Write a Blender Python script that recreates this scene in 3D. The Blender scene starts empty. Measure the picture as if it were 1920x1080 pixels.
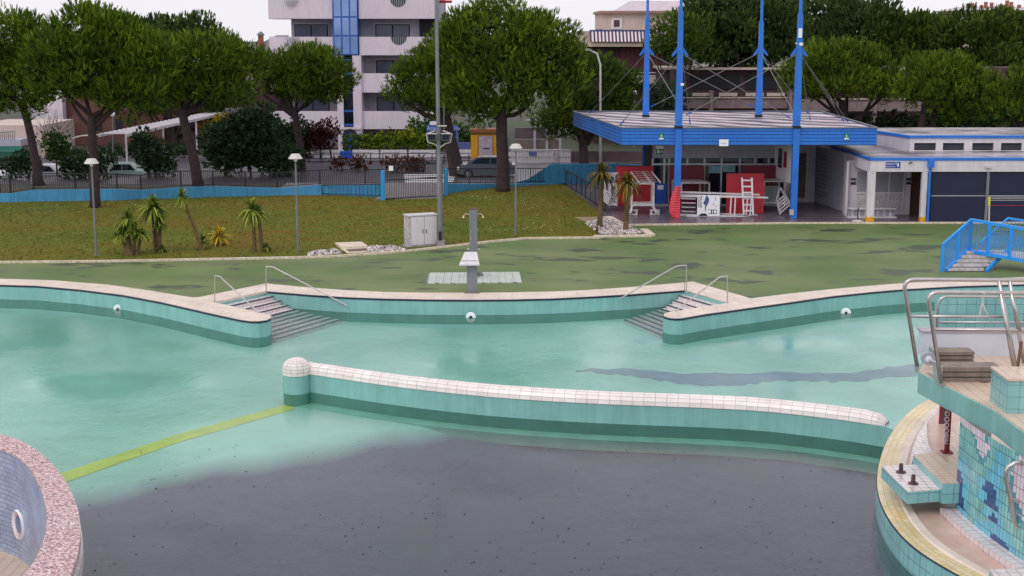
import bpy, bmesh, math, random
import numpy as np
from mathutils import Vector, Matrix
from mathutils.geometry import tessellate_polygon
C = bpy.context.scene.collection
# ---------------------------------------------------------------- camera
F, CX, CY, YH, H = 2600.0, 960.0, 540.0, 60.0, 10.0
PITCH = math.atan((CY - YH) / F)
cam = bpy.data.cameras.new('camera'); co = bpy.data.objects.new('camera', cam); C.objects.link(co)
co.location = (0, 0, H); co.rotation_euler = (math.pi / 2 - PITCH, 0, 0)
cam.sensor_width = 36; cam.lens = 36 * F / 1920; cam.clip_end = 3000; cam.clip_start = .5
bpy.context.scene.camera = co
# ---------------------------------------------------------------- light
SUN_EL, SUN_AZ = math.radians(48), math.radians(215)
w = bpy.data.worlds.new('World'); bpy.context.scene.world = w; w.use_nodes = True
nt = w.node_tree; nt.nodes.clear()
sky = nt.nodes.new('ShaderNodeTexSky'); sky.sky_type = 'NISHITA'; sky.sun_disc = False
sky.sun_elevation = SUN_EL; sky.sun_rotation = SUN_AZ; sky.dust_density = 4; sky.air_density = 1.0; sky.ozone_density = 1
hs = nt.nodes.new('ShaderNodeHueSaturation'); hs.inputs['Saturation'].default_value = .10
mx = nt.nodes.new('ShaderNodeMix'); mx.data_type = 'RGBA'; mx.inputs[0].default_value = .78
mx.inputs[7].default_value = (8.6, 8.4, 8.85, 1)      # even cloud layer over the clear-sky texture
cn = nt.nodes.new('ShaderNodeTexNoise'); cn.inputs['Scale'].default_value = 2.2; cn.inputs['Detail'].default_value = 4
cmul = nt.nodes.new('ShaderNodeMapRange'); cmul.inputs[3].default_value = .86; cmul.inputs[4].default_value = 1.1
cv = nt.nodes.new('ShaderNodeVectorMath'); cv.operation = 'SCALE'
bg = nt.nodes.new('ShaderNodeBackground'); bg.inputs[1].default_value = .138
out = nt.nodes.new('ShaderNodeOutputWorld')
L = nt.links.new
L(sky.outputs[0], hs.inputs['Color']); L(hs.outputs[0], mx.inputs[6]); L(mx.outputs[2], cv.inputs[0])
L(cn.outputs[0], cmul.inputs[0]); L(cmul.outputs[0], cv.inputs['Scale']); L(cv.outputs[0], bg.inputs[0]); L(bg.outputs[0], out.inputs[0])
sl = bpy.data.lights.new('sun', 'SUN'); sl.energy = .6; sl.angle = math.radians(25); sl.color = (1, .97, .93)
so = bpy.data.objects.new('sun', sl); C.objects.link(so)
so.rotation_euler = (math.pi / 2 - SUN_EL, 0, math.pi - SUN_AZ + math.radians(0))
so.location = (0, 0, 60)
vs = bpy.context.scene.view_settings; vs.view_transform = 'Standard'; vs.look = 'None'; vs.exposure = 0; vs.gamma = 1
try: bpy.context.scene.cycles.transparent_max_bounces = 16
except Exception: pass
# ---------------------------------------------------------------- helpers
sp, cp = math.sin(PITCH), math.cos(PITCH)
def ray(x, y):
    u, v = (x - CX) / F, (CY - y) / F
    return Vector((u, cp + v * sp, -sp + v * cp))
def P(x, y, z=0.0):
    d = ray(x, y); t = (z - H) / d.z
    return Vector((d.x * t, d.y * t, z))
def A(x, y, Y):
    d = ray(x, y); t = Y / d.y
    return Vector((d.x * t, Y, H + d.z * t))
def ppm(Y): return F / Y
def v2(p): return Vector((p[0], p[1]))
def resample(pts, step):
    pts = [Vector(p) for p in pts]; out = [pts[0]]
    for a, b in zip(pts, pts[1:]):
        n = max(1, int((b - a).length / step))
        for i in range(1, n + 1): out.append(a.lerp(b, i / n))
    return out
def smooth(pts, it=2, closed=False):
    pts = [Vector(p) for p in pts]
    for _ in range(it):
        q = [pts[0]]
        for a, b in zip(pts, pts[1:]):
            q += [a.lerp(b, .25), a.lerp(b, .75)]
        q.append(pts[-1]); pts = q
    return pts
def offset(pts, d):
    out = []
    for i, p in enumerate(pts):
        a = pts[max(0, i - 1)]; b = pts[min(len(pts) - 1, i + 1)]
        t = v2(b) - v2(a)
        if t.length < 1e-9: t = Vector((1, 0))
        t.normalize(); out.append(Vector((p[0] - t.y * d, p[1] + t.x * d, p[2] if len(p) > 2 else 0)))
    return out
class MB:
    def __init__(s): s.v = []; s.f = []; s.uv = []
    def face(s, vs_, uv=None):
        b = len(s.v); s.v += [tuple(v) for v in vs_]; s.f.append(tuple(range(b, b + len(vs_)))); s.uv.append(uv); return s
    def quad(s, a, b, c, d, uv=None): return s.face((a, b, c, d), uv)
    def hexa(s, p, q):      # bottom ring p, top ring q
        n = len(p); b = len(s.v); s.v += [tuple(v) for v in p] + [tuple(v) for v in q]
        s.f.append(tuple(b + i for i in reversed(range(n)))); s.f.append(tuple(b + n + i for i in range(n))); s.uv += [None, None]
        for i in range(n):
            j = (i + 1) % n; s.f.append((b + i, b + j, b + n + j, b + n + i)); s.uv.append(None)
        return s
    def box(s, x0, x1, y0, y1, z0, z1):
        return s.hexa([(x0, y0, z0), (x1, y0, z0), (x1, y1, z0), (x0, y1, z0)], [(x0, y0, z1), (x1, y0, z1), (x1, y1, z1), (x0, y1, z1)])
    def obox(s, c, d, l, wd, z0, z1):  # oriented box: centre c, dir d, length l, width wd
        d = v2(d).normalized(); n = Vector((-d.y, d.x)); c = v2(c)
        q = [c - d * l / 2 - n * wd / 2, c + d * l / 2 - n * wd / 2, c + d * l / 2 + n * wd / 2, c - d * l / 2 + n * wd / 2]
        return s.hexa([(p.x, p.y, z0) for p in q], [(p.x, p.y, z1) for p in q])
    def beam(s, a, b, wd, ht=None, up=(0, 0, 1)):
        a, b = Vector(a), Vector(b); ht = ht or wd; d = (b - a)
        if d.length < 1e-6: return s
        d.normalize(); up = Vector(up)
        if abs(d.dot(up)) > .97: up = Vector((0, 1, 0))
        x = d.cross(up).normalized() * wd / 2; y = x.cross(d).normalized() * ht / 2
        return s.hexa([a - x - y, a + x - y, a + x + y, a - x + y], [b - x - y, b + x - y, b + x + y, b - x + y])
    def tube(s, pts, r, n=8, cap=True):
        pts = [Vector(p) for p in pts]; R = r if isinstance(r, (list, tuple)) else [r] * len(pts); rings = []; px = None
        for i, p in enumerate(pts):
            d = (pts[min(i + 1, len(pts) - 1)] - pts[max(0, i - 1)]).normalized()
            if px is None: px = d.cross(Vector((0, 0, 1)) if abs(d.z) < .9 else Vector((1, 0, 0))).normalized()
            px = (px - d * px.dot(d)).normalized(); py = d.cross(px)
            b = len(s.v); rings.append(b)
            for k in range(n):
                a = 2 * math.pi * k / n; s.v.append(tuple(p + (px * math.cos(a) + py * math.sin(a)) * R[i]))
        for b0, b1 in zip(rings, rings[1:]):
            for k in range(n):
                s.f.append((b0 + k, b0 + (k + 1) % n, b1 + (k + 1) % n, b1 + k)); s.uv.append(None)
        if cap:
            s.f.append(tuple(rings[0] + k for k in reversed(range(n)))); s.f.append(tuple(rings[-1] + k for k in range(n))); s.uv += [None, None]
        return s
    def prism(s, poly, z0, z1, bottom=False, sides=True):
        poly = [v2(p) for p in poly]
        tris = tessellate_polygon([[Vector((p.x, p.y, 0)) for p in poly]])
        b = len(s.v); s.v += [(p.x, p.y, z1) for p in poly]
        for t in tris:
            a, q, c = (Vector(s.v[b + i]) for i in t)
            tt = t if (q - a).cross(c - a).z > 0 else (t[0], t[2], t[1])
            s.f.append(tuple(b + i for i in tt)); s.uv.append([tuple(s.v[b + i][:2]) for i in tt])
        if sides:
            area = sum(a.x * c.y - c.x * a.y for a, c in zip(poly, poly[1:] + poly[:1]))
            pl = poly if area > 0 else poly[::-1]; u = 0
            for a, c in zip(pl, pl[1:] + pl[:1]):
                l = (c - a).length
                s.face([(a.x, a.y, z0), (c.x, c.y, z0), (c.x, c.y, z1), (a.x, a.y, z1)], [(u, z0), (u + l, z0), (u + l, z1), (u, z1)]); u += l
        return s
    def ribbon(s, pts, z0, z1, flip=False, u0=0):
        u = u0; n = len(pts)
        for i in range(n - 1):
            a, c = pts[i], pts[i + 1]; l = (v2(c) - v2(a)).length
            za0 = z0[i] if isinstance(z0, list) else z0; zb0 = z0[i + 1] if isinstance(z0, list) else z0
            za1 = z1[i] if isinstance(z1, list) else z1; zb1 = z1[i + 1] if isinstance(z1, list) else z1
            vs_ = [(a[0], a[1], za0), (c[0], c[1], zb0), (c[0], c[1], zb1), (a[0], a[1], za1)]; uv = [(u, za0), (u + l, zb0), (u + l, zb1), (u, za1)]
            if flip: vs_.reverse(); uv.reverse()
            s.face(vs_, uv); u += l
        return s
    def strip(s, A_, B_, uvw=1.0):     # surface between two equal-length polylines
        u = 0
        for i in range(len(A_) - 1):
            a, c = Vector(A_[i]), Vector(A_[i + 1]); l = (c - a).length; wd = (Vector(B_[i]) - a).length
            s.face([a, c, B_[i + 1], B_[i]], [(u, 0), (u + l, 0), (u + l, wd), (u, wd)]); u += l
        return s
    def lathe(s, c, prof, n=24, a0=0, a1=2 * math.pi):
        c = Vector(c); b = len(s.v); full = abs(a1 - a0 - 2 * math.pi) < 1e-6; m = n if full else n + 1
        for r, z in prof:
            for k in range(m):
                a = a0 + (a1 - a0) * k / n; s.v.append((c.x + r * math.cos(a), c.y + r * math.sin(a), c.z + z))
        ru = max(r for r, z in prof); acc = [0]
        for (r0, z0), (r1, z1) in zip(prof, prof[1:]): acc.append(acc[-1] + math.hypot(r1 - r0, z1 - z0))
        for i in range(len(prof) - 1):
            for k in range(n):
                k2 = (k + 1) % m
                s.f.append((b + i * m + k, b + i * m + k2, b + (i + 1) * m + k2, b + (i + 1) * m + k))
                ua, ub = (a1 - a0) * k / n * ru, (a1 - a0) * (k + 1) / n * ru
                s.uv.append([(ua, acc[i]), (ub, acc[i]), (ub, acc[i + 1]), (ua, acc[i + 1])])
        return s
    def build(s, name, m, parent=None, label=None, cat=None, group=None, kind=None, smooth_=False, base=None):
        loc = Vector((0, 0, 0)); v = np.array(s.v, dtype=float)
        if parent is not None:
            q = parent; off = Vector((0, 0, 0))
            while q is not None: off += q.location; q = q.parent
            loc = off
        elif kind is None or base is not None:
            loc = Vector(base) if base is not None else Vector(((v[:, 0].min() + v[:, 0].max()) / 2, (v[:, 1].min() + v[:, 1].max()) / 2, v[:, 2].min()))
        v -= np.array(loc)
        me = bpy.data.meshes.new(name); me.from_pydata(v.tolist(), [], s.f)
        if any(u is not None for u in s.uv):
            ul = me.uv_layers.new(name='UVMap'); i = 0; data = np.zeros(len(me.loops) * 2)
            for f, u in zip(s.f, s.uv):
                for k in range(len(f)):
                    if u is not None: data[2 * i] = u[k][0]; data[2 * i + 1] = u[k][1]
                    i += 1
            ul.data.foreach_set('uv', data)
        me.materials.append(m)
        if smooth_:
            me.polygons.foreach_set('use_smooth', [True] * len(me.polygons))
            if smooth_ != 'all':
                try: me.set_sharp_from_angle(angle=math.radians(40))
                except Exception: pass
        me.validate(); me.update()
        o = bpy.data.objects.new(name, me); C.objects.link(o)
        if parent is not None: o.parent = parent
        else: o.location = loc
        tag(o, label, cat, group, kind)
        return o
def tag(o, label=None, cat=None, group=None, kind=None):
    if label: o['label'] = label
    if cat: o['category'] = cat
    if group: o['group'] = group
    if kind: o['kind'] = kind
    return o
def thing(name, label, cat, loc, group=None):
    o = bpy.data.objects.new(name, None); C.objects.link(o); o.location = Vector(loc); o.empty_display_size = .3
    return tag(o, label, cat, group)
def copy_tree(o, parent=None):
    c = o.copy(); C.objects.link(c)
    if parent is not None: c.parent = parent; c.matrix_parent_inverse = o.matrix_parent_inverse
    for ch in [x for x in bpy.data.objects if x.parent == o]: copy_tree(ch, c)
    return c
def text(name, body, size, loc, m, parent=None, rx=math.pi / 2, rz=0, ry=0, ext=.004, align='CENTER'):
    cu = bpy.data.curves.new(name, 'FONT'); cu.body = body; cu.size = size; cu.extrude = ext; cu.align_x = align; cu.align_y = 'CENTER'
    t = bpy.data.objects.new(name, cu); C.objects.link(t)
    dg = bpy.context.evaluated_depsgraph_get(); me = bpy.data.meshes.new_from_object(t.evaluated_get(dg)); bpy.data.objects.remove(t)
    me.transform(Matrix.Rotation(rz, 4, 'Z') @ Matrix.Rotation(rx, 4, 'X') @ Matrix.Rotation(ry, 4, 'Z'))
    off = Vector((0, 0, 0)); q = parent
    while q is not None: off += q.location; q = q.parent
    me.transform(Matrix.Translation(Vector(loc) - off))
    me.materials.clear(); me.materials.append(m)
    o = bpy.data.objects.new(name, me); C.objects.link(o)
    if parent is not None: o.parent = parent
    return o
def lin(c): return tuple(((x / 255) / 12.92 if x / 255 <= .04045 else ((x / 255 + .055) / 1.055) ** 2.4) for x in c) + (1,)
MC = {}
class N:
    def __init__(s, name):
        s.m = bpy.data.materials.new(name); s.m.use_nodes = True; s.t = s.m.node_tree; s.b = s.t.nodes['Principled BSDF']
    def n(s, t, **k):
        x = s.t.nodes.new('ShaderNode' + t)
        for a, v in k.items(): setattr(x, a, v)
        return x
    def l(s, a, b): s.t.links.new(a, b)
    def noise(s, scale, detail=3, vec=None, rough=.5):
        x = s.n('TexNoise'); x.inputs['Scale'].default_value = scale; x.inputs['Detail'].default_value = detail; x.inputs['Roughness'].default_value = rough
        if vec is not None: s.l(vec, x.inputs['Vector'])
        return x.outputs[0]
    def ramp(s, fac, stops, const=False):
        r = s.n('ValToRGB'); e = r.color_ramp.elements
        if const: r.color_ramp.interpolation = 'CONSTANT'
        while len(e) < len(stops): e.new(.5)
        for el, (p, c) in zip(e, stops): el.position = p; el.color = c if len(c) == 4 else tuple(c) + (1,)
        s.l(fac, r.inputs[0]); return r.outputs[0]
    def mix(s, fac, a, b, mode='MIX'):
        x = s.n('Mix', data_type='RGBA', blend_type=mode)
        for i, q in ((0, fac), (6, a), (7, b)):
            if isinstance(q, (int, float)): x.inputs[i].default_value = q
            elif isinstance(q, tuple): x.inputs[i].default_value = q
            else: s.l(q, x.inputs[i])
        return x.outputs[2]
    def obj(s): return s.n('TexCoord').outputs['Object']
    def uvo(s): return s.n('TexCoord').outputs['UV']
    def geo(s): return s.n('NewGeometry').outputs['Position']
    def bump(s, h, st=.3, dist=.02):
        b = s.n('Bump'); b.inputs['Strength'].default_value = st; b.inputs['Distance'].default_value = dist; s.l(h, b.inputs['Height']); s.l(b.outputs[0], s.b.inputs['Normal'])
    def fin(s, col=None, rough=.6, metal=0, spec=.5):
        if col is not None:
            if isinstance(col, tuple): s.b.inputs['Base Color'].default_value = col
            else: s.l(col, s.b.inputs['Base Color'])
        if isinstance(rough, (int, float)): s.b.inputs['Roughness'].default_value = rough
        else: s.l(rough, s.b.inputs['Roughness'])
        s.b.inputs['Metallic'].default_value = metal; s.b.inputs['Specular IOR Level'].default_value = spec
        return s.m
def mat(name, rgb, rough=.6, metal=0, var=.18, vs_=1.5, bump=0, bs=30, dirt=0, spec=.5, fine=0):
    if name in MC: return MC[name]
    k = N(name); c = lin(rgb); co_ = k.obj()
    n1 = k.noise(vs_, 5, co_); d = tuple(x * (1 - var) for x in c[:3]) + (1,); e = tuple(min(1, x * (1 + var * .6)) for x in c[:3]) + (1,)
    col = k.ramp(n1, [(.3, d), (.7, e)])
    if dirt:
        mp = k.n('Mapping'); mp.inputs['Scale'].default_value = (3, 3, .35); k.l(co_, mp.inputs[0])
        n2 = k.noise(2.5, 6, mp.outputs[0], .65); g = k.ramp(n2, [(.42, (1, 1, 1)), (.75, (1 - dirt, 1 - dirt * 1.02, 1 - dirt * 1.1))])
        col = k.mix(1, col, g, 'MULTIPLY')
    if fine:
        n3 = k.noise(fine, 2, co_); g = k.ramp(n3, [(.35, (.72, .72, .72)), (.65, (1.12, 1.12, 1.12))]); col = k.mix(1, col, g, 'MULTIPLY')
    if bump: k.bump(k.noise(bs, 4, co_), bump, .03)
    MC[name] = k.fin(col, rough, metal, spec); return MC[name]
def tilemat(name, rgb, rgb2, mortar, tw, th, rough=.25, gap=.006, off=0.0, var=.12, bias=0.0, patchy=.6, use='uv', rot=0):
    if name in MC: return MC[name]
    k = N(name); src = k.uvo() if use == 'uv' else k.geo()
    if rot:
        mp = k.n('Mapping'); mp.inputs['Rotation'].default_value = (0, 0, rot); k.l(src, mp.inputs[0]); src = mp.outputs[0]
    b = k.n('TexBrick'); b.offset = off; b.squash = 1; k.l(src, b.inputs['Vector'])
    b.inputs['Color1'].default_value = lin(rgb); b.inputs['Color2'].default_value = lin(rgb2); b.inputs['Mortar'].default_value = (1, 1, 1, 1)
    b.inputs['Scale'].default_value = 1; b.inputs['Mortar Size'].default_value = gap; b.inputs['Mortar Smooth'].default_value = .1
    b.inputs['Brick Width'].default_value = tw; b.inputs['Row Height'].default_value = th; b.inputs['Bias'].default_value = bias
    o_ = k.obj(); n1 = k.noise(.9, 5, o_); g = k.ramp(n1, [(.3, (1 - var,) * 3), (.7, (1 + var * .5,) * 3)])
    body = k.mix(1, b.outputs['Color'], g, 'MULTIPLY')
    mps = k.n('Mapping'); mps.inputs['Scale'].default_value = (2.2, 2.2, .4); k.l(o_, mps.inputs[0]); ns = k.noise(1.6, 6, mps.outputs[0], .65); body = k.mix(1, body, k.ramp(ns, [(.42, (1, 1, 1)), (.72, (.88, .87, .84))]), 'MULTIPLY')
    # the joints: dirty in places, clean in others
    n2 = k.noise(1.7, 3, o_); pf = k.ramp(n2, [(.4, (1 - patchy,) * 3), (.6, (1, 1, 1))])
    mf = k.n('Math', operation='MULTIPLY'); k.l(b.outputs['Fac'], mf.inputs[0]); k.l(pf, mf.inputs[1])
    b2 = k.n('TexBrick'); 
    col = k.mix(mf.outputs[0], k.mix(b.outputs['Fac'], body, lin(rgb)), lin(mortar))
    k.t.nodes.remove(b2)
    inv = k.n('Math', operation='SUBTRACT'); inv.inputs[0].default_value = 1; k.l(b.outputs['Fac'], inv.inputs[1]); k.bump(inv.outputs[0], .15, .004)
    MC[name] = k.fin(col, rough); return MC[name]
WL = -.57     # water level
M = {}
M['white'] = mat('white_paint', (214, 208, 214), .45, var=.06, dirt=.22)
M['offwhite'] = mat('old_white_paint', (200, 192, 198), .6, var=.1, dirt=.3, fine=8)
M['plaster'] = mat('pale_plaster', (214, 202, 214), .8, var=.06, vs_=.4, dirt=.16)
M['beige'] = mat('beige_plaster', (196, 178, 170), .8, var=.1, vs_=.5, dirt=.25)
M['graywall'] = mat('grey_wall', (172, 170, 186), .8, var=.1, dirt=.2)
M['blue'] = mat('blue_paint', (38, 116, 214), .42, var=.14, vs_=.6, dirt=.22)
M['dblue'] = mat('deep_blue_paint', (24, 80, 190), .4, var=.1)
M['lblue'] = mat('light_blue_paint', (40, 150, 215), .5, var=.12, vs_=.6, dirt=.2)
M['bridgeblue'] = mat('bright_blue_enamel', (32, 150, 235), .35, var=.12, vs_=1, dirt=.15)
M['wallblue'] = mat('pool_fence_wall_blue', (66, 146, 192), .7, var=.16, vs_=.5, dirt=.35)
M['black'] = mat('black_iron', (26, 26, 34), .5, var=.2)
M['steel'] = mat('stainless_steel', (196, 190, 190), .3, metal=.85, var=.15, vs_=4, spec=.5)
M['galv'] = mat('galvanised_steel', (128, 130, 134), .5, metal=.4, var=.18, vs_=2, dirt=.25)
M['greypaint'] = mat('grey_paint', (120, 122, 128), .55, var=.12, dirt=.2)
M['lampwhite'] = mat('lamp_white', (205, 200, 198), .5, var=.08, dirt=.15)
M['dark'] = mat('dark_interior', (22, 24, 32), .7, var=.3)
M['glass'] = mat('dark_glass', (28, 34, 46), .08, var=.35, vs_=.6, spec=.8)
M['glassblue'] = mat('blue_stair_glass', (120, 150, 205), .12, var=.2, vs_=.7, spec=.8)
M['frameblue'] = mat('blue_window_frame', (40, 90, 175), .4, var=.08)
M['framegrey'] = mat('grey_aluminium', (186, 190, 200), .4, metal=.3, var=.08)
M['red'] = mat('red_panel', (176, 14, 40), .45, var=.14, vs_=.9, dirt=.2)
M['dred'] = mat('dark_red_panel', (110, 10, 40), .5, var=.12, vs_=.9)
M['cloth'] = mat('faded_red_canvas', (226, 78, 92), .85, var=.15, vs_=4)
M['navy'] = mat('navy_shutter', (22, 26, 62), .55, var=.12, vs_=.6)
M['brown'] = mat('brown_wood', (96, 62, 50), .55, var=.2, vs_=2)
M['yellow'] = mat('yellow_paint', (222, 160, 20), .5, var=.12, dirt=.25)
M['concrete'] = mat('concrete', (150, 146, 144), .85, var=.18, fine=20, bump=.3)
M['cream'] = mat('cream_coping', (222, 206, 186), .7, var=.12, vs_=3, dirt=.2, fine=12)
M['bark'] = mat('pine_bark', (60, 46, 48), .95, var=.4, vs_=3, bump=1, bs=9, fine=14)
M['stem'] = mat('palm_stem', (104, 84, 58), .9, var=.4, vs_=8, bump=1, bs=30)
M['signblue'] = mat('sign_blue', (20, 50, 150), .4, var=.05)
M['signwhite'] = mat('sign_white', (236, 236, 240), .5, var=.02)
M['signgreen'] = mat('sign_green', (0, 120, 80), .5, var=.04)
M['signblack'] = mat('sign_black', (20, 28, 30), .6, var=.05)
M['tyre'] = mat('tyre_rubber', (20, 20, 22), .8)
M['brick'] = mat('red_brown_render', (104, 68, 64), .85, var=.2, vs_=.6, dirt=.25)
M['purplebrown'] = mat('mauve_brown_cladding', (78, 52, 60), .8, var=.2, vs_=.5, dirt=.3)
M['roofpale'] = mat('pale_roof_tiles', (196, 182, 190), .8, var=.15, vs_=2)
M['terracotta'] = mat('terracotta', (150, 92, 72), .85, var=.2, vs_=3)
M['rope'] = mat('white_rope', (205, 200, 190), .9)
M['curtain'] = mat('grey_blind', (150, 150, 160), .9, var=.1)
M['green'] = mat('green_awning_cloth', (22, 92, 78), .8, var=.15)
# ---------------------------------------------------------------- setting
inner_left = [(-700, 548), (-300, 538), (-100, 534), (0, 535), (70, 537), (150, 544), (230, 554), (300, 567), (340, 576), (401, 590), (452, 601)]
tipL = [(470, 603.5), (485, 603.5), (500, 601.5), (507, 598), (509, 594), (500, 590.5)]
centre = [(499, 547), (584, 554), (650, 558.3), (720, 560.8), (800, 562.5), (880, 563), (960, 562.5), (1040, 560.5), (1100, 557.6), (1180, 553), (1283, 545.4)]
tipR = [(1256, 586.5), (1247, 589), (1243.6, 592), (1247, 595), (1255, 597.3), (1266, 598.4), (1278, 598)]
inner_right = [(1324, 590), (1401, 579), (1480, 568), (1560, 556.5), (1640, 548), (1700, 543), (1800, 537.5), (1920, 534), (2100, 534), (2500, 545)]
stairL = (401, 568); stairR = (1367, 569)
hole_px = inner_left + tipL + [stairL] + centre + [stairR] + tipR + inner_right
hole = [P(x, y, 0) for x, y in hole_px]
hole_l = hole[0]; hole_r = hole[-1]
hole = hole + [Vector((34, hole_r.y, 0)), Vector((34, 12, 0)), Vector((-34, 12, 0)), Vector((-34, hole_l.y, 0))]
def sheet_with_hole(outer, z):
    mb = MB(); a = [[Vector((p[0], p[1], 0)) for p in outer], [Vector((p.x, p.y, 0)) for p in hole]]
    flat = a[0] + a[1]
    for t in tessellate_polygon(a):
        q = [flat[i] for i in t]
        if (q[1] - q[0]).cross(q[2] - q[0]).z < 0: q.reverse()
        mb.face([(p.x, p.y, z) for p in q])
    return mb
k = N('ground_soil'); g = k.geo(); n1 = k.noise(.05, 6, g); n2 = k.noise(1.5, 5, g)
c = k.mix(k.ramp(n1, [(.4, (0, 0, 0)), (.6, (1, 1, 1))]), lin((70, 66, 58)), lin((58, 70, 44)))
M['soil'] = k.fin(k.mix(1, c, k.ramp(n2, [(.3, (.7, .7, .7)), (.7, (1.1, 1.1, 1.1))]), 'MULTIPLY'), .9)
sheet_with_hole([(-900, -60), (900, -60), (900, 1500), (-900, 1500)], -.03).build('ground', M['soil'], kind='structure')
# green wet pool deck
k = N('green_deck'); g = k.geo()
mp = k.n('Mapping'); mp.inputs['Scale'].default_value = (.16, .42, 1); k.l(g, mp.inputs[0])
n1 = k.noise(1, 6, mp.outputs[0], .55); n2 = k.noise(.25, 3, g)
base = k.ramp(n2, [(.35, lin((78, 106, 40))), (.65, lin((106, 118, 68)))])
mp2 = k.n('Mapping'); mp2.inputs['Scale'].default_value = (.3, .5, 1); mp2.inputs['Location'].default_value = (3, 7, 0); k.l(g, mp2.inputs[0])
n3 = k.noise(1.1, 7, mp2.outputs[0], .62)
wet = k.ramp(n3, [(.56, (0, 0, 0)), (.60, (1, 1, 1))])
col = k.mix(1, base, k.ramp(n1, [(.3, (.8, .8, .8)), (.7, (1.12, 1.12, 1.12))]), 'MULTIPLY')
n5 = k.noise(28, 2, g); col = k.mix(1, col, k.ramp(n5, [(.3, (.88, .88, .88)), (.7, (1.08, 1.08, 1.08))]), 'MULTIPLY')
wf = k.n('Math', operation='MULTIPLY'); wf.inputs[1].default_value = .85; k.l(wet, wf.inputs[0])
col = k.mix(wf.outputs[0], col, lin((42, 52, 32)))
ro = k.n('MapRange'); ro.inputs[3].default_value = .62; ro.inputs[4].default_value = .5; k.l(wet, ro.inputs[0])
k.bump(k.noise(60, 3, g), .25, .01)
M['deck'] = k.fin(col, ro.outputs[0])
far = [P(-700, 487), P(0, 488), P(400, 484), P(760, 467), P(850, 459), P(985, 447), P(1125, 444), P(1215, 443), P(1175, 420), P(2400, 416)]
dk = [(-60, 8, 0), (60, 8, 0), (60, far[-1].y, 0)] + [tuple(p) for p in reversed(far)] + [(-60, far[0].y, 0)]
sheet_with_hole(dk, 0).build('pool_deck', M['deck'], kind='structure')
# pool walls
M['pooltile'] = tilemat('pool_wall_tile', (128, 180, 176), (134, 186, 182), (100, 150, 152), .245, .72, .25, .005, patchy=.8)
M['pooltile2'] = tilemat('teal_tile_grid', (134, 188, 190), (142, 196, 198), (50, 84, 96), .245, .245, .22, .006, patchy=.35)
M['whitetile'] = tilemat('white_glazed_tile', (232, 222, 220), (240, 233, 230), (158, 132, 134), .31, .1, .2, .006, patchy=.25)
M['whitegrid'] = tilemat('white_tile_grid', (222, 210, 212), (232, 220, 220), (120, 84, 96), .2, .2, .2, .006, patchy=.2)
M['beigetile'] = tilemat('beige_floor_tile', (216, 190, 172), (222, 200, 178), (120, 92, 84), .24, .12, .3, .006, patchy=.35)
M['yellowtile'] = tilemat('yellowish_edge_tile', (228, 212, 178), (222, 196, 138), (150, 124, 98), .26, .14, .3, .006, off=.5, patchy=.3, var=.2)
M['copingtile'] = tilemat('pale_coping_tile', (226, 210, 198), (218, 200, 186), (140, 122, 110), .5, .25, .5, .006, patchy=.9)
M['trim'] = mat('dark_blue_edge_trim', (30, 36, 66), .4, var=.1)
wl = MB(); loop = hole + [hole[0]]
wl.ribbon([(p.x, p.y) for p in loop], WL, -.012)
M['subtile'] = mat('water_darkened_tile', (84, 138, 122), .6, var=.2, vs_=1.2)  # tile colour darkened to stand in for light absorbed below the waterline
wl_o = wl.build('pool_wall', M['pooltile'], label='turquoise tiled wall lining the far side of the pool below the pale coping', cat='pool wall', base=(0, 55, -3.2))
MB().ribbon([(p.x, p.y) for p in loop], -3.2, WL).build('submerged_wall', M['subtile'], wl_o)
ro_px = [(-200, 800), (-100, 797), (0, 811), (60, 834), (110, 880), (140, 930), (152, 980), (150, 1020), (140, 1062), (118, 1110), (90, 1150), (40, 1190), (-60, 1230)]
ri_px = [(-200, 826), (-100, 822), (0, 838), (45, 862), (73, 905), (87, 950), (88, 985), (80, 1020), (66, 1050), (43, 1082), (20, 1110), (-20, 1135), (-80, 1150)]
ZR = .75
ro_ = smooth([P(x, y, ZR) for x, y in ro_px], 2); ri_ = smooth([P(x, y, ZR) for x, y in ri_px], 2)
basin_poly = [Vector((-33.9, ri_[0].y, 0))] + [Vector((p.x + .05, p.y, 0)) for p in ri_] + [Vector((-33.9, ri_[-1].y, 0))]
def inside(x, y, poly):
    c = False
    for a, b in zip(poly, poly[1:] + poly[:1]):
        if (a.y > y) != (b.y > y) and x < (b.x - a.x) * (y - a.y) / (b.y - a.y) + a.x: c = not c
    return c
# pool floor with deep part, lane band, yellow line
deep_px = [(120, 928), (230, 915), (300, 890), (450, 866), (600, 846), (740, 818), (850, 800), (980, 797), (1100, 806), (1300, 818), (1500, 834), (1650, 852), (1750, 870), (2300, 950)]
ZF = -.93; ZD = -1.3
deepw = [P(x, y, ZF) for x, y in deep_px]
xs = np.linspace(-34, 34, 205); ys = np.concatenate([np.linspace(12, 48, 181), np.linspace(48.4, 72, 50)])
X, Y = np.meshgrid(xs, ys)
dx = np.array([p.x for p in deepw]); dy = np.array([p.y for p in deepw])
edge = np.interp(X, dx, dy) + .22 * np.sin(X * 1.1) * np.cos(X * .37 + 1) + .12 * np.sin(X * 3.1)
d = np.clip((edge - Y) / 3.2 + .45, 0, 1); d = d * d * (3 - 2 * d)
Z = ZF + (ZD - ZF) * d
mb_v = np.stack([X.ravel(), Y.ravel(), Z.ravel()], 1); nx = len(xs); ny = len(ys)
ii, jj = np.meshgrid(np.arange(nx - 1), np.arange(ny - 1)); a = (jj * nx + ii).ravel()
faces = np.stack([a, a + 1, a + 1 + nx, a + nx], 1)
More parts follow.
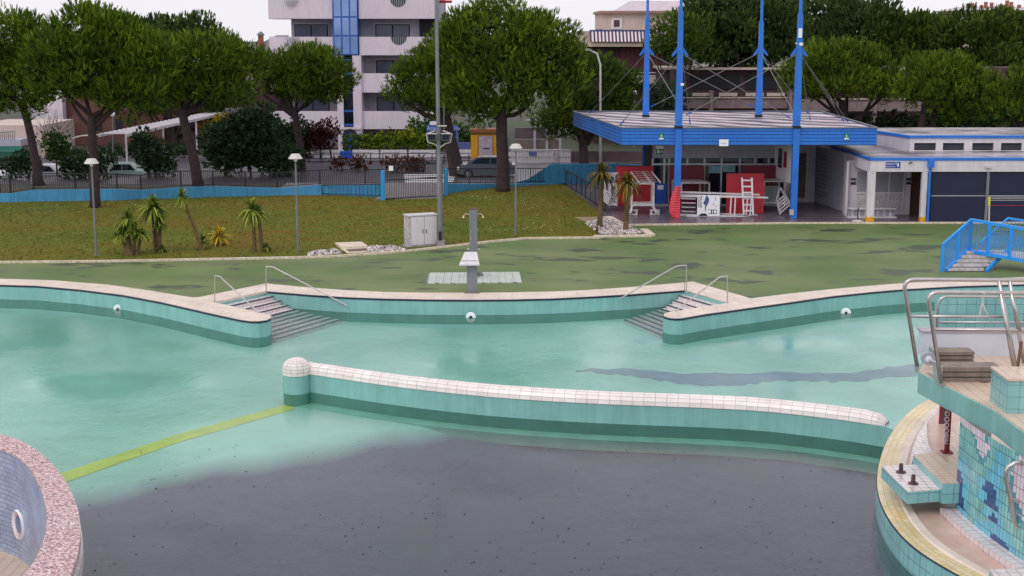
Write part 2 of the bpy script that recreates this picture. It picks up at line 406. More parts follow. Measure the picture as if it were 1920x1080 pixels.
me = bpy.data.meshes.new('pool_floor'); me.from_pydata(mb_v.tolist(), [], [f for f in faces.tolist() if not (mb_v[f[0]][0] < -3 and any(inside(mb_v[v_][0], mb_v[v_][1], basin_poly) for v_ in f))])
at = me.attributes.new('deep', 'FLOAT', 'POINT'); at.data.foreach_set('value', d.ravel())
k = N('pool_floor_depth_toned'); g = k.geo(); an = k.n('Attribute'); an.attribute_name = 'deep'
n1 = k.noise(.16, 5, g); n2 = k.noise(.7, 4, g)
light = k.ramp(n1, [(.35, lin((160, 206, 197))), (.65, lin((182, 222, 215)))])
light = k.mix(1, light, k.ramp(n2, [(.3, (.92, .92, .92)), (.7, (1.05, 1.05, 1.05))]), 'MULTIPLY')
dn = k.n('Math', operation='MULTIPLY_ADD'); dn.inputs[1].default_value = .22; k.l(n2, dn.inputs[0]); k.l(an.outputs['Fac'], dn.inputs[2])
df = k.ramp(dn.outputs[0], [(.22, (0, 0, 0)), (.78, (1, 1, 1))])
n7 = k.noise(.35, 6, g, .6); dk_ = k.ramp(n7, [(.35, lin((50, 60, 84))), (.5, lin((62, 58, 94))), (.68, lin((76, 68, 106)))])  # dark floor tones paint in the light lost in deep water
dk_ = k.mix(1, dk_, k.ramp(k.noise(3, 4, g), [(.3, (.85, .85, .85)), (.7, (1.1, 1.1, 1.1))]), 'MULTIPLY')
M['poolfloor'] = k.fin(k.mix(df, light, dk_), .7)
me.materials.append(M['poolfloor']); o = bpy.data.objects.new('pool_floor', me); C.objects.link(o); tag(o, kind='structure')
# painted bands on the floor
M['yline'] = mat('yellow_floor_line', (210, 214, 40), .7, var=.2, vs_=.9)
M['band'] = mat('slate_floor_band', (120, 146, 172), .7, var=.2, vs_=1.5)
zb = ZF + .012
yl = MB(); yl.face([P(112, 888, zb), P(330, 815, zb), P(548, 755, zb), P(552, 767, zb), P(335, 829, zb), P(118, 906, zb)])
yl.build('floor_line', M['yline'], kind='structure')
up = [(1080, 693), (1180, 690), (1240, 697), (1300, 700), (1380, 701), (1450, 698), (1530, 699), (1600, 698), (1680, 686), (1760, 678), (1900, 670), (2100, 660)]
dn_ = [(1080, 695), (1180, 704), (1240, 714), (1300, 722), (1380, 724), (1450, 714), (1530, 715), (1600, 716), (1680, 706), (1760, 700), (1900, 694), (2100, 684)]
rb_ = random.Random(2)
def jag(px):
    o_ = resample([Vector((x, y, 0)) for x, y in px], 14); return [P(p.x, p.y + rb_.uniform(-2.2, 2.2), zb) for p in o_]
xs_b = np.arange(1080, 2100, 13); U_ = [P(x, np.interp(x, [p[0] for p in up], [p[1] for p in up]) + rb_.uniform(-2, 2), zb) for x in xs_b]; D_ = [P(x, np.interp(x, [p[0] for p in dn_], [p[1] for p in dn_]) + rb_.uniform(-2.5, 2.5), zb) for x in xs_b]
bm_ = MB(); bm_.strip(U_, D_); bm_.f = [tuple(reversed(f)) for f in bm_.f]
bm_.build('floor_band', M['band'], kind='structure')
# water: a thin clear tinted surface with mirror reflection and rain ripples
k = N('water_surface'); g = k.geo()
mp = k.n('Mapping'); mp.inputs['Scale'].default_value = (1, .8, 1); k.l(g, mp.inputs[0])
n1 = k.noise(2.6, 5, mp.outputs[0], .65); n2 = k.noise(11, 4, g, .65)
calm = k.noise(.2, 3, g)
vo = k.n('TexVoronoi', feature='F1'); vo.inputs['Scale'].default_value = 2.3; k.l(g, vo.inputs['Vector'])
vs2 = k.n('Math', operation='MULTIPLY'); vs2.inputs[1].default_value = 55; k.l(vo.outputs['Distance'], vs2.inputs[0])
sn = k.n('Math', operation='SINE'); k.l(vs2.outputs[0], sn.inputs[0])
fd = k.n('MapRange'); fd.inputs[1].default_value = .0; fd.inputs[2].default_value = .28; fd.inputs[3].default_value = 1; fd.inputs[4].default_value = 0; k.l(vo.outputs['Distance'], fd.inputs[0])
rp = k.n('Math', operation='MULTIPLY'); k.l(sn.outputs[0], rp.inputs[0]); k.l(fd.outputs[0], rp.inputs[1])
rp2 = k.n('Math', operation='MULTIPLY'); rp2.inputs[1].default_value = .12; k.l(rp.outputs[0], rp2.inputs[0])
a1 = k.n('Math', operation='MULTIPLY_ADD'); a1.inputs[1].default_value = .55; k.l(n2, a1.inputs[0]); k.l(n1, a1.inputs[2])
a2 = k.n('Math', operation='ADD'); k.l(a1.outputs[0], a2.inputs[0]); k.l(rp2.outputs[0], a2.inputs[1])
bp = k.n('Bump'); bp.inputs['Distance'].default_value = .05; cr_ = k.n('MapRange'); cr_.inputs[1].default_value = .35; cr_.inputs[2].default_value = .65; cr_.inputs[3].default_value = .04; cr_.inputs[4].default_value = .36; k.l(calm, cr_.inputs[0]); k.l(cr_.outputs[0], bp.inputs['Strength']); k.l(a2.outputs[0], bp.inputs['Height'])
fr = k.n('Fresnel'); fr.inputs['IOR'].default_value = 1.33; k.l(bp.outputs[0], fr.inputs['Normal'])
tr = k.n('BsdfTransparent'); tr.inputs[0].default_value = (.78, .91, .87, 1)
gl = k.n('BsdfGlossy'); gl.inputs['Roughness'].default_value = .015; gl.inputs['Color'].default_value = (1, 1, 1, 1); k.l(bp.outputs[0], gl.inputs['Normal'])
ms = k.n('MixShader'); k.l(fr.outputs[0], ms.inputs[0]); k.l(tr.outputs[0], ms.inputs[1]); k.l(gl.outputs[0], ms.inputs[2])
k.t.nodes.remove(k.b); k.l(ms.outputs[0], k.t.nodes['Material Output'].inputs[0])
M['water'] = k.m
mb = MB(); mb.prism([(-33.9, 12.1), (33.9, 12.1), (33.9, 70), (-33.9, 70)] + [(p.x, p.y) for p in basin_poly], 0, WL, sides=False); mb.build('water', M['water'], kind='structure')
# coping
def cop(name, px, label):
    poly = [P(x, y, 0) for x, y in px]
    m_ = MB().prism(poly, -.05, .035); m_.build(name, M['copingtile'], label=label, cat='coping', group='pale coping along the far pool edge')
outL = [(-700, 536), (-300, 526), (-100, 523), (0, 524), (100, 527), (200, 535), (280, 546), (340, 556), (360, 559), (374, 558.5), (430, 547), (497, 533.2)]
cop('pool_coping', outL + [(499.5, 547)] + [stairL] + [tipL[5], tipL[4], tipL[3], tipL[2], tipL[1], tipL[0]] + inner_left[::-1], 'pale tiled coping ending in the left rounded spit beside the steps')
outC = [(499.6, 533), (584, 541), (650, 545.5), (720, 549), (800, 550.2), (880, 550.4), (960, 549.6), (1040, 548), (1100, 545.4), (1180, 540), (1283, 531)]
cop('pool_coping', outC + centre[::-1], 'pale coping strip of the middle curve in front of the shower')
outR = [(1284, 530.8), (1300, 529.5), (1408, 561), (1480, 552), (1560, 543.5), (1640, 536.5), (1700, 532), (1800, 526), (1920, 521), (2100, 520), (2500, 528)]
cop('pool_coping', outR + inner_right[::-1] + tipR[::-1] + [stairR, (1284, 545.4)], 'pale tiled coping ending in the right rounded spit beside the steps')
tr_ = MB(); nw = len(hole_px)
e = [Vector((p.x, p.y, 0)) for p in hole[:nw]]
for seg in (e[:len(inner_left) + 4], e[len(inner_left) + 6 + 1: len(inner_left) + 6 + 1 + len(centre)], e[nw - len(inner_right) - 6:]):
    o2 = offset(seg, -.02); tr_.ribbon(o2, -.05, .02); tr_.ribbon([p for p in offset(seg, -.022)], -.05, .02, flip=True)
tr_.build('edge_trim', M['trim'], label='thin dark blue trim line under the coping along the far pool edge', cat='trim')
# stairs
def stairs(a, b, da, db, n, lab):
    root = thing('pool_steps', lab, 'steps', (a + b) / 2, 'submerged tiled steps into the pool')
    for i in range(n):
        z1 = -.15 * (i + 1) if i < 3 else -.53 - .035 * (i - 2)
        q = [a + da * i, b + db * i, b + db * (i + 1), a + da * (i + 1)]
        area = sum(q[j].x * q[(j + 1) % 4].y - q[(j + 1) % 4].x * q[j].y for j in range(4))
        st = MB().prism([(p.x, p.y) for p in q], ZF - .1, max(z1, ZF + .02 - .001 * i)).build('step', M['whitegrid'], root)
        nq = [q[3] - da * .2, q[2] - db * .2, q[2] + db * .01, q[3] + da * .01]
        MB().prism([(p.x, p.y) for p in nq], z1 - .03, z1 + .004).build('nosing', M['trim'], st)
a = P(*stairL); b = P(*centre[0]); da = P(519, 634, -.75) - a; db = P(640, 598, -.75) - b; da.z = db.z = 0; da /= 10; db /= 10
stairs(a, b, da, db, 10, 'white tiled pool steps with dark nosings beside the left spit')
a = P(*stairR); b = P(*centre[-1]); da = P(1238, 626, -.75) - a; db = P(1170, 598, -.75) - b; da.z = db.z = 0; da /= 10; db /= 10
stairs(a, b, da, db, 10, 'white tiled pool steps with dark nosings beside the right spit')
# handrails
def rail(px, top_px, low_px, low_in_wall, lab, z=.035):
    bse = P(px[0], px[1], z); Y0 = bse.y
    t = A(px[0], top_px[0][1], Y0); pts = [bse, t]
    end = low_in_wall
    k1 = A(top_px[1][0], top_px[1][1], Y0 - (Y0 - end.y) * .15)
    path = [t, t.lerp(k1, .5) + Vector((0, 0, .012)), k1] + [k1.lerp(end, .5), end]
    root = thing('handrail', lab, 'handrail', bse, 'slim steel handrails of the pool steps')
    MB().tube([bse, t], .022).build('post', M['steel'], root, smooth_=True)
    MB().tube(path, .024).build('rail', M['steel'], root, smooth_=True)
    MB().lathe(bse, [(.06, 0), (.06, .012), (.03, .02)], 12).build('base_plate', M['steel'], root)
rail((402.5, 566), [(402, 517), (413, 519)], None, P(485, 586, .05), 'slim steel handrail ending on the left spit')
rail((499, 549), [(498, 500), (513, 501)], None, A(652, 573.5, P(652, 559).y - .05), 'slim steel handrail sloping to the far wall by the left steps')
rail((1287, 547), [(1286, 497.5), (1267, 499.5)], None, A(1160, 561.5, P(1160, 555).y - .05), 'slim steel handrail sloping to the far wall by the right steps')
rail((1364, 568), [(1363, 518), (1349, 519.5)], None, P(1267, 583, .05), 'slim steel handrail ending on the right spit')
# skimmer lights
for (x, y), lab in (((223, 579), 'white half round inlet cover on the left pool wall at water level'), ((883, 594), 'white half round inlet cover below the shower at water level'), ((1585, 586), 'white half round inlet cover on the right pool wall at water level')):
    c = P(x, y, WL); c.y -= .05
    root = thing('inlet_cover', lab, 'inlet cover', c, 'white half round pool inlets')
    m_ = MB(); n = 16
    ring = [(math.cos(math.pi * i / n), math.sin(math.pi * i / n)) for i in range(n + 1)]
    for (p, q) in zip(ring, ring[1:]):
        for r0, r1, y0, y1 in ((.19, .17, -.06, -.1), (.17, .07, -.1, -.1), (.07, .05, -.1, 0), (.19, .19, 0, -.06)):
            m_.face([(c.x + p[0] * r0, c.y + y0, c.z + p[1] * r0), (c.x + p[0] * r1, c.y + y1, c.z + p[1] * r1), (c.x + q[0] * r1, c.y + y1, c.z + q[1] * r1), (c.x + q[0] * r0, c.y + y0, c.z + q[1] * r0)])
    m_.build('rim', M['signwhite'], root)
    MB().face([(c.x + q[0] * .07, c.y - .02, c.z + q[1] * .07) for q in ring]) or None
    dm = MB(); dm.face([(c.x + q[0] * .07, c.y - .03, c.z + q[1] * .07) for q in ring]); dm.build('opening', M['dark'], root)
# middle wall with domed end
fb = [(579, 700.6), (625, 709), (687.5, 717.7), (771, 728.5), (896, 741), (1000, 749), (1100, 754.5), (1200, 759), (1300, 762.5), (1425, 768), (1529, 777), (1600, 786.5), (1655, 796)]
wlp = [(579, 735), (625, 742), (687.5, 752), (771, 764), (896, 778), (1000, 786.5), (1100, 792.5), (1200, 797), (1300, 800.5), (1425, 807), (1529, 819), (1600, 828.5), (1655, 838)]
front = smooth([P(566, 733, WL)] + [P(x, y, WL) for x, y in wlp], 1); back = offset(front, .5)
# make the offset point away from the camera
if back[5].y < front[5].y: back = offset(front, -.5)
root = thing('dividing_wall', 'low turquoise tiled wall with rounded white tiled cap and dome end across the pool', 'pool wall', (front[0].x, front[0].y, -1))
Zc = -.02
pc = P(553.5, 740, WL); cx_, cy_ = pc.x, pc.y + .36
fx_ = front + [P(1690, 850, WL)]; bx_ = back + [P(1705, 832, WL)]
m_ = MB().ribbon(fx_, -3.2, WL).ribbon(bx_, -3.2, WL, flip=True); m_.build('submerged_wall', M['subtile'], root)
m_ = MB(); m_.ribbon(fx_, WL, Zc); m_.ribbon(bx_, WL, Zc, flip=True); m_.strip([Vector((p.x, p.y, Zc)) for p in fx_], [Vector((p.x, p.y, Zc)) for p in bx_])
m_.build('wall_body', M['pooltile'], root)
cap = MB(); nk = 8; mid = [(f + b_) / 2 for f, b_ in zip(front, back)]; u = 0
rings = []
L0 = sum((mid[i + 1] - mid[i]).length for i in range(len(mid) - 1)); acc = 0
for i, (f, b_, c_) in enumerate(zip(front, back, mid)):
    nrm = (f - c_); nrm.z = 0; hw = nrm.length + .02; nrm.normalize()
    if i: acc += (mid[i] - mid[i - 1]).length
    rem = L0 - acc; fade = 1 if rem > .5 else math.sqrt(max(0, 1 - (1 - rem / .5) ** 2)) * .9 + .1
    rings.append([(c_ + nrm * hw * (.6 + .4 * fade) * math.cos(t) + Vector((0, 0, Zc - c_.z + .05 * (1 - abs(math.cos(t)) ** 6) + .25 * math.sin(t) * fade))) for t in [math.pi * j / nk for j in range(nk + 1)]])
for i in range(len(rings) - 1):
    l = (mid[i + 1] - mid[i]).length
    for j in range(nk):
        v0 = j * .1; cap.face([rings[i][j], rings[i + 1][j], rings[i + 1][j + 1], rings[i][j + 1]], [(u, v0), (u + l, v0), (u + l, v0 + .1), (u, v0 + .1)])
    u += l
cap.face(list(reversed(rings[-1])))
cap.build('cap', M['whitetile'], root, smooth_='all')
R = .405
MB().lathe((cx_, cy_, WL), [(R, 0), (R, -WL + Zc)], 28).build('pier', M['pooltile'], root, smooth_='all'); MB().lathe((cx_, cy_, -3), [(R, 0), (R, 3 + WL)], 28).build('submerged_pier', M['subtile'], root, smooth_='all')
prof = [(R + .015, 0), (R + .015, .17)] + [((R + .015) * math.cos(t), .17 + .34 * math.sin(t)) for t in [math.pi / 2 * i / 7 for i in range(1, 7)]] + [(.01, .51)]
dm = MB().lathe((cx_, cy_, Zc), prof, 28)
MC.pop('x', None); M['dometile'] = tilemat('dome_tile', (232, 222, 220), (240, 233, 230), (158, 132, 134), (R + .015) * 2 * math.pi / 14, .1, .2, .006, off=.0, patchy=.1)
dm.build('dome', M['dometile'], root, smooth_='all')
# submerged ledge along the wall
led = offset(front, .0); lo = [p + Vector((0, -.5, 0)) for p in front]
MB().prism([(p.x, p.y) for p in front] + [(p.x, p.y) for p in reversed(lo)], -1.2, -.9).build('ledge', mat('ledge_tile', (150, 200, 180), .5), root)
# floating debris dots (dead leaves) on the water
random.seed(5); lf = MB()
for i in range(420):
    x = random.uniform(160, 1600); y = random.uniform(830, 1080) if i < 330 else random.uniform(620, 830)
    p = P(x, y, WL + .006)
    if p.y > np.interp(p.x, [q.x for q in front], [q.y for q in front]) - .1 and i < 330: continue
    r = random.uniform(.009, .028); a0 = random.uniform(0, 6)
    lf.face([(p.x + r * math.cos(a0 + t) * random.uniform(.7, 1.3), p.y + r * math.sin(a0 + t) * random.uniform(.7, 1.6), p.z) for t in (0, 1.3, 2.5, 3.8, 5)])
lf.build('floating_leaf_litter', M['dark'], label='tiny dark bits of leaf floating on the pool water', cat='leaf litter', kind='stuff')
# ---------------------------------------------------------------- lower left: raised round basin wall with pebble rim
k = N('pebble_rim'); g = k.geo(); v = k.n('TexVoronoi'); v.inputs['Scale'].default_value = 26; k.l(g, v.inputs['Vector'])
h = k.n('SeparateColor'); k.l(v.outputs['Color'], h.inputs[0])
c1 = k.ramp(h.outputs[0], [(0, lin((150, 112, 116))), (.35, lin((214, 178, 180))), (.7, lin((236, 210, 210))), (1, lin((250, 240, 236)))])
dd = k.ramp(v.outputs['Distance'], [(.25, (1, 1, 1)), (.75, (.45, .38, .4))]); k.bump(v.outputs['Distance'], -.9 if False else .9, -.02 if False else .02)
k.t.nodes['Bump'].invert = True
M['pebble'] = k.fin(k.mix(1, c1, dd, 'MULTIPLY'), .6)
M['bluetile'] = tilemat('slate_blue_mosaic', (146, 158, 188), (166, 176, 200), (90, 104, 140), .22, .11, .3, .008, patchy=.3, off=.5, var=.3)
root = thing('basin_wall', 'curved raised basin wall with wide pinkish pebble rim at lower left', 'basin wall', (ro_[8].x, ro_[8].y, -3))
rim = MB(); n = len(ro_)
for i in range(n - 1): rim.quad(ri_[i], ri_[i + 1], ro_[i + 1], ro_[i])
rim.f = [tuple(reversed(f)) for f in rim.f] if (Vector(rim.v[1]) - Vector(rim.v[0])).cross(Vector(rim.v[2]) - Vector(rim.v[0])).z < 0 else rim.f
rim.ribbon(ro_, ZR - .14, ZR); rim.ribbon(ri_, ZR - .05, ZR, flip=True)
rim.build('rim', M['pebble'], root)
inn = [p for p in offset(ri_, .02)]
M['rimtrim'] = mat('mauve_trim', (150, 96, 108), .5)
w_ = MB(); w_.ribbon(inn, -1.8, ZR - .05, flip=True); w_.build('inner_wall', M['bluetile'], root)
ow = offset(ro_, -.03) if False else [Vector(p) for p in ro_]
w_ = MB(); oo = [p + (p - q).normalized() * -.05 for p, q in zip(ro_, ri_)]; w_.ribbon(oo, -3.2, ZR - .14); w_.build('outer_wall', M['pooltile2'], root)
ban = [p + (p - q).normalized() * .03 for p, q in zip(ro_, ri_)]
w_ = MB(); w_.ribbon(ban, ZR - .52, ZR - .3); w_.strip([Vector((p.x, p.y, ZR - .3)) for p in ban], [Vector((p.x, p.y, ZR - .3)) for p in oo]); w_.build('white_band', M['whitegrid'], root)
fl = MB(); fl.prism([(p.x, p.y) for p in inn] + [(-34, inn[-1].y), (-34, inn[0].y)], -2.0, -1.75); fl.build('basin_floor', M['beigetile'], root)
# porthole niche in the inner wall
i0 = min(range(n), key=lambda i: abs((960 + inn[i].x / inn[i].y * 2600) - 87) + abs(inn[i].y - P(60, 968, 0.2).y) * 8)
best = None
for i in range(n - 1):
    for t in np.linspace(0, 1, 12):
        q = inn[i].lerp(inn[i + 1], t); qq = Vector((q.x, q.y, .0))
        # project
        dy = q.y; 
        for z in (-1.3, -1.1, -.9, -.7, -.5, -.3):
            rel = Vector((q.x, q.y, z - H)); dep = rel.y * cp - rel.z * sp; upv = rel.y * sp + rel.z * cp
            px, py = CX + F * rel.x / dep, CY - F * upv / dep
            e_ = abs(px - 36) + abs(py - 988)
            if best is None or e_ < best[0]: best = (e_, Vector((q.x, q.y, z)), (inn[i + 1] - inn[i]).normalized())
c, tt = best[1], best[2]; nn = Vector((-tt.y, tt.x, 0))
if nn.x > 0: nn = -nn
c = c + nn * .012
nr = MB(); K = 26
rg = [(math.cos(2 * math.pi * j / K), math.sin(2 * math.pi * j / K)) for j in range(K + 1)]
def pt(a_, r, dpt): return c + tt * a_[0] * r * .8 + Vector((0, 0, 1)) * a_[1] * r + nn * dpt
for a_, b_ in zip(rg, rg[1:]):
    nr.quad(pt(a_, .36, .0), pt(b_, .36, .0), pt(b_, .33, .05), pt(a_, .33, .05)); nr.quad(pt(a_, .33, .05), pt(b_, .33, .05), pt(b_, .2, .015), pt(a_, .2, .015))
nch = nr.build('porthole', M['signwhite'], root)
gm = MB()
for a_ in rg[:-1]: gm.beam(pt(a_, .33, .053), pt(a_, .2, .02), .008, .006)
gm.build('tile_joints', M['rimtrim'], nch)
gm = MB(); gm.face([pt(a_, .2, .014) for a_ in rg[:-1]]); gm.build('niche_back', M['bluetile'], nch)
# ---------------------------------------------------------------- right: diving platform
pe = [(1762, 740), (1745, 746), (1722, 758), (1698, 777), (1674, 805), (1657, 836), (1647, 868), (1643, 895), (1644, 920), (1652, 948), (1668, 978), (1692, 1008), (1725, 1036), (1765, 1061), (1810, 1086), (1900, 1130), (2100, 1230)]
E = smooth([P(x, y, 0) for x, y in pe], 2)
def off_in(dist, z):
    o_ = offset(E, dist)
    if o_[20].x < E[20].x: o_ = offset(E, -dist)
    return [Vector((p.x, p.y, z)) for p in o_]
root = thing('diving_platform_base', 'curved tiled pool island with yellowish edge and pink gutter at right', 'pool island', (E[20].x, E[20].y, -3))
w_ = MB().ribbon(E, -3.2, -.03); w_.f = [tuple(reversed(f)) for f in w_.f]; w_.build('outer_wall', M['pooltile2'], root)
w_ = MB().ribbon(off_in(-.01, 0), -.05, .0); w_.build('trim', M['trim'], root)
def band(a_, za, b_, zb, m_, nm):
    A1, B1 = off_in(a_, za), off_in(b_, zb); q = MB().strip(A1, B1); 
    q.f = [tuple(reversed(f)) for f in q.f]; return q.build(nm, m_, root)
def lip(a_, z0, z1, m_, nm):
    A1 = off_in(a_, 0); return MB().ribbon(A1, z0, z1).build(nm, m_, root)
M['pinktile'] = tilemat('pinkish_gutter_tile', (214, 182, 170), (206, 172, 156), (160, 124, 112), .5, .5, .3, .004, patchy=.6)
band(-.012, .0, .42, .0, M['yellowtile'], 'edge_tiles')
band(.42, 0, .47, .03, M['copingtile'], 'gutter_lip'); band(.47, .03, .62, .03, M['copingtile'], 'gutter_lip_top')
band(.62, .03, .66, -.02, M['whitetile'], 'gutter_side'); 
band(.66, -.02, 1.35, -.02, M['pinktile'], 'gutter_floor')
# inner walk surface
inner = off_in(1.35, 0)
fl = MB(); fl.prism([(p.x, p.y) for p in inner] + [(26, inner[-1].y), (26, inner[0].y)], -3, -.02, sides=False); fl.build('walkway', M['beigetile'], root)
# curved wedge steps
for i, (pp, z) in enumerate((([(1707, 873), (1711, 840), (1722, 812), (1739, 786), (1737, 810), (1741, 835), (1752, 852), (1716, 853)], .10), ([(1722, 855), (1726, 832), (1739, 803), (1738, 815), (1741, 835), (1752, 852)], .2), ([(1736, 856), (1739, 828), (1745, 842), (1752, 853)], .3))):
    MB().prism([tuple(P(x, y, z)[:2]) for x, y in pp], -.02, z).build('corner_step', M['whitegrid'], root)
# curb at foot of the mosaic wall
wb = [(1790, 962), (1810, 982), (1844, 1011), (1875, 1034), (1902, 1053), (1940, 1078), (2000, 1112), (2100, 1170)]
WB = smooth([P(x, y, 0) for x, y in wb], 2)
WO = offset(WB, .32)
if WO[5].x > WB[5].x: WO = offset(WB, -.32)
ex = Vector((WB[0].x - .12, WB[0].y + .42, 0))
cb = MB(); A1 = [Vector((p.x, p.y, .13)) for p in WO]; B1 = [Vector((p.x, p.y, .13)) for p in WB]
cb.strip(A1, B1); cb.ribbon(WO, -.02, .13); cb.build('curb', M['whitegrid'], root)
# mosaic wall
k = N('mosaic_wall'); uv = k.uvo()
b = k.n('TexBrick'); b.offset = 0; b.squash = 1; k.l(uv, b.inputs['Vector']); b.inputs['Scale'].default_value = 1; b.inputs['Mortar Size'].default_value = .006; b.inputs['Brick Width'].default_value = .12; b.inputs['Row Height'].default_value = .245
sx = k.n('SeparateXYZ'); k.l(uv, sx.inputs[0])
def snap(o_, st):
    a1 = k.n('Math', operation='DIVIDE'); a1.inputs[1].default_value = st; k.l(o_, a1.inputs[0]); a2 = k.n('Math', operation='FLOOR'); k.l(a1.outputs[0], a2.inputs[0])
    a3 = k.n('Math', operation='MULTIPLY'); a3.inputs[1].default_value = st; k.l(a2.outputs[0], a3.inputs[0]); return a3.outputs[0]
cx2 = k.n('CombineXYZ'); k.l(snap(sx.outputs[0], .12), cx2.inputs[0]); k.l(snap(sx.outputs[1], .245), cx2.inputs[1]); cx2.inputs[2].default_value = 3.1
nz = k.noise(.75, 1, cx2.outputs[0]); 
hh = k.n('MapRange'); hh.inputs[1].default_value = 0; hh.inputs[2].default_value = 2.1; hh.inputs[3].default_value = -.2; hh.inputs[4].default_value = .2; k.l(sx.outputs[1], hh.inputs[0])
sm = k.n('Math', operation='ADD'); k.l(nz, sm.inputs[0]); k.l(hh.outputs[0], sm.inputs[1])
col = k.ramp(sm.outputs[0], [(0, lin((52, 84, 140))), (.36, lin((110, 190, 215))), (.45, lin((120, 184, 186))), (.50, lin((136, 194, 190))), (.585, lin((90, 160, 176))), (.61, lin((226, 212, 222)))], const=True)
wn = k.n('TexWhiteNoise'); k.l(cx2.outputs[0], wn.inputs['Vector']); wr = k.ramp(wn.outputs[0], [(0, (.84, .84, .84)), (1, (1.1, 1.1, 1.1))])
col = k.mix(1, col, wr, 'MULTIPLY'); col = k.mix(b.outputs['Fac'], col, lin((40, 60, 76)))
M['mosaic'] = k.fin(col, .2)
ZS0, ZS1 = 2.12, 2.6
tw = thing('diving_tower', 'turquoise tiled diving tower with blue and white mosaic wall at right edge', 'diving tower', (WB[0].x, WB[0].y, 0))
MB().ribbon([(p.x, p.y) for p in WB], -.02, ZS0).build('mosaic_wall', M['mosaic'], tw)
# return wall at the far end
w0 = WB[0]; MB().ribbon([(w0.x + 1.6, w0.y + 2.6), (w0.x, w0.y)], -.02, ZS0).build('side_wall', M['mosaic'], tw)
sl_ = [P(1722, 697, ZS1), P(1765, 720, ZS1), P(1870, 773, ZS1), P(1905, 800, ZS1), P(2050, 900, ZS1)]
bk = [(24, sl_[-1].y), (24, P(1740, 655, ZS1).y), tuple(P(1735, 655, ZS1)[:2])]
MB().prism([(p.x, p.y) for p in sl_] + bk, ZS0, ZS1 - .02).build('slab', M['pooltile'], tw)
MB().prism([(p.x + .04, p.y + .06) for p in sl_] + [(b_[0] + .04, b_[1] - .02) for b_ in bk[:1]] + [(bk[1][0], bk[1][1] - .1), (bk[2][0] + .1, bk[2][1] - .1)], ZS1 - .02, ZS1 + .01).build('platform_floor', M['beigetile'], tw)
# parapet behind
a = P(1728, 668, ZS1); b_ = P(2100, 668, ZS1)
MB().box(a.x, 24, a.y, a.y + .35, ZS1, ZS1 + .56).build('parapet', mat('lilac_white_render', (208, 212, 224), .6, var=.08), tw)
MB().box(a.x - .03, 24.03, a.y - .03, a.y + .38, ZS1 + .56, ZS1 + .6).build('parapet_cap', mat('parapet_cap_grey', (170, 158, 164), .5), tw)
q0_ = A(1765, 600, 34.6); MB().ribbon([(q0_.x, 35.2), (q0_.x, 34.6), (24, 34.6)], ZS1 - .1, A(1765, 561, 34.6).z).build('screen_wall', M['pooltile2'], tw)
# pillar box
c0 = P(1883, 820, ZS0); zt = A(1883, 714, c0.y).z
pl = [(c0.x, c0.y), (24, c0.y + .0), (24, c0.y + 1.1), (c0.x + .02, c0.y + 1.15)]
MB().prism([(c0.x, c0.y), (c0.x + 4, c0.y - .1), (c0.x + 4, c0.y + .9), (c0.x + .02, c0.y + 1.0)], ZS0 - .002, zt).build('pillar', M['pooltile2'], tw)
MB().prism([(c0.x - .02, c0.y - .03), (c0.x + 4, c0.y - .13), (c0.x + 4, c0.y + .93), (c0.x, c0.y + 1.03)], zt, zt + .04).build('pillar_top', M['beigetile'], tw)
# springboard plinths
def quadprism(px, z0, z1, m_, nm, par, cap=None, label=None):
    poly = [tuple(P(x, y, z1)[:2]) for x, y in px]; o_ = MB().prism(poly, z0, z1 - .01).build(nm, m_, par, label)
    if cap: MB().prism(poly, z1 - .01, z1).build('top_tiles', cap, o_)
    return o_
sp1 = thing('springboard_plinth', 'low white topped tiled plinth with two bolts standing in front of the red post', 'plinth', P(1715, 900, .4))
quadprism([(1653, 874), (1716, 871), (1768, 917), (1702, 922)], .28, .55, M['pooltile2'], 'plinth_body', sp1, M['whitegrid'])
sp2 = thing('tiled_step', 'beige topped tiled step block joining the mosaic wall', 'step', P(1760, 880, .3))
q = [(1712, 853), (1752, 848), (1812, 893), (1800, 906), (1768, 907)]
quadprism(q, .28, .72, M['pooltile2'], 'step_body', sp2, M['beigetile'])
for (x, y) in ((1689, 886), (1712, 907)):
    p = P(x, y, .55); MB().lathe(p, [(.11, 0), (.11, .02), (.05, .03), (.045, .2), (0.001, .21)], 12).build('bolt', mat('dark_bolt', (84, 60, 62), .5), sp1, smooth_=True)
# red post with white letters
rp_ = P(1775, 847, 0); zt_ = 2.1
rr = thing('red_post', 'red post with white vertical lettering under the diving tower slab', 'post', rp_)
MB().box(rp_.x - .05, rp_.x + .05, rp_.y - .05, rp_.y + .05, 0, zt_).build('post', mat('post_red', (134, 34, 40), .5), rr)
MB().box(rp_.x - .12, rp_.x + .12, rp_.y - .12, rp_.y + .12, -.02, .015).build('base_plate', mat('post_base', (120, 40, 40), .5), rr)
text('lettering', 'NIBOOOO', .17, (rp_.x - .052, rp_.y - .06, .62), M['signwhite'], rr, ry=math.pi / 2)
pn = P(1766, 800, 0); 
d2 = thing('dark_door_panel', 'narrow dark panel with red edge behind the red post', 'panel', P(1765, 790, 0))
q = P(1764, 795, 0)
MB().box(q.x - .02, q.x + .24, q.y, q.y + .03, 0, 2.1).build('panel', mat('panel_dark', (86, 70, 74), .4), d2); MB().box(q.x - .05, q.x - .02, q.y - .01, q.y + .04, 0, 2.1).build('edge', M['red'], d2)
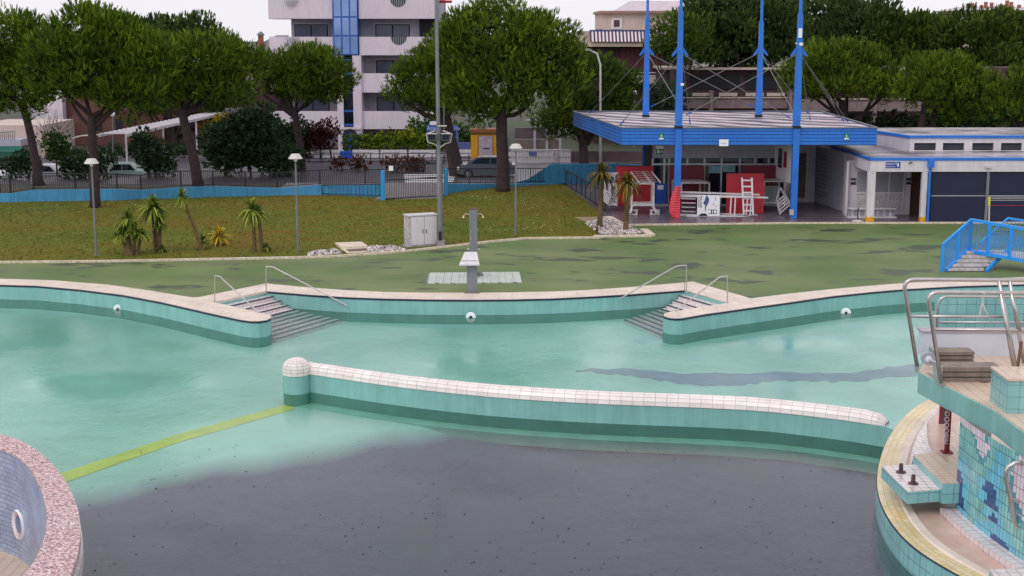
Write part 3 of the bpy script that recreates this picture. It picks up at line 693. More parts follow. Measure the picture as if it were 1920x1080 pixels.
# steel guard rails on the tower
def bentrail(name, lab, base, top, endx, ymid, endmid, slants, r=.045, ground=ZS1):
    Yb = base[2]; b0 = A(base[0], base[1], Yb); t0 = A(top[0], top[1] + 16, Yb - .0); t1 = A(top[0] + 5, top[1] + 4, Yb); t2 = A(top[0] + 18, top[1], Yb); e0 = A(endx, top[1] + 2, Yb)
    rt = thing(name, lab, 'railing', b0, 'bent steel guard rails of the diving tower')
    MB().tube([b0, t0, A(top[0] + 1.5, top[1] + 9, Yb), t1, A(top[0] + 11, top[1] + 1, Yb), t2, e0], r, 10).build('top_rail', M['steel'], rt, smooth_='all')
    fr_ = (ymid - base[1]) / (top[1] + 16 - base[1]); xm = base[0] + (top[0] - base[0]) * fr_
    MB().tube([A(xm, ymid, Yb), A(endmid, ymid + 1, Yb)], r * .75, 8).build('mid_rail', M['steel'], rt, smooth_='all')
    for (xa, ya, xb, yb) in slants: MB().tube([A(xa, ya, Yb), A(xb, yb, Yb)], r, 8).build('post', M['steel'], rt, smooth_='all')
    return rt
YA, YB, YC = 30.6, 28.7, 33.5
r1 = bentrail('guard_rail', 'tall bent steel guard rail on the far side of the springboards', (1720, 690, YA), (1696, 524), 2010, 593, 1887, [(1873, 526, 1905, 690), (1893, 526, 1920, 680)])
r2 = bentrail('guard_rail', 'tall bent steel guard rail on the near side of the springboards', (1765, 718, YB), (1741, 548), 2010, 618, 2010, [(1876, 550, 1902, 690), (1896, 550, 1912, 620)])
r3 = bentrail('guard_rail', 'thin lower guard rail behind the white parapet', (1755, 640, YC), (1759, 556), 2000, 604, 2000, [], r=.032)
fb_ = MB().beam(A(1718, 691, YA), A(1768, 720, YB), .09, .12); fb_.build('base_frame', M['steel'], r2)
p0 = A(1912, 640, 27.9); pb = A(1905, 700, 27.9)
MB().tube([A(1915, 640, 27.6), A(1908, 690, 27.6), A(1904, 713, 27.6)], .035).build('stub_post', mat('rusty_steel', (120, 86, 70), .5, metal=.4), r2, smooth_=True)
# rope
rp = MB().tube([A(1841, 552, YB - .05), A(1843, 565, YB - .05), A(1840, 575, YB - .06), A(1837, 590, YB - .05)], .018, 6).tube([A(1842, 568, YB - .05), A(1847, 582, YB - .07), A(1852, 590, YB - .05)], .018, 6)
rp.tube([A(1838, 549, YB - .05), A(1846, 549, YB - .06), A(1845, 556, YB - .05)], .02, 6)
rp.build('knotted_rope', M['rope'], label='short white rope knotted on the steel guard rail', cat='rope')
# springboard stands : slatted
M['slat'] = mat('weathered_board', (136, 122, 112), .6, var=.25, vs_=3, dirt=.3)
M['slatd'] = mat('weathered_board_dark', (84, 74, 70), .7, var=.2)
def board(lab, x0, x1, yt, yb, Y, depth):
    a_, b_ = A(x0, yt, Y), A(x1, yb, Y); rt = thing('springboard', lab, 'springboard', ((a_.x + b_.x) / 2, Y, b_.z), 'slatted grey springboard ends')
    zt_, zb_ = a_.z, b_.z; n_ = 3; hgt = (zt_ - zb_) / n_
    for i in range(n_): MB().box(a_.x, b_.x, Y + .02 * (i % 2), Y + depth, zb_ + hgt * i + .015, zb_ + hgt * (i + 1) - .01).build('board', M['slat'], rt)
    MB().box(a_.x + .03, b_.x - .03, Y + .05, Y + depth - .03, zb_ + .002, zt_ - .012).build('core', M['slatd'], rt)
    MB().box(a_.x - .05, a_.x - .003, Y - .02, Y + depth, zb_ - .03, zt_ + .01).build('end_bracket', M['steel'], rt)
    return rt
bd = board('grey brown springboard end nearest the beige platform floor', 1768, 1876, 688, 718, 28.9, .5)
board('grey brown springboard end farther back beside the roller wheel', 1757, 1826, 659, 684, 30.3, .45)
s0 = A(1845, 722, 28.9)
MB().tube([(s0.x, 29.0, ZS1 + .0), (s0.x, 29.0, s0.z + .06)], .05).tube([(s0.x, 29.0, ZS1), (s0.x, 29.0, ZS1 + .02)], .16, 10).build('fulcrum_foot', mat('rust_brown', (88, 52, 46), .6), bd)
wc = A(1741, 673, 29.9); wh = thing('fulcrum_wheel', 'round pale plastic roller wheel beside the springboards', 'wheel', wc)
ww = MB(); ww.tube([wc, wc + Vector((.0, .1, 0))], .15, 20); ww.build('wheel', mat('wheel_grey', (170, 172, 182), .4), wh, smooth_=True)
ww = MB(); ww.tube([wc + Vector((0, -.02, 0)), wc + Vector((0, 0.0, 0))], .07, 14); ww.build('hub', M['signwhite'], wh)
ww = MB(); ww.tube([wc + Vector((0, -.04, 0)), wc + Vector((.22, -.1, -.1))], .03, 8); ww.build('handle', M['framegrey'], wh)
# near loop rail lower right
Yn = 25.2; pts = [A(1926, 1006, Yn), A(1906, 985, Yn), A(1898, 950, Yn), A(1887, 900, Yn), A(1886, 885, Yn), A(1891, 875, Yn), A(1903, 868, Yn), A(1960, 866, Yn)]
nr_ = thing('ladder_rail', 'bent steel grab rail in front of the mosaic wall at the lower right edge', 'railing', pts[2])
MB().tube(pts, .045, 10).build('rail', M['steel'], nr_, smooth_='all'); MB().tube([A(1896, 938, Yn), A(1960, 936, Yn)], .036).build('cross_bar', M['steel'], nr_)
# low tiled block bottom right
qb = [tuple(P(x, y, .35)[:2]) for x, y in ((1855, 1067), (1935, 1066), (2010, 1130), (1900, 1135))]
o_ = MB().prism(qb, 0, .34).build('tiled_block', M['pooltile2'], label='low white topped tiled block at the bottom right corner', cat='block'); MB().prism(qb, .34, .35).build('top_tiles', M['whitegrid'], o_)
# ---------------------------------------------------------------- blue footbridge
bl = P(1767, 510, 0); tl = A(1814, 470, bl.y + 1.4)
br = thing('footbridge', 'bright blue arched footbridge with slim balusters at right', 'footbridge', bl)
Wb = Vector((1.72, 0, 0)); hz = tl.z
tp0 = A(1768, 459, bl.y); tp1 = A(1821, 412, tl.y); RH = tp0.z
e1 = A(1920, 489, tl.y - 1.6); e2 = e1 + (e1 - tl) * .5 + Vector((0, 0, -.25)); te1 = Vector((e1.x, e1.y, A(1920, 430, e1.y).z)); te2 = e2 + Vector((0, 0, te1.z - e1.z))
S = M['bridgeblue']
MB().beam(bl + Vector((.15, 0, .05)), tl, .1, .16).beam(tl, e1, .12, .14).beam(e1, e2, .12, .14).build('stringer', S, br)
MB().beam(tp0, tp1, .09, .1).beam(tp1, te1, .1, .12).beam(te1, te2, .1, .12).build('top_rail', S, br)
for f_ in (0, .55, 1.0):
    a_ = bl.lerp(tl, f_); b_ = tp0.lerp(tp1, f_); MB().beam(Vector((b_.x, a_.y, a_.z if f_ else 0)), b_, .12, .1).build('post', S, br)
for f_ in (.36, .74, 1.1): a_ = tl.lerp(e1, f_); b_ = tp1.lerp(te1, f_); MB().beam(a_, Vector((a_.x, a_.y, b_.z)), .12, .1).build('post', S, br)
nb = 0
for i in range(24):
    f_ = (i + .5) / 24; a_ = bl.lerp(tl, f_); b_ = tp0.lerp(tp1, f_); MB().beam(a_, Vector((a_.x, a_.y, b_.z)), .022).build('baluster', S, br)
for i in range(36):
    f_ = (i + .5) / 36 * 1.25; a_ = tl.lerp(e1, f_); b_ = tp1.lerp(te1, f_); MB().beam(a_, Vector((a_.x, a_.y, b_.z)), .022).build('baluster', S, br)
# far side rail
o2 = Vector((1.75, .5, 0))
MB().beam(tp0 + o2, tp1 + o2, .06).beam(tp1 + o2, te1 + o2 + Vector((0, 0, .05)), .08).build('far_rail', S, br)
MB().beam(bl + Wb + Vector((.1, -.1, .05)), tl + Wb, .1, .16).build('far_stringer', S, br)
for i in range(14): f_ = (i + .5) / 14; a_ = tl.lerp(e1, f_) + o2; b_ = tp1.lerp(te1, f_) + o2; MB().beam(a_, Vector((a_.x, a_.y, b_.z)), .03).build('baluster', S, br)
nt_ = 5
for i in range(nt_):
    f_ = (i + .15) / nt_; a_ = bl.lerp(tl, f_) + Vector((.12, 0, 0)); z_ = .06 + (hz - .12) * i / (nt_ - 1)
    MB().box(a_.x, a_.x + 1.62, a_.y, a_.y + .30, z_ - .03, z_ + .07).build('tread', M['offwhite'], br)
MB().prism([(tl.x, tl.y), (e2.x, e2.y), (e2.x + 1.7, e2.y + .6), (tl.x + 1.75, tl.y + .6)], hz - .12, hz - .06).build('deck', M['offwhite'], br)
# ---------------------------------------------------------------- lawn, kerbs, paving
k = N('lawn'); g = k.geo(); n1 = k.noise(.12, 4, g); n2 = k.noise(1.6, 6, g, .65); n3 = k.noise(9, 3, g)
mp = k.n('Mapping'); mp.inputs['Scale'].default_value = (.3, 1, 1); k.l(g, mp.inputs[0]); n4 = k.noise(.9, 5, mp.outputs[0])
c = k.ramp(n1, [(.32, lin((78, 92, 20))), (.5, lin((102, 94, 22))), (.68, lin((112, 84, 26)))])
c = k.mix(k.ramp(n4, [(.42, (0, 0, 0)), (.66, (.8, .8, .8))]), c, lin((88, 104, 30)))
c = k.mix(1, c, k.ramp(n2, [(.3, (.78, .78, .78)), (.7, (1.15, 1.15, 1.15))]), 'MULTIPLY'); c = k.mix(1, c, k.ramp(n3, [(.3, (.85, .85, .85)), (.7, (1.1, 1.1, 1.1))]), 'MULTIPLY')
k.bump(n2, .6, .06); M['lawn'] = k.fin(c, .9, spec=.2)
kerb_px = [(-700, 494), (0, 493), (200, 491), (400, 487), (560, 484), (640, 481), (760, 472), (850, 462), (920, 454), (985, 448), (1060, 447), (1125, 446.5)]
lawn_top = [(1138, 411), (1055, 343.5), (1040, 346), (930, 353), (835, 363), (722, 372), (600, 366), (460, 367), (340, 373), (60, 379), (-700, 384)]
lw = [P(x, y, 0) for x, y in kerb_px] + [P(1095, 413)] + [P(x, y) for x, y in lawn_top]
MB().prism([(p.x, p.y) for p in lw], -.1, .05).build('lawn', M['lawn'], kind='structure')
kp = [P(x, y, 0) for x, y in kerb_px]; ko = offset(kp, .16)
if ko[4].y > kp[4].y: ko = offset(kp, -.16)
MB().prism([(p.x, p.y) for p in kp] + [(p.x, p.y) for p in reversed(ko)], -.05, .09).build('lawn_kerb', M['cream'], label='pale stone kerb between the lawn and the green deck', cat='kerb')
k = N('wet_pavers'); g = k.geo(); b = k.n('TexBrick'); k.l(g, b.inputs['Vector']); b.inputs['Scale'].default_value = 1; b.inputs['Brick Width'].default_value = .5; b.inputs['Row Height'].default_value = .5; b.inputs['Mortar Size'].default_value = .02; b.offset = 0
b.inputs['Color1'].default_value = lin((112, 96, 108)); b.inputs['Color2'].default_value = lin((98, 86, 98)); b.inputs['Mortar'].default_value = lin((70, 60, 70))
n1 = k.noise(.5, 5, g); k.bump(k.noise(20, 3, g), .1, .01)
M['pavers'] = k.fin(k.mix(1, b.outputs['Color'], k.ramp(n1, [(.3, (.75, .75, .75)), (.7, (1.15, 1.15, 1.15))]), 'MULTIPLY'), .3)
pv = [(1172, 423), (1290, 420), (1480, 418.5), (1620, 418.5), (1760, 418), (2500, 417), (2500, 340), (1700, 330), (1190, 318), (1053, 342), (1140, 410)]
MB().prism([tuple(P(x, y)[:2]) for x, y in pv], -.1, .02).build('terrace_paving', M['pavers'], kind='structure')
e0, e1, e2_ = P(1172, 423), P(1480, 419.5), P(2500, 417.5)
MB().beam(Vector((e0.x, e0.y, .03)), Vector((e1.x, e1.y, .03)), .16, .1).beam(Vector((e1.x, e1.y, .03)), Vector((e2_.x, e2_.y, .03)), .16, .1).build('terrace_kerb', M['cream'], label='thin cream kerb along the front edge of the terrace', cat='kerb')
# gravel bed with palms
k = N('gravel_bed'); g = k.geo(); v = k.n('TexVoronoi'); v.inputs['Scale'].default_value = 7; k.l(g, v.inputs['Vector']); h = k.n('SeparateColor'); k.l(v.outputs['Color'], h.inputs[0])
M['gravel'] = k.fin(k.mix(1, k.ramp(h.outputs[0], [(0, lin((86, 74, 72))), (.5, lin((150, 136, 132))), (1, lin((214, 204, 200)))]), k.ramp(v.outputs['Distance'], [(.2, (1, 1, 1)), (.6, (.3, .28, .28))]), 'MULTIPLY'), .8)
k.t.nodes
def stones(name, px, z, n, seed, label, size=(.05, .12)):
    poly = [P(x, y) for x, y in px]; rnd = random.Random(seed); xs_ = [p.x for p in poly]; ys_ = [p.y for p in poly]; m_ = MB(); c_ = 0
    while c_ < n:
        x, y = rnd.uniform(min(xs_), max(xs_)), rnd.uniform(min(ys_), max(ys_))
        if not inside(x, y, poly): continue
        c_ += 1; r = rnd.uniform(*size); a0 = rnd.uniform(0, 6); q = [(x + r * math.cos(a0 + t) * rnd.uniform(.7, 1.2), y + r * math.sin(a0 + t) * rnd.uniform(.7, 1.2)) for t in (0, 1.2, 2.4, 3.6, 4.9)]
        m_.hexa([(a_, b_, z - .02) for a_, b_ in q], [(x + (a_ - x) * .55, y + (b_ - y) * .55, z + r * .8) for a_, b_ in q])
    return m_.build(name, M['stone'], label=label, cat='stones', kind='stuff')
k = N('loose_stone'); g = k.geo(); oi = k.noise(7, 1, g); M['stone'] = k.fin(k.ramp(oi, [(.35, lin((110, 98, 98))), (.5, lin((180, 168, 166))), (.65, lin((226, 220, 218)))]), .8)
gb = [(1098, 420), (1128, 441), (1204, 440), (1192, 432), (1160, 417), (1140, 410)]
MB().prism([tuple(P(x, y)[:2]) for x, y in gb], -.1, .055).build('gravel_bed', M['gravel'], label='bed of grey pebbles around the two small palms', cat='gravel bed', kind='stuff')
stones('pebbles', gb, .06, 420, 3, 'loose grey and white pebbles spread around the two small palms')
MB().prism([tuple(P(x, y)[:2]) for x, y in ((1077, 410), (1140, 409), (1158, 417), (1098, 418.5))], -.05, .09).build('timber_slab', mat('tan_slab', (150, 128, 104), .8, fine=10), label='tan flat slab beside the pebble bed at the lawn corner', cat='slab')
def kline(px, wd, lab):
    m_ = MB()
    for a_, b_ in zip(px, px[1:]): pa, pb_ = P(*a_), P(*b_); m_.beam(Vector((pa.x, pa.y, .03)), Vector((pb_.x, pb_.y, .03)), wd, .14)
    return m_.build('bed_kerb', M['cream'], label=lab, cat='kerb', group='kerbs of the pebble bed')
kline([(1114, 445), (1221, 443.5)], .26, 'pale front kerb of the pebble bed by the green deck')
kline([(1221, 443), (1207, 432)], .4, 'short pale end kerb of the pebble bed')
kline([(1140, 409), (1180, 431)], .45, 'pale diagonal kerb between the pebble bed and the terrace')
# pebble patches and stone hatch on lawn edge
stones('white_stones', [(576, 481), (590, 474), (632, 470), (640, 479)], .07, 130, 5, 'heap of white and grey stones left of the stone hatch')
stones('white_stones', [(690, 477), (688, 466), (735, 464), (762, 471)], .07, 150, 6, 'heap of white and grey stones right of the stone hatch')
ht = thing('stone_hatch', 'low rectangular stone edged hatch sunk in the lawn edge', 'hatch', P(665, 472))
def q3(px, z0, z1): return [tuple(P(x, y)[:2]) for x, y in px]
MB().prism(q3([(628, 461), (678, 459), (690, 467), (640, 470)], 0, 0), -.02, .16).build('lid', M['cream'], ht)
MB().prism(q3([(640, 470.3), (690, 467.3), (700, 475), (652, 478)], 0, 0), -.02, .1).build('frame', M['cream'], ht)
MB().prism(q3([(648, 471.5), (686, 469), (693, 474), (655, 476)], 0, 0), -.02, .104).build('pit', M['brown'], ht)
# ---------------------------------------------------------------- blue boundary wall with iron fence
def polywall(name, lab, base_px, top_y, m_, th=.2, grp=None):
    b_ = [P(x, y, 0) for x, y in base_px]; zt_ = [A(x, ty, p.y).z for (x, y), ty, p in zip(base_px, top_y, b_)]
    bk_ = [p + Vector((0, th, 0)) for p in b_]; q = MB().ribbon(b_, -.2, zt_).ribbon(bk_, -.2, zt_, flip=True)
    q.strip([Vector((p.x, p.y, z)) for p, z in zip(b_, zt_)], [Vector((p.x, p.y, z)) for p, z in zip(bk_, zt_)])
    for i in (0, -1): q.face([(b_[i].x, b_[i].y, -.2), (bk_[i].x, bk_[i].y, -.2), (bk_[i].x, bk_[i].y, zt_[i]), (b_[i].x, b_[i].y, zt_[i])])
    return q.build(name, m_, label=lab, cat='wall', group=grp), b_, zt_
bpx = [(-60, 381), (0, 381), (20, 381), (64, 379.5), (220, 377.5), (265, 375), (340, 373.5), (400, 371), (520, 368), (600, 367.5), (685, 368), (716, 371.5)]
tpy = [363, 363, 363, 356.5, 354.5, 356.5, 351, 349.5, 352.5, 347, 346, 346]
polywall('boundary_wall', 'long low light blue boundary wall behind the lawn left of the gate', bpx, tpy, M['wallblue'])
polywall('boundary_wall', 'low light blue wall section right of the gate tapering into the lawn', [(838, 364.5), (880, 358.5), (935, 353), (1020, 348), (1094, 344.2)], [345, 345, 345, 344, 341], M['wallblue'])
def fence(name, lab, pts, tops, hgt_bar=.12, bar=.026, posts=2.4, m_=None, low=.08, grp='dark iron fences'):
    """pts: ground/top-of-wall points, tops: z of the top rail"""
    m_ = m_ or M['black']; rt = thing(name, lab, 'fence', pts[0], grp); tr = MB(); brs = MB(); pp = []
    for (p, q, tp, tq) in zip(pts, pts[1:], tops, tops[1:]):
        tr.beam(Vector((p.x, p.y, tp)), Vector((q.x, q.y, tq)), .05, .05); tr.beam(p + Vector((0, 0, low)), q + Vector((0, 0, low)), .04, .04)
        l = (q - p).length; n_ = max(1, int(l / hgt_bar))
        for i in range(n_):
            c_ = p.lerp(q, (i + .5) / n_); zt_ = tp + (tq - tp) * (i + .5) / n_; brs.beam(c_ + Vector((0, 0, low)), Vector((c_.x, c_.y, zt_)), bar)
        n_ = max(1, round(l / posts))
        for i in range(n_ + 1): pp.append((p.lerp(q, i / n_), tp + (tq - tp) * i / n_))
    tr.build('rails', m_, rt); brs.build('bars', m_, rt)
    seen = []
    for c_, z_ in pp:
        if any((c_ - s_).length < .3 for s_ in seen): continue
        seen.append(c_); MB().beam(c_, Vector((c_.x, c_.y, z_ + .03)), .055).build('post', m_, rt)
    return rt
def on_wall(px, y0, y1):
    ps = [];
    tops = []
    for (x, y), t in zip(px, y1):
        b_ = P(x, y, 0); z0 = A(x, y0[px.index((x, y))], b_.y).z; ps.append(Vector((b_.x, b_.y + .1, z0))); tops.append(A(x, t, b_.y).z)
    return ps, tops
ps, tps = on_wall(bpx, tpy, [331, 331, 330, 325.5, 326, 329, 321, 321, 324, 319, 318, 318])
fence('iron_fence', 'long dark iron bar fence on the blue wall left of the gate', ps, tps)
px_ = [(838, 364.5), (880, 358.5), (935, 353), (1053, 344)]
ps, tps = on_wall(px_, [345, 345, 345, 341], [316.5, 316.5, 316, 315.5])
fence('iron_fence', 'dark iron bar fence right of the gate ending at the terrace corner', ps, tps, .2)
px_ = [(1053, 344), (1090, 366), (1135, 398)]
ps, tps = on_wall(px_, [343.5, 365.5, 397.5], [315.5, 334, 362])
fence('iron_fence', 'dark iron railing running down beside the terrace and the lawn', ps, tps, .9, .02, 1.6)
polywall('ramp_wall', 'light blue sloping ramp parapet behind the iron fence near the terrace', [(960, 347), (990, 346.5), (1033, 346), (1140, 345), (1200, 344)], [345, 336, 308, 307, 309], M['wallblue'])
# short lower bar fence in front of the wall
gp = [P(605, 367), P(716, 371)]; fence('iron_fence', 'low dark bar fence standing just in front of the blue wall by the gate', [p + Vector((0, -.15, .0)) for p in gp], [A(605, 346, gp[0].y).z, A(716, 345, gp[1].y).z], .26, .018, 9, low=.15)
# gate posts + gate
for x, y, t, lab in ((718, 377, 320, 'light blue square gate post left of the black gate'), (836, 369, 317, 'light blue square gate post right of the black gate')):
    b_ = P(x, y); MB().box(b_.x - .12, b_.x + .12, b_.y, b_.y + .24, 0, A(x, t, b_.y).z).build('gate_post', M['lblue'], label=lab, cat='gate post', group='light blue gate posts')
g0, g1 = P(724, 377), P(833, 371); zt0 = A(722, 304, g0.y).z
gt = thing('gate', 'wide black iron bar gate standing between the light blue gate posts', 'gate', (g0 + g1) / 2)
fr = MB(); 
for z_ in (.12, 1.25, zt0 - .22): fr.beam(g0 + Vector((0, .1, z_)), g1 + Vector((0, .1, z_)), .06)
fr.build('frame', M['black'], gt); br_ = MB(); nn_ = 34
for i in range(nn_ + 1): c_ = g0.lerp(g1, i / nn_) + Vector((0, .1, 0)); br_.beam(c_ + Vector((0, 0, .08)), c_ + Vector((0, 0, zt0)), .028)
br_.build('bars', M['black'], gt)
sg = A(733, 316, g0.y); MB().box(sg.x - .13, sg.x + .13, g0.y + .02, g0.y + .05, sg.z - .14, sg.z + .16).build('notice', M['signwhite'], gt)
# ---------------------------------------------------------------- road behind
k = N('street_asphalt'); g = k.geo(); n1 = k.noise(.4, 5, g); n2 = k.noise(30, 2, g)
M['asphalt'] = k.fin(k.mix(1, k.ramp(n1, [(.3, lin((60, 58, 66))), (.7, lin((86, 82, 90)))]), k.ramp(n2, [(.3, (.85, .85, .85)), (.7, (1.1, 1.1, 1.1))]), 'MULTIPLY'), .4)
MB().prism([(-120, 92.5), (-2, 92.5), (8, 97), (8, 112), (-120, 112)], -.1, -.012).build('street', M['asphalt'], kind='structure')
M['pave'] = mat('pavement_grey', (132, 124, 128), .6, fine=6, dirt=.2)
MB().prism([(-15, 86.5), (-8.2, 86), (-8.2, 83), (-4.2, 84), (-4, 92.3), (-15, 92.3)], -.1, .1).build('pavement', M['pave'], kind='structure')
MB().prism([(-120, 112.2), (8, 112.2), (8, 116), (-120, 116)], -.1, .12).build('far_pavement', M['pave'], kind='structure')
for i in range(6):
    MB().quad((-7.2 - .1 * i, 92.8 + i * 1.1, .0), (-4.0, 92.8 + i * 1.1, .0), (-4.0, 93.4 + i * 1.1, .0), (-7.2 - .1 * i, 93.4 + i * 1.1, .0)).build('crossing_stripe', M['signwhite'], kind='structure')
# ---------------------------------------------------------------- lamps, pole, cabinet, shower
def lamp(xb, yb, xt, yt, lab):
    b_ = P(xb, yb); t_ = A(xt, yt, b_.y); rt = thing('garden_lamp', lab, 'lamp', b_, 'slim garden lamps with white cone hats')
    h_ = t_.z
    MB().lathe((b_.x, b_.y, 0), [(.1, 0), (.1, .05), (.055, .07), (.055, h_ * .5), (.04, h_ * .5), (.04, h_ - .1)], 12).build('pole', M['greypaint'], rt, smooth_=True)
    MB().lathe((b_.x, b_.y, h_ - .12), [(.06, -.12), (.1, 0), (.32, -.02), (.33, .0), (.19, .2), (.0, .22)], 20).build('lamp_shade', M['lampwhite'], rt, smooth_=True)
    MB().lathe((b_.x, b_.y, h_ - .2), [(.0, -.07), (.07, -.05), (.08, .06)], 12).build('bulb_housing', M['signwhite'], rt)
lamp(181, 480, 171, 301, 'slim garden lamp with white hat at the left of the lawn')
lamp(559, 475, 554, 292, 'slim garden lamp with white hat in the middle of the lawn')
lamp(967, 441, 967, 273, 'slim garden lamp with white hat right of the tall pole')
b_ = P(826, 463); fp = thing('floodlight_pole', 'tall grey floodlight pole rising from the lawn beside the white cabinet', 'pole', b_)
tp_ = A(817.5, -30, b_.y)
MB().tube([b_, Vector((b_.x - .02, b_.y, 4.3)), Vector((b_.x - .05, b_.y, 4.32)), (tp_.x, b_.y, tp_.z)], [.13, .125, .1, .08], 14).build('pole', M['galv'], fp, smooth_=True)
MB().lathe((b_.x, b_.y, .02), [(.22, 0), (.22, .3), (.14, .32)], 14).build('base_collar', M['concrete'], fp)
MB().box(b_.x - .07, b_.x + .07, b_.y - .19, b_.y - .13, .3, .75).build('hatch', M['black'], fp)
for s_, zz in ((-1, 0), (1, .02)):
    c_ = A(823 + s_ * 13, 256, b_.y - .2); r_ = MB().box(c_.x - .2, c_.x + .2, c_.y - .1, c_.y + .1, c_.z - .18, c_.z + .12).build('floodlight', M['greypaint'], fp)
    MB().tube([Vector((b_.x, b_.y, c_.z - .55)), Vector((b_.x + s_ * .25, b_.y - .1, c_.z - .35)), Vector((c_.x + s_ * .2, c_.y + .16, c_.z - .28)), Vector((c_.x + s_ * .28, c_.y + .16, c_.z + .1)), Vector((c_.x - s_ * .15, c_.y + .16, c_.z + .26))], .03, 6).build('bracket', M['lampwhite'], r_)
    MB().box(c_.x - .17, c_.x + .17, c_.y - .115, c_.y - .101, c_.z - .15, c_.z + .09).build('lens', M['glass'], r_)
    MB().box(c_.x - .22, c_.x + .22, c_.y - .18, c_.y + .05, c_.z + .13, c_.z + .155).build('hood', M['lampwhite'], r_)
c_ = A(813, 231, b_.y - .2); cm = MB().box(c_.x - .16, c_.x + .14, c_.y - .08, c_.y + .08, c_.z - .07, c_.z + .07).build('camera_box', M['lampwhite'], fp)
MB().beam(Vector((b_.x - .1, b_.y - .1, c_.z - .13)), Vector((b_.x + .35, b_.y - .1, c_.z - .13)), .05).build('cross_arm', M['lampwhite'], fp)
MB().beam(Vector((b_.x + .22, b_.y - .1, c_.z - .3)), Vector((b_.x + .22, b_.y - .1, c_.z + .8)), .03).build('antenna', M['galv'], fp)
cb0 = P(766, 465.5); cb1 = P(820, 462); zc = A(766, 406, cb0.y).z
cr = thing('utility_cabinet', 'white two door utility cabinet on the lawn edge beside the tall pole', 'cabinet', (cb0 + cb1) / 2)
dr = (cb1 - cb0); dr.normalize(); nr2 = Vector((-dr.y, dr.x, 0)); L_ = (cb1 - cb0).length
mid_ = (cb0 + cb1) / 2 + nr2 * .32
MB().obox(mid_, dr, L_, .6, .08, zc).build('housing', M['offwhite'], cr); MB().obox(mid_, dr, L_ + .08, .7, zc, zc + .05).build('roof', M['lampwhite'], cr); MB().obox(mid_, dr, L_ + .3, .8, 0, .08).build('plinth', M['concrete'], cr)
for i, (f0, f1) in enumerate(((.1, .545), (.56, .985))):
    pa, pb_ = cb0 + dr * L_ * f0, cb0 + dr * L_ * f1; o_ = MB().obox((pa + pb_) / 2 - nr2 * .0, dr, (pb_ - pa).length, .04, .14, zc - .05).build('door', M['white'], cr)
    pc_ = pb_ if i == 0 else pa; MB().obox(pc_ - nr2 * .04 + dr * (-.08 if i == 0 else .08), dr, .03, .03, zc * .45, zc * .58).build('handle', M['galv'], o_)
# shower
b_ = P(888, 522); t_ = A(887, 392, b_.y); sh = thing('shower_column', 'tall grey shower column with two bent arms on the slatted grating', 'shower', b_)
MB().box(b_.x - .16, b_.x + .16, b_.y - .14, b_.y + .14, 0, t_.z).build('column', M['greypaint'], sh); MB().box(b_.x - .17, b_.x + .17, b_.y - .15, b_.y + .15, t_.z, t_.z + .04).build('top_cap', M['brown'], sh)
hz_ = A(887, 402, b_.y).z
for s_ in (-1, 1):
    MB().tube([(b_.x + s_ * .16, b_.y, hz_), (b_.x + s_ * .32, b_.y, hz_ + .03), (b_.x + s_ * .40, b_.y, hz_ - .06)], .018, 6).build('shower_arm', M['cream'], sh)
    MB().lathe((b_.x + s_ * .4, b_.y, hz_ - .14), [(.05, 0), (.03, .05), (.015, .09)], 8).build('shower_head', M['cream'], sh)
    zz = A(887, 467, b_.y).z; MB().beam((b_.x + s_ * .16, b_.y, zz), (b_.x + s_ * .26, b_.y, zz), .05).build('tap', M['lampwhite'], sh)
MB().tube([(b_.x - .1, b_.y - .16, zz + .2), (b_.x - .1, b_.y - .16, hz_ - .6)], .02, 6).build('pipe', M['steel'], sh)
g_ = [P(806, 512.5), P(974, 511), P(979, 530.5), P(802, 532.5)]
gr = thing('slatted_grating', 'long pale slatted floor grating around the foot of the shower column', 'grating', (g_[0] + g_[2]) / 2)
M['grate'] = tilemat('grating_slats', (206, 212, 206), (194, 202, 196), (90, 96, 92), .5, .04, .6, .006, patchy=.4, use='geo')
for i in range(12):
    a0, a1 = g_[0].lerp(g_[1], i / 12), g_[0].lerp(g_[1], (i + .96) / 12); c0, c1 = g_[3].lerp(g_[2], i / 12), g_[3].lerp(g_[2], (i + .96) / 12)
    MB().prism([tuple(c0[:2]), tuple(c1[:2]), tuple(a1[:2]), tuple(a0[:2])], 0, .035).build('grating_panel', M['grate'], gr)
MB().box(g_[0].x - .05, g_[1].x + .05, g_[2].y + .1, g_[0].y - .1, 0, .012).build('drain_tray', M['greypaint'], gr)
dv = P(899, 518); MB().lathe(dv, [(.0, .25), (.1, .22), (.16, .1), (.17, 0)][::-1], 12).build('foot_tap', M['galv'], gr, smooth_=True)
b_ = P(885, 551); lc = thing('sloped_stand', 'grey post with sloping white trapezoid top standing at the pool coping', 'stand', b_)
zt_ = A(885, 498, b_.y).z
MB().box(b_.x - .2, b_.x + .2, b_.y - .02, b_.y + .26, 0, zt_).build('post', M['greypaint'], lc); MB().box(b_.x - .3, b_.x + .3, b_.y - .1, b_.y + .3, 0, .06).build('foot_plate', mat('foot_brown', (120, 104, 96), .7), lc)
q0, q1 = A(861, 498, b_.y - .25), A(899, 498, b_.y - .25); r0, r1_ = A(871.5, 474.5, b_.y + .35), A(894, 474.5, b_.y + .35)
tp2 = MB().hexa([q0, q1, r1_, r0], [q0 + Vector((0, 0, .05)), q1 + Vector((0, 0, .05)), r1_ + Vector((0, 0, .05)), r0 + Vector((0, 0, .05))]).build('sloped_top', M['white'], lc)
MB().beam(q0.lerp(r0, .28) + Vector((.02, -.01, .056)), q1.lerp(r1_, .28) + Vector((-.02, -.01, .056)), .02, .01).build('seam', M['greypaint'], tp2)
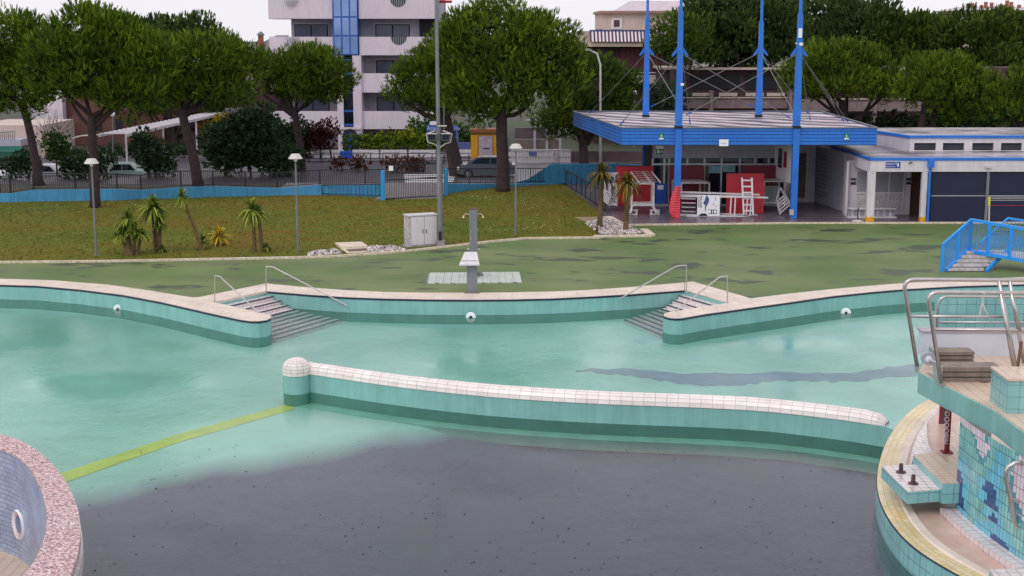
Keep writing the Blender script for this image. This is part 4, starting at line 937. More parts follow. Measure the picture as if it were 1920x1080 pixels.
# ---------------------------------------------------------------- grass blades and daisies
def blades(name, poly, n, seed, hmin, hmax, m_, label, cat):
    rng = np.random.default_rng(seed); xs_ = np.array([p.x for p in poly]); ys_ = np.array([p.y for p in poly]); pts = []
    while len(pts) < n:
        X_ = rng.uniform(max(xs_.min(), -34), min(xs_.max(), 40), 4000); Y_ = rng.uniform(ys_.min(), ys_.max(), 4000)
        pts += [(x, y) for x, y in zip(X_, Y_) if inside(x, y, poly)]
    pts = np.array(pts[:n]); h = rng.uniform(hmin, hmax, n); a_ = rng.uniform(0, math.pi, n); wd = rng.uniform(.02, .05, n); ln = rng.normal(0, .05, (n, 2))
    v_ = np.zeros((n, 3, 3)); v_[:, 0, 0] = pts[:, 0] - np.cos(a_) * wd; v_[:, 0, 1] = pts[:, 1] - np.sin(a_) * wd; v_[:, 1, 0] = pts[:, 0] + np.cos(a_) * wd; v_[:, 1, 1] = pts[:, 1] + np.sin(a_) * wd
    v_[:, 0, 2] = v_[:, 1, 2] = .04; v_[:, 2, 0] = pts[:, 0] + ln[:, 0]; v_[:, 2, 1] = pts[:, 1] + ln[:, 1]; v_[:, 2, 2] = .05 + h
    me = bpy.data.meshes.new(name); me.from_pydata(v_.reshape(-1, 3).tolist(), [], np.arange(3 * n).reshape(-1, 3).tolist()); me.materials.append(m_)
    o_ = bpy.data.objects.new(name, me); C.objects.link(o_); return tag(o_, label, cat, kind='stuff')
k = N('grass_blade'); g = k.geo(); n1 = k.noise(.5, 4, g); M['blade'] = k.fin(k.ramp(n1, [(.3, lin((80, 94, 20))), (.55, lin((104, 98, 24))), (.75, lin((112, 90, 28)))]), .8, spec=.2)
blades('grass', lw, 45000, 1, .02, .06, M['blade'], 'short patchy green and brown grass of the lawn', 'grass')
rnd = random.Random(9); ds = MB()
for cxp, cyp, sx_, sy_, n_ in ((270, 388, 120, 8, 90), (60, 400, 60, 12, 35), (500, 385, 150, 10, 40), (905, 372, 50, 8, 60), (1010, 385, 45, 12, 90), (920, 435, 40, 6, 20), (1010, 425, 60, 12, 60), (200, 450, 140, 20, 35), (700, 430, 70, 25, 30)):
    for _ in range(int(n_ * .7)):
        p = P(rnd.gauss(cxp, sx_ * .6), rnd.gauss(cyp, sy_ * .6), 0)
        if not inside(p.x, p.y, lw): continue
        r = rnd.uniform(.012, .035); ds.beam(Vector((p.x - r, p.y, .1)), Vector((p.x + r, p.y, .11)), r * 1.2, .02)
ds.build('fallen_petals', mat('daisy_white', (190, 182, 130), .8), label='tiny pale daisies and fallen leaves scattered over the lawn', cat='flowers', kind='stuff')
# ---------------------------------------------------------------- blue canopy with masts
ZR1, ZR0 = 4.9, 3.97
fl_, fr_ = P(1166, 240, ZR1), P(1645, 240, ZR1); bl_, br_2 = P(1075, 209, ZR1), P(1540, 209, ZR1)
cn_ = thing('canopy', 'large blue canopy with pale ribbed roof carried by four tall masts', 'canopy', ((fl_ + fr_) / 2)[:2] + (0,))
k = N('canopy_roof_felt'); g = k.geo(); wv = k.n('TexWave', wave_type='BANDS', bands_direction='DIAGONAL'); wv.inputs['Scale'].default_value = .2; wv.inputs['Distortion'].default_value = 8; wv.inputs['Detail'].default_value = 3; wv.inputs['Detail Scale'].default_value = .6; k.l(g, wv.inputs[0])
n1 = k.noise(.5, 5, g); c = k.ramp(wv.outputs[1], [(.0, lin((48, 42, 52))), (.22, lin((70, 60, 72))), (.4, lin((168, 152, 164))), (.8, lin((204, 188, 198)))])
c = k.mix(1, c, k.ramp(n1, [(.35, (.5, .48, .52)), (.6, (1, 1, 1))]), 'MULTIPLY'); M['rooffelt'] = k.fin(c, .55)
MB().prism([tuple(p[:2]) for p in (fl_ + Vector((.1, .1, 0)), fr_ + Vector((-.1, .1, 0)), br_2, bl_ + Vector((.15, 0, 0)))], ZR1 - .25, ZR1 - .04).build('roof', M['rooffelt'], cn_)
MB().prism([tuple(p[:2]) for p in (fl_ + Vector((.1, .1, 0)), fr_ + Vector((-.1, .1, 0)), br_2, bl_ + Vector((.15, 0, 0)))], ZR0 + .05, ZR0 + .12).build('soffit', mat('soffit_grey', (120, 116, 128), .8), cn_)
per = [br_2, bl_, fl_, fr_, br_2]; nb_ = 5; hb = (ZR1 - ZR0) / nb_
for a_, b_, nm in ((bl_, fl_, 'side_fascia'), (fl_, fr_, 'front_fascia'), (fr_, br_2, 'right_fascia'), (br_2, bl_, 'rear_fascia')):
    m_ = MB()
    for i in range(nb_):
        z0 = ZR0 + hb * i; m_.ribbon([a_, b_], z0 + .03, z0 + hb)
        n_ = Vector(((b_ - a_).y, -(b_ - a_).x, 0)).normalized() * .035; m_.beam(a_ + n_ * .5 + Vector((0, 0, 0)), b_ + n_ * .5, .001) if False else None
        m_.quad(a_ + n_ * -1 + Vector((0, 0, z0 + .03 - ZR1)), b_ - n_ + Vector((0, 0, z0 + .03 - ZR1)), b_ + Vector((0, 0, z0 + .03 - ZR1)), a_ + Vector((0, 0, z0 + .03 - ZR1)))
    fo_ = m_.build(nm, M['blue'], cn_); gm_ = MB()
    for i in range(nb_): gm_.ribbon([a_ - n_ * .3, b_ - n_ * .3], ZR0 + hb * i, ZR0 + hb * i + .045)
    gm_.build('board_grooves', mat('groove_blue', (10, 34, 100), .6), fo_)
m_ = MB()
for a_, b_ in zip(per, per[1:]): m_.beam(a_ + Vector((0, 0, .02)), b_ + Vector((0, 0, .02)), .12, .05)
m_.build('edge_flashing', M['galv'], cn_)
# signs on fascia
def running_sign(x, y, lab):
    c_ = A(x, y, fl_.y); rt = thing('exit_sign', lab, 'sign', (c_.x, c_.y - .02, c_.z - .2), 'small green and white signs on the blue fascia')
    MB().box(c_.x - .12, c_.x + .12, c_.y - .03, c_.y - .015, c_.z - .17, c_.z + .17).build('plate', M['signgreen'], rt)
    MB().lathe((c_.x, c_.y - .032, c_.z - .02), [(.035, 0), (.03, .06), (0, .14)], 8).build('figure', M['signwhite'], rt)
    MB().box(c_.x - .12, c_.x + .12, c_.y - .034, c_.y - .031, c_.z - .15, c_.z - .07).build('caption', M['signwhite'], rt)
running_sign(1240, 256, 'small green sign with white figure at the left of the blue fascia'); running_sign(1587, 256, 'small green sign with white figure at the right of the blue fascia')
c_ = A(1357, 267, fl_.y); nt_ = thing('notice_board', 'small white notice on the lower edge of the blue fascia', 'notice', (c_.x, c_.y, c_.z))
MB().box(c_.x - .25, c_.x + .25, c_.y - .035, c_.y - .015, c_.z - .2, c_.z + .16).build('plate', M['signwhite'], nt_); MB().box(c_.x - .17, c_.x + .14, c_.y - .039, c_.y - .036, c_.z - .05, c_.z - .03).build('print_line', M['greypaint'], nt_)
def mast(x, ybase, Y, ystep, xt, lab):
    b_ = A(x, ybase, Y); b_.z = 0; t_ = A(xt, -30, Y); rt = thing('mast', lab, 'mast', b_, 'tall blue canopy masts')
    zs = A(x, ystep, Y).z; zc = A(x, 92, Y).z; yo = .17
    MB().box(b_.x - .17, b_.x + .17, Y - yo, Y + yo, 0, ZR1 + .35).build('lower_shaft', M['blue'], rt)
    MB().hexa([(b_.x - .19, Y - .19, ZR1 + .35), (b_.x + .19, Y - .19, ZR1 + .35), (b_.x + .19, Y + .19, ZR1 + .35), (b_.x - .19, Y + .19, ZR1 + .35)], [(b_.x - .12, Y - .12, zs), (b_.x + .12, Y - .12, zs), (b_.x + .12, Y + .12, zs), (b_.x - .12, Y + .12, zs)]).build('upper_shaft', M['blue'], rt)
    MB().box(b_.x - .075, b_.x + .075, Y - .075, Y + .075, zs, t_.z).build('tip', M['blue'], rt)
    MB().box(b_.x - .21, b_.x + .21, Y - .21, Y + .21, ZR1 - .02, ZR1 + .12).build('collar', M['dark'], rt)
    MB().hexa([(b_.x - .12, Y - .06, zc - .5), (b_.x + .12, Y - .06, zc - .5), (b_.x + .12, Y + .06, zc - .5), (b_.x - .12, Y + .06, zc - .5)], [(b_.x - .14, Y - .05, zc + .2), (b_.x + .14, Y - .05, zc + .2), (b_.x + .14, Y + .05, zc + .2), (b_.x - .14, Y + .05, zc + .2)]).build('cable_bracket', M['blue'], rt)
    for s_ in (-1, 1): MB().hexa([(b_.x + s_ * .1, Y - .02, zc - .15), (b_.x + s_ * .42, Y - .02, zc - .42), (b_.x + s_ * .46, Y - .02, zc - .34), (b_.x + s_ * .1, Y - .02, zc + .2)], [(b_.x + s_ * .1, Y + .02, zc - .15), (b_.x + s_ * .42, Y + .02, zc - .42), (b_.x + s_ * .46, Y + .02, zc - .34), (b_.x + s_ * .1, Y + .02, zc + .2)]).build('cable_lug', M['blue'], rt)
    return rt, Vector((b_.x, Y, zc - .2))
YF, YR = 75.3, 85.5
fl2, cFL = mast(1268.5, 405, YF, 20, 1273, 'front left blue mast standing through the canopy roof')
rl2, cRL = mast(1208.5, 350, YR, 32, 1212, 'rear left blue mast standing behind the canopy front')
fr2, cFR = mast(1487, 405, YF, 25, 1496, 'front right blue mast carrying the white camera boxes')
rr2, cRR = mast(1418, 350, YR, 40, 1422, 'rear right blue mast standing behind the canopy front')
def cable(a, b, par):
    o_ = MB().tube([a, b], .02, 5).build('stay_cable', M['galv'], par); q = b + (a - b).normalized() * .35; MB().beam(b, q, .06).build('anchor', M['dblue'], o_)
rp = lambda x, y: P(x, y, ZR1)
bFL, bRL, bFR, bRR = [Vector((c.x, c.y, ZR1 + .4)) for c in (cFL, cRL, cFR, cRR)]
cable(cFL, rp(1163, 234), fl2); cable(cFL, bFR + Vector((-.3, 0, .1)), fl2); cable(cFL + Vector((.1, 0, 0)), rp(1294, 233), fl2)
cable(cRL, rp(1106, 212), rl2); cable(cRL, bFL + Vector((-.1, 0, 1.0)), rl2); cable(cRL, bRR + Vector((-.3, 0, .2)), rl2)
cable(cRR, bRL + Vector((.3, 0, .2)), rr2); cable(cRR, bFR + Vector((-.1, 0, .3)), rr2); cable(cRR, rp(1516, 213), rr2)
cable(cFR, bFL + Vector((.4, 0, .3)), fr2); cable(cFR, rp(1519, 224), fr2); cable(cFR, rp(1590, 228), fr2); cable(cFR, rp(1582, 227), fr2)
for (x, y, wd, ht, lab, par, Y_) in ((1500, 61, .15, .27, 0, fr2, YF), (1279, 158, .14, .07, 0, fl2, YF)):
    c_ = A(x, y, Y_ - .1); MB().box(c_.x - wd / 2 - .02, c_.x + wd / 2 + .02, c_.y - .1, c_.y + .1, c_.z - ht, c_.z + ht * .8).build('white_box', M['signwhite'], par)
c_ = A(1502, 83, YF - .1); MB().lathe(c_, [(.0, -.12), (.1, -.08), (.12, 0), (.12, .06), (0, .1)], 12).build('dome_camera', M['signwhite'], fr2, smooth_=True); MB().beam(c_ + Vector((-.3, 0, .05)), c_ + Vector((.05, 0, .05)), .05).build('camera_arm', M['signwhite'], fr2)
# ---------------------------------------------------------------- glazed kiosk
YK = 80.5
kx0, kx1 = A(1222, 385, YK).x, A(1462, 385, YK).x; zk = 3.9
ki = thing('glazed_kiosk', 'glazed kiosk facade with grey frames under the blue canopy', 'kiosk', ((kx0 + kx1) / 2, YK, 0))
MB().box(kx0, kx1 + .2, YK + .12, YK + 6, 0, zk).build('body', M['dark'], ki)
z_a = A(0, 297, YK).z; z_b = A(0, 308, YK).z
MB().box(kx0, kx1, YK, YK + .115, z_a + .02, zk + .1).build('top_wall', M['graywall'], ki)
MB().box(kx0, kx1, YK + .02, YK + .11, 0, .12).build('sill', M['framegrey'], ki)
xs_m = [1223, 1245, 1254, 1288, 1320, 1352, 1386, 1415, 1440, 1461]
for x in xs_m: q = A(x, 340, YK).x; MB().box(q - .05, q + .05, YK - .01, YK + .1, .12, z_a).build('mullion', M['framegrey'], ki)
MB().box(kx0 + .05, kx1 - .05, YK + .002, YK + .08, z_b - .05, z_b + .05).build('transom', M['framegrey'], ki)
for x0, x1 in zip(xs_m, xs_m[1:]):
    a_, b_ = A(x0, 340, YK).x + .05, A(x1, 340, YK).x - .05
    MB().quad((a_, YK + .06, .12), (b_, YK + .06, .12), (b_, YK + .06, z_a), (a_, YK + .06, z_a)).build('window_pane', M['glass'], ki)
for x, y, w_p, h_p in ((1340, 318, 22, 14), (1367, 316, 24, 14), (1398, 318, 24, 10)):
    a_, b_ = A(x - w_p / 2, y + h_p / 2, YK), A(x + w_p / 2, y - h_p / 2, YK); MB().box(a_.x, b_.x, YK + .04, YK + .055, a_.z, b_.z).build('poster', mat('poster_teal', (120, 170, 180), .6, var=.4, vs_=5), ki)
bb = A(1239, 381, YK - .1), A(1250, 345, YK - .1)
a_, b_ = A(1229, 382, YK - .05), A(1250, 344, YK - .05); MB().box(a_.x, b_.x, YK - .06, YK - .02, a_.z, b_.z).build('blue_door_panel', M['dblue'], ki)
MB().box(a_.x + .1, a_.x + .45, YK - .07, YK - .062, b_.z - .35, b_.z - .1).build('paper_notice', M['signwhite'], ki)
es = A(1237, 283, 78.5); ex_ = thing('hanging_exit_sign', 'green exit sign with white symbols hanging under the blue canopy', 'exit sign', es)
MB().box(es.x - .19, es.x + .19, 78.5, 78.56, es.z - .2, es.z + .12).build('plate', M['signgreen'], ex_); MB().box(es.x - .2, es.x + .2, 78.47, 78.58, es.z + .12, es.z + .3).build('lamp_box', M['signwhite'], ex_)
MB().box(es.x - .13, es.x - .02, 78.48, 78.498, es.z - .13, es.z + .06).build('door_symbol', M['signwhite'], ex_); MB().hexa([(es.x + .03, 78.48, es.z - .04), (es.x + .1, 78.48, es.z - .12), (es.x + .1, 78.498, es.z - .12), (es.x + .03, 78.498, es.z - .04)], [(es.x + .1, 78.48, es.z + .04), (es.x + .16, 78.48, es.z - .04), (es.x + .16, 78.498, es.z - .04), (es.x + .1, 78.498, es.z + .04)]).build('arrow_symbol', M['signwhite'], ex_)
# oblique white sign wall at the right of the kiosk
a_, b_ = A(1451, 330, 80.2), A(1486, 346, 76.2); z0 = A(1486, 346, 76.2).z; z1 = 3.95
sw = thing('white_box_wall', 'white raised box wall with framed opening beside the front right mast', 'wall', (b_.x, b_.y, 0))
MB().hexa([(a_.x, a_.y, z0), (b_.x, b_.y, z0), (b_.x + .12, b_.y + .03, z0), (a_.x + .12, a_.y + .03, z0)], [(a_.x, a_.y, z1), (b_.x, b_.y, z1), (b_.x + .12, b_.y + .03, z1), (a_.x + .12, a_.y + .03, z1)]).build('panel', M['signwhite'], sw)
d_ = (b_ - a_); 
for f0, f1, zA, zB, m_ in ((.2, .42, 2.4, 3.5, M['glass']), (.5, .66, 2.5, 3.4, M['red'])):
    p, q = a_ + d_ * f0, a_ + d_ * f1; MB().quad((p.x - .012, p.y - .012, zA), (q.x - .012, q.y - .012, zA), (q.x - .012, q.y - .012, zB), (p.x - .012, p.y - .012, zB)).build('small_window', m_, sw)
# ---------------------------------------------------------------- toilet building
YT = P(1630, 418.5).y + .1; sT = ppm(YT)
zf0, zf1 = A(1700, 322, YT).z, A(1700, 301, YT).z; zr = A(1700, 296, YT).z
xL = A(1631, 322, YT).x; xR = 34
tb = thing('toilet_building', 'low white toilet building with blue roof edges and dark navy shutters', 'building', (xL + 4, YT, 0))
xl2 = P(1560, 272, zr)     # rear end of the slanted side edge
rear = Vector((A(1500, 300, 86).x, 86, 0))
sideL = [Vector((xL, YT, 0)), Vector((xl2.x, xl2.y, 0))]
MB().box(xL, xR, YT, YT + .3, zf0, zf1).build('front_fascia', M['white'], tb)
MB().box(xL - .03, xR, YT - .04, YT + .32, zf1, zr).build('roof_edge', M['blue'], tb)
MB().ribbon([(xl2.x, xl2.y), (xL, YT + .3)], zf0 - .02, zf1).ribbon([(xl2.x + .02, xl2.y), (xL + .02, YT + .3)], zf0 - .02, zf1, flip=True).build('side_fascia', M['plaster'], tb)
MB().beam(Vector((xl2.x, xl2.y, (zf1 + zr) / 2)), Vector((xL, YT, (zf1 + zr) / 2)), .1, zr - zf1).build('side_roof_edge', M['blue'], tb)
k = N('flat_roof_felt'); g = k.geo(); n1 = k.noise(.35, 5, g); n2 = k.noise(2, 4, g); b = k.n('TexBrick'); k.l(g, b.inputs['Vector']); b.inputs['Scale'].default_value = .4; b.inputs['Color1'].default_value = (1, 1, 1, 1); b.inputs['Color2'].default_value = (.9, .9, .9, 1); b.inputs['Mortar'].default_value = (.55, .55, .55, 1)
c = k.ramp(n1, [(.4, lin((70, 64, 72))), (.5, lin((150, 142, 148))), (.62, lin((186, 176, 182)))]); c = k.mix(1, c, b.outputs[0], 'MULTIPLY'); M['flatroof'] = k.fin(k.mix(1, c, k.ramp(n2, [(.3, (.8, .8, .8)), (.7, (1.1, 1.1, 1.1))]), 'MULTIPLY'), .35)
MB().prism([(xL + .02, YT + .05), (xR, YT + .05), (xR, 90), (xl2.x - .6, 90), (xl2.x, xl2.y)], zr - .12, zr - .03).build('lower_roof', M['flatroof'], tb)
# side wall running back
wa, wb_ = A(1578, 395, P(1578, 396).y), A(1507, 372, P(1507, 376).y)
MB().ribbon([(wb_.x - .1, wb_.y + 4), (wa.x, wa.y), (A(1600, 398, P(1600, 400).y).x, P(1600, 400).y)], 0, 3.95 if False else zf0 + .6).build('side_wall', M['graywall'], tb)
dd_ = (Vector((wa.x, wa.y, 0)) - Vector((wb_.x - .1, wb_.y + 4, 0))); 
n_s = Vector((dd_.y, -dd_.x, 0)).normalized() * -.02
if n_s.x > 0: n_s = -n_s
sm_ = MB()
for i in range(11):
    z_ = .5 + i * .24; p, q = Vector((wb_.x - .1, wb_.y + 4, z_)) + dd_ * .35 + n_s, Vector((wb_.x - .1, wb_.y + 4, z_)) + dd_ * .72 + n_s; sm_.beam(p, q, .03, .05)
sm_.build('louvre_slats', M['greypaint'], tb)
# brown door in a small wall at the back of the passage
yd = P(1497, 380).y; p0_, p1_ = A(1488, 376, yd), A(1513, 376, yd)
MB().box(A(1488, 300, yd).x, A(1530, 300, yd).x, yd + .05, yd + .2, 0, 4.0).build('rear_wall', M['graywall'], tb)
dj = MB().box(A(1494, 300, yd).x, A(1512, 300, yd).x, yd, yd + .045, .3, A(1500, 287, yd).z).build('brown_door', M['brown'], tb); MB().box(A(1512, 300, yd).x, A(1515, 300, yd).x, yd - .03, yd + .045, .1, A(1500, 285, yd).z).build('door_frame', M['offwhite'], dj)
# recessed front with windows
yr = P(1660, 403).y; X_ = lambda x: A(x, 350, yr).x; Z_ = lambda y: A(1660, y, yr).z
MB().box(X_(1588), X_(1708), yr + .05, yr + .2, 0, zf1 - .3).build('recessed_wall', M['plaster'], tb)
MB().box(X_(1708) + .003, X_(1737), yr + .3, yr + .4, 0, zf1 - .3).build('brown_panel', M['brown'], tb)
for (x0, x1) in ((1607, 1629), (1640, 1666), (1668, 1694)):
    o_ = MB().box(X_(x0), X_(x1), yr + .0, yr + .045, Z_(360), Z_(322)).build('window', M['curtain'], tb)
    MB().box(X_(x0), X_(x1), yr - .02, yr + .04, Z_(363), Z_(360)).build('sill', M['white'], o_)
    MB().box(X_(x1), X_(x1) + .06, yr - .02, yr + .04, Z_(398), Z_(322)).build('frame', M['white'], o_)
    MB().box(X_(x0) + .05, X_(x1) - .05, yr + .02, yr + .045, Z_(396), Z_(364)).build('lower_panel', M['offwhite'], o_)
for x, w_p in ((1600, 5), (1704, 5)):
    o_ = MB().box(X_(x - w_p), X_(x + w_p), yr - .0, yr + .046, Z_(346), Z_(334)).build('door_sign', M['navy'], tb); text('pictogram', 'WC', .2, ((X_(x - w_p) + X_(x + w_p)) / 2, yr - .008, Z_(340)), M['signwhite'], o_)
MB().box(X_(1584), X_(1588), yr - .3, yr + .2, 0, zf1 - .3).build('side_jamb', M['white'], tb)
# columns
for x0, x1, lab in ((1625, 1639, 0), (1726, 1736, 0)):
    xa, xb = A(x0, 400, YT).x, A(x1, 400, YT).x
    o_ = MB().box(xa, xb, YT + .02, YT + .28, .32, zf0).build('column', M['white'], tb); MB().box(xa - .01, xb + .01, YT + .0, YT + .3, 0, .32).build('yellow_base', M['yellow'], o_)
xa = A(1739, 400, YT).x; MB().tube([(xa, YT - .08, .05), (xa, YT - .08, zf1 - .3)], .07, 10).build('downpipe', M['blue'], tb, smooth_=True); MB().box(xa - .16, xa + .16, YT - .25, YT - .045, zf1 - .35, zf1 + .1).build('rain_hopper', M['blue'], tb)
xs_ = [A(x, 400, YT).x for x in (1745, 1847, 1852, 2000)]
for i, (p, q) in enumerate(((xs_[0], xs_[1]), (xs_[2], xs_[3]), (xs_[3] + .15, xs_[3] + 4))):
    o_ = MB().box(p, q, YT + .1, YT + .16, .05, zf0 - .06).build('shutter', M['navy'], tb); MB().box(p, q, YT + .085, YT + .099, 1.42, 1.46).build('shutter_bar', M['framegrey'], o_)
MB().box(xs_[1], xs_[2], YT + .04, YT + .2, 0, zf0).build('shutter_post', M['greypaint'], tb)
MB().box(xa + .02, xR, YT + .17, YT + .25, 0, zf0).build('shutter_back', M['dark'], tb)
# wall light and camera on the fascia
c_ = A(1852, 313, YT); MB().box(c_.x - .15, c_.x + .15, YT - .12, YT - .002, c_.z - .05, c_.z + .05).build('wall_light', M['lampwhite'], tb)
c_ = A(1706, 305, YT); MB().beam(c_ + Vector((-.05, -.02, -.03)), c_ + Vector((.08, -.15, .03)), .06).build('wall_camera', M['dark'], tb)
sgc = A(1674, 309, YT); sg_ = thing('toilet_sign', 'dark blue sign with white letters TOILETTE and a down arrow', 'sign', (sgc.x, YT, sgc.z - .3))
MB().box(A(1660, 309, YT).x, A(1688, 309, YT).x, YT - .04, YT - .005, A(0, 315, YT).z, A(0, 303, YT).z).build('plate', M['signblue'], sg_)
fx = MB(); x0, x1, z0, z1 = A(1659.3, 309, YT).x, A(1688.7, 309, YT).x, A(0, 315.7, YT).z, A(0, 302.3, YT).z
fx.box(x0, x1, YT - .034, YT - .003, z0, z1); fx.build('white_border', M['signwhite'], sg_)
text('lettering', 'TOILETTE', .145, (sgc.x - .09, YT - .044, sgc.z + .05), M['signwhite'], sg_); text('second_line', 'SPOGLIATOI', .085, (sgc.x - .12, YT - .044, sgc.z - .09), M['signwhite'], sg_)
ar = MB(); ax = sgc.x + .27; ar.box(ax - .025, ax + .025, YT - .048, YT - .042, sgc.z - .02, sgc.z + .12); ar.face([(ax - .07, YT - .047, sgc.z - .02), (ax, YT - .047, sgc.z - .12), (ax + .07, YT - .047, sgc.z - .02)]); ar.build('arrow', M['signwhite'], sg_)
# upper storey box
zl = zr - .03; ub = P(1705, 283, zl); Yu = ub.y; zu0 = zl; zu1 = A(1705, 259, Yu).z; zu2 = A(1705, 254, Yu).z
xul = ub.x; xub = P(1645, 245, zu2); 
up_ = MB(); xt = xR; ww_ = [(1714, 1755), (1768, 1808), (1823, 1863), (1877, 1916), (1931, 1970)]; wz0, wz1 = A(0, 282, Yu).z, A(0, 268, Yu).z
MB().box(xul, xt, Yu + .25, Yu + .3, zu0, zu1).build('upper_back', M['dark'], tb)
m_ = MB(); m_.box(xul, xt, Yu, Yu + .24, wz1, zu1); m_.box(xul, xt, Yu, Yu + .24, zu0, wz0 - .001); px0 = xul
for (x0, x1) in ww_: m_.box(px0, A(x0, 275, Yu).x, Yu + .001, Yu + .24, wz0, wz1); px0 = A(x1, 275, Yu).x
m_.box(px0, xt, Yu + .001, Yu + .24, wz0, wz1); m_.build('upper_wall', M['white'], tb)
for (x0, x1) in ww_: MB().box(A(x0, 275, Yu).x + .0, A(x1, 275, Yu).x, Yu + .12, Yu + .2, wz0, wz1).build('clerestory_window', M['glass'], tb)
MB().hexa([(xul, Yu, zu0), (xul + .1, Yu + .2, zu0), (xub.x + .1, xub.y, zu0), (xub.x, xub.y, zu0)], [(xul, Yu, zu1), (xul + .1, Yu + .2, zu1), (xub.x + .1, xub.y, zu1), (xub.x, xub.y, zu1)]).build('upper_side_wall', M['white'], tb)
MB().box(xul - .05, xt, Yu - .08, Yu + .3, zu1 + .001, zu2).build('upper_roof_edge', M['blue'], tb); MB().beam(Vector((xul, Yu, (zu1 + zu2) / 2)), Vector((xub.x, xub.y, (zu1 + zu2) / 2)), .12, zu2 - zu1).build('upper_side_edge', M['blue'], tb)
yrb = P(1700, 238.5, zu2).y; MB().prism([(xul, Yu + .1), (xt, Yu + .1), (xt, yrb), (xub.x, yrb), (xub.x, min(xub.y, yrb))], zu2 - .1, zu2 - .02).build('upper_roof', M['flatroof'], tb)
# bench
bx0, bx1 = A(1590, 398, yr - 1.2).x, A(1678, 398, yr - 1.2).x; yb_ = yr - 1.2
bn = thing('bench', 'long white slatted bench in front of the toilet windows', 'bench', ((bx0 + bx1) / 2, yb_, 0))
MB().box(bx0, bx1, yb_ - .2, yb_ + .25, .48, .54).build('seat', M['white'], bn); MB().box(bx0 - .05, bx1 + .05, yb_ - .25, yb_ + .3, .02, .09).build('base', M['white'], bn)
for i in range(15):
    x = bx0 + (bx1 - bx0) * (i + .5) / 15; MB().box(x - .07, x + .07, yb_ - .02, yb_ + .03, .09, .48).build('slat', M['offwhite'] if i % 2 else M['curtain'], bn)
up = P(1608, 416); ub_ = thing('parasol_base', 'small round white parasol foot with a short stem beside the first column', 'parasol base', up)
MB().lathe(up, [(.32, 0.02), (.32, .06), (.1, .12), (.0, .12)], 20).build('foot', M['lampwhite'], ub_); MB().lathe(up, [(.03, .1), (.03, .75), (0, .75)], 8).build('stem', M['dark'], ub_)
# volleyball style net post
npb = P(1858, 412); npb.y = 70.5; npb.x = A(1857, 380, 70.5).x; zt_ = A(1854, 369, 70.5).z; np_ = thing('net_post', 'white post with yellow top holding thin lines in front of the navy shutters', 'post', (npb.x, 70.5, 0))
zm_ = A(1854, 385, 70.5).z
MB().beam((npb.x, 70.5, 0), (npb.x - .05, 70.5, zm_), .06).build('post', M['lampwhite'], np_); MB().beam((npb.x - .05, 70.5, zm_), (npb.x - .08, 70.5, zt_), .08).build('yellow_top', mat('bright_yellow', (230, 220, 30), .5), np_)
for zz, m_ in ((zt_ - .02, M['framegrey']), (zt_ - .1, M['lampwhite']), (zm_ + .25, M['framegrey']), (zm_, M['red'])): MB().tube([(npb.x - .04, 70.5, zz), (npb.x + 4.5, 70.5, zz - .03)], .012, 4).build('line', m_, np_)
# ---------------------------------------------------------------- furniture under the canopy
def panel(nm, lab, x0, x1, yt, yb, m_, Y=None, grp=None, th=.05, lean=0):
    Y = Y or P((x0 + x1) / 2, yb).y; a_, b_ = A(x0, yb, Y), A(x1, yt, Y); z0 = max(a_.z, .02)
    rt = thing('storage_screen', lab, 'screen', ((a_.x + b_.x) / 2, Y, z0), grp)
    MB().hexa([(a_.x, Y, z0), (b_.x, Y, z0), (b_.x, Y + th, z0), (a_.x, Y + th, z0)], [(a_.x, Y + lean, b_.z), (b_.x, Y + lean, b_.z), (b_.x, Y + lean + th, b_.z), (a_.x, Y + lean + th, b_.z)]).build('board', m_, rt)
    e_ = MB(); e_.box(a_.x, b_.x, Y + lean + .002 - .02, Y + lean + th + .01, b_.z, b_.z + .03); e_.build('top_edge', M['dred'], rt)
    return rt
panel('red_panel', 'wide red panel behind the white wheeled frame on the left', 1155, 1226, 312, 386, M['red'], 80.2, 'red panels stored under the canopy')
panel('red_panel', 'tall narrow bright red panel beside the left white crate', 1157, 1171, 338, 381, mat('bright_red', (214, 12, 24), .45), 79.3, 'red panels stored under the canopy')
panel('red_panel', 'dark red panel behind the front left mast', 1254, 1321, 312, 384, M['dred'], 80.1, 'red panels stored under the canopy')
panel('red_panel', 'large bright red square panel with a white ladder leaning on it', 1361, 1434, 326, 400, M['red'], P(1400, 401).y, 'red panels stored under the canopy', lean=.15)
panel('red_panel', 'dark red panel at the right of the kiosk under the white box wall', 1390, 1457, 311, 350, M['dred'], 79.8, 'red panels stored under the canopy')
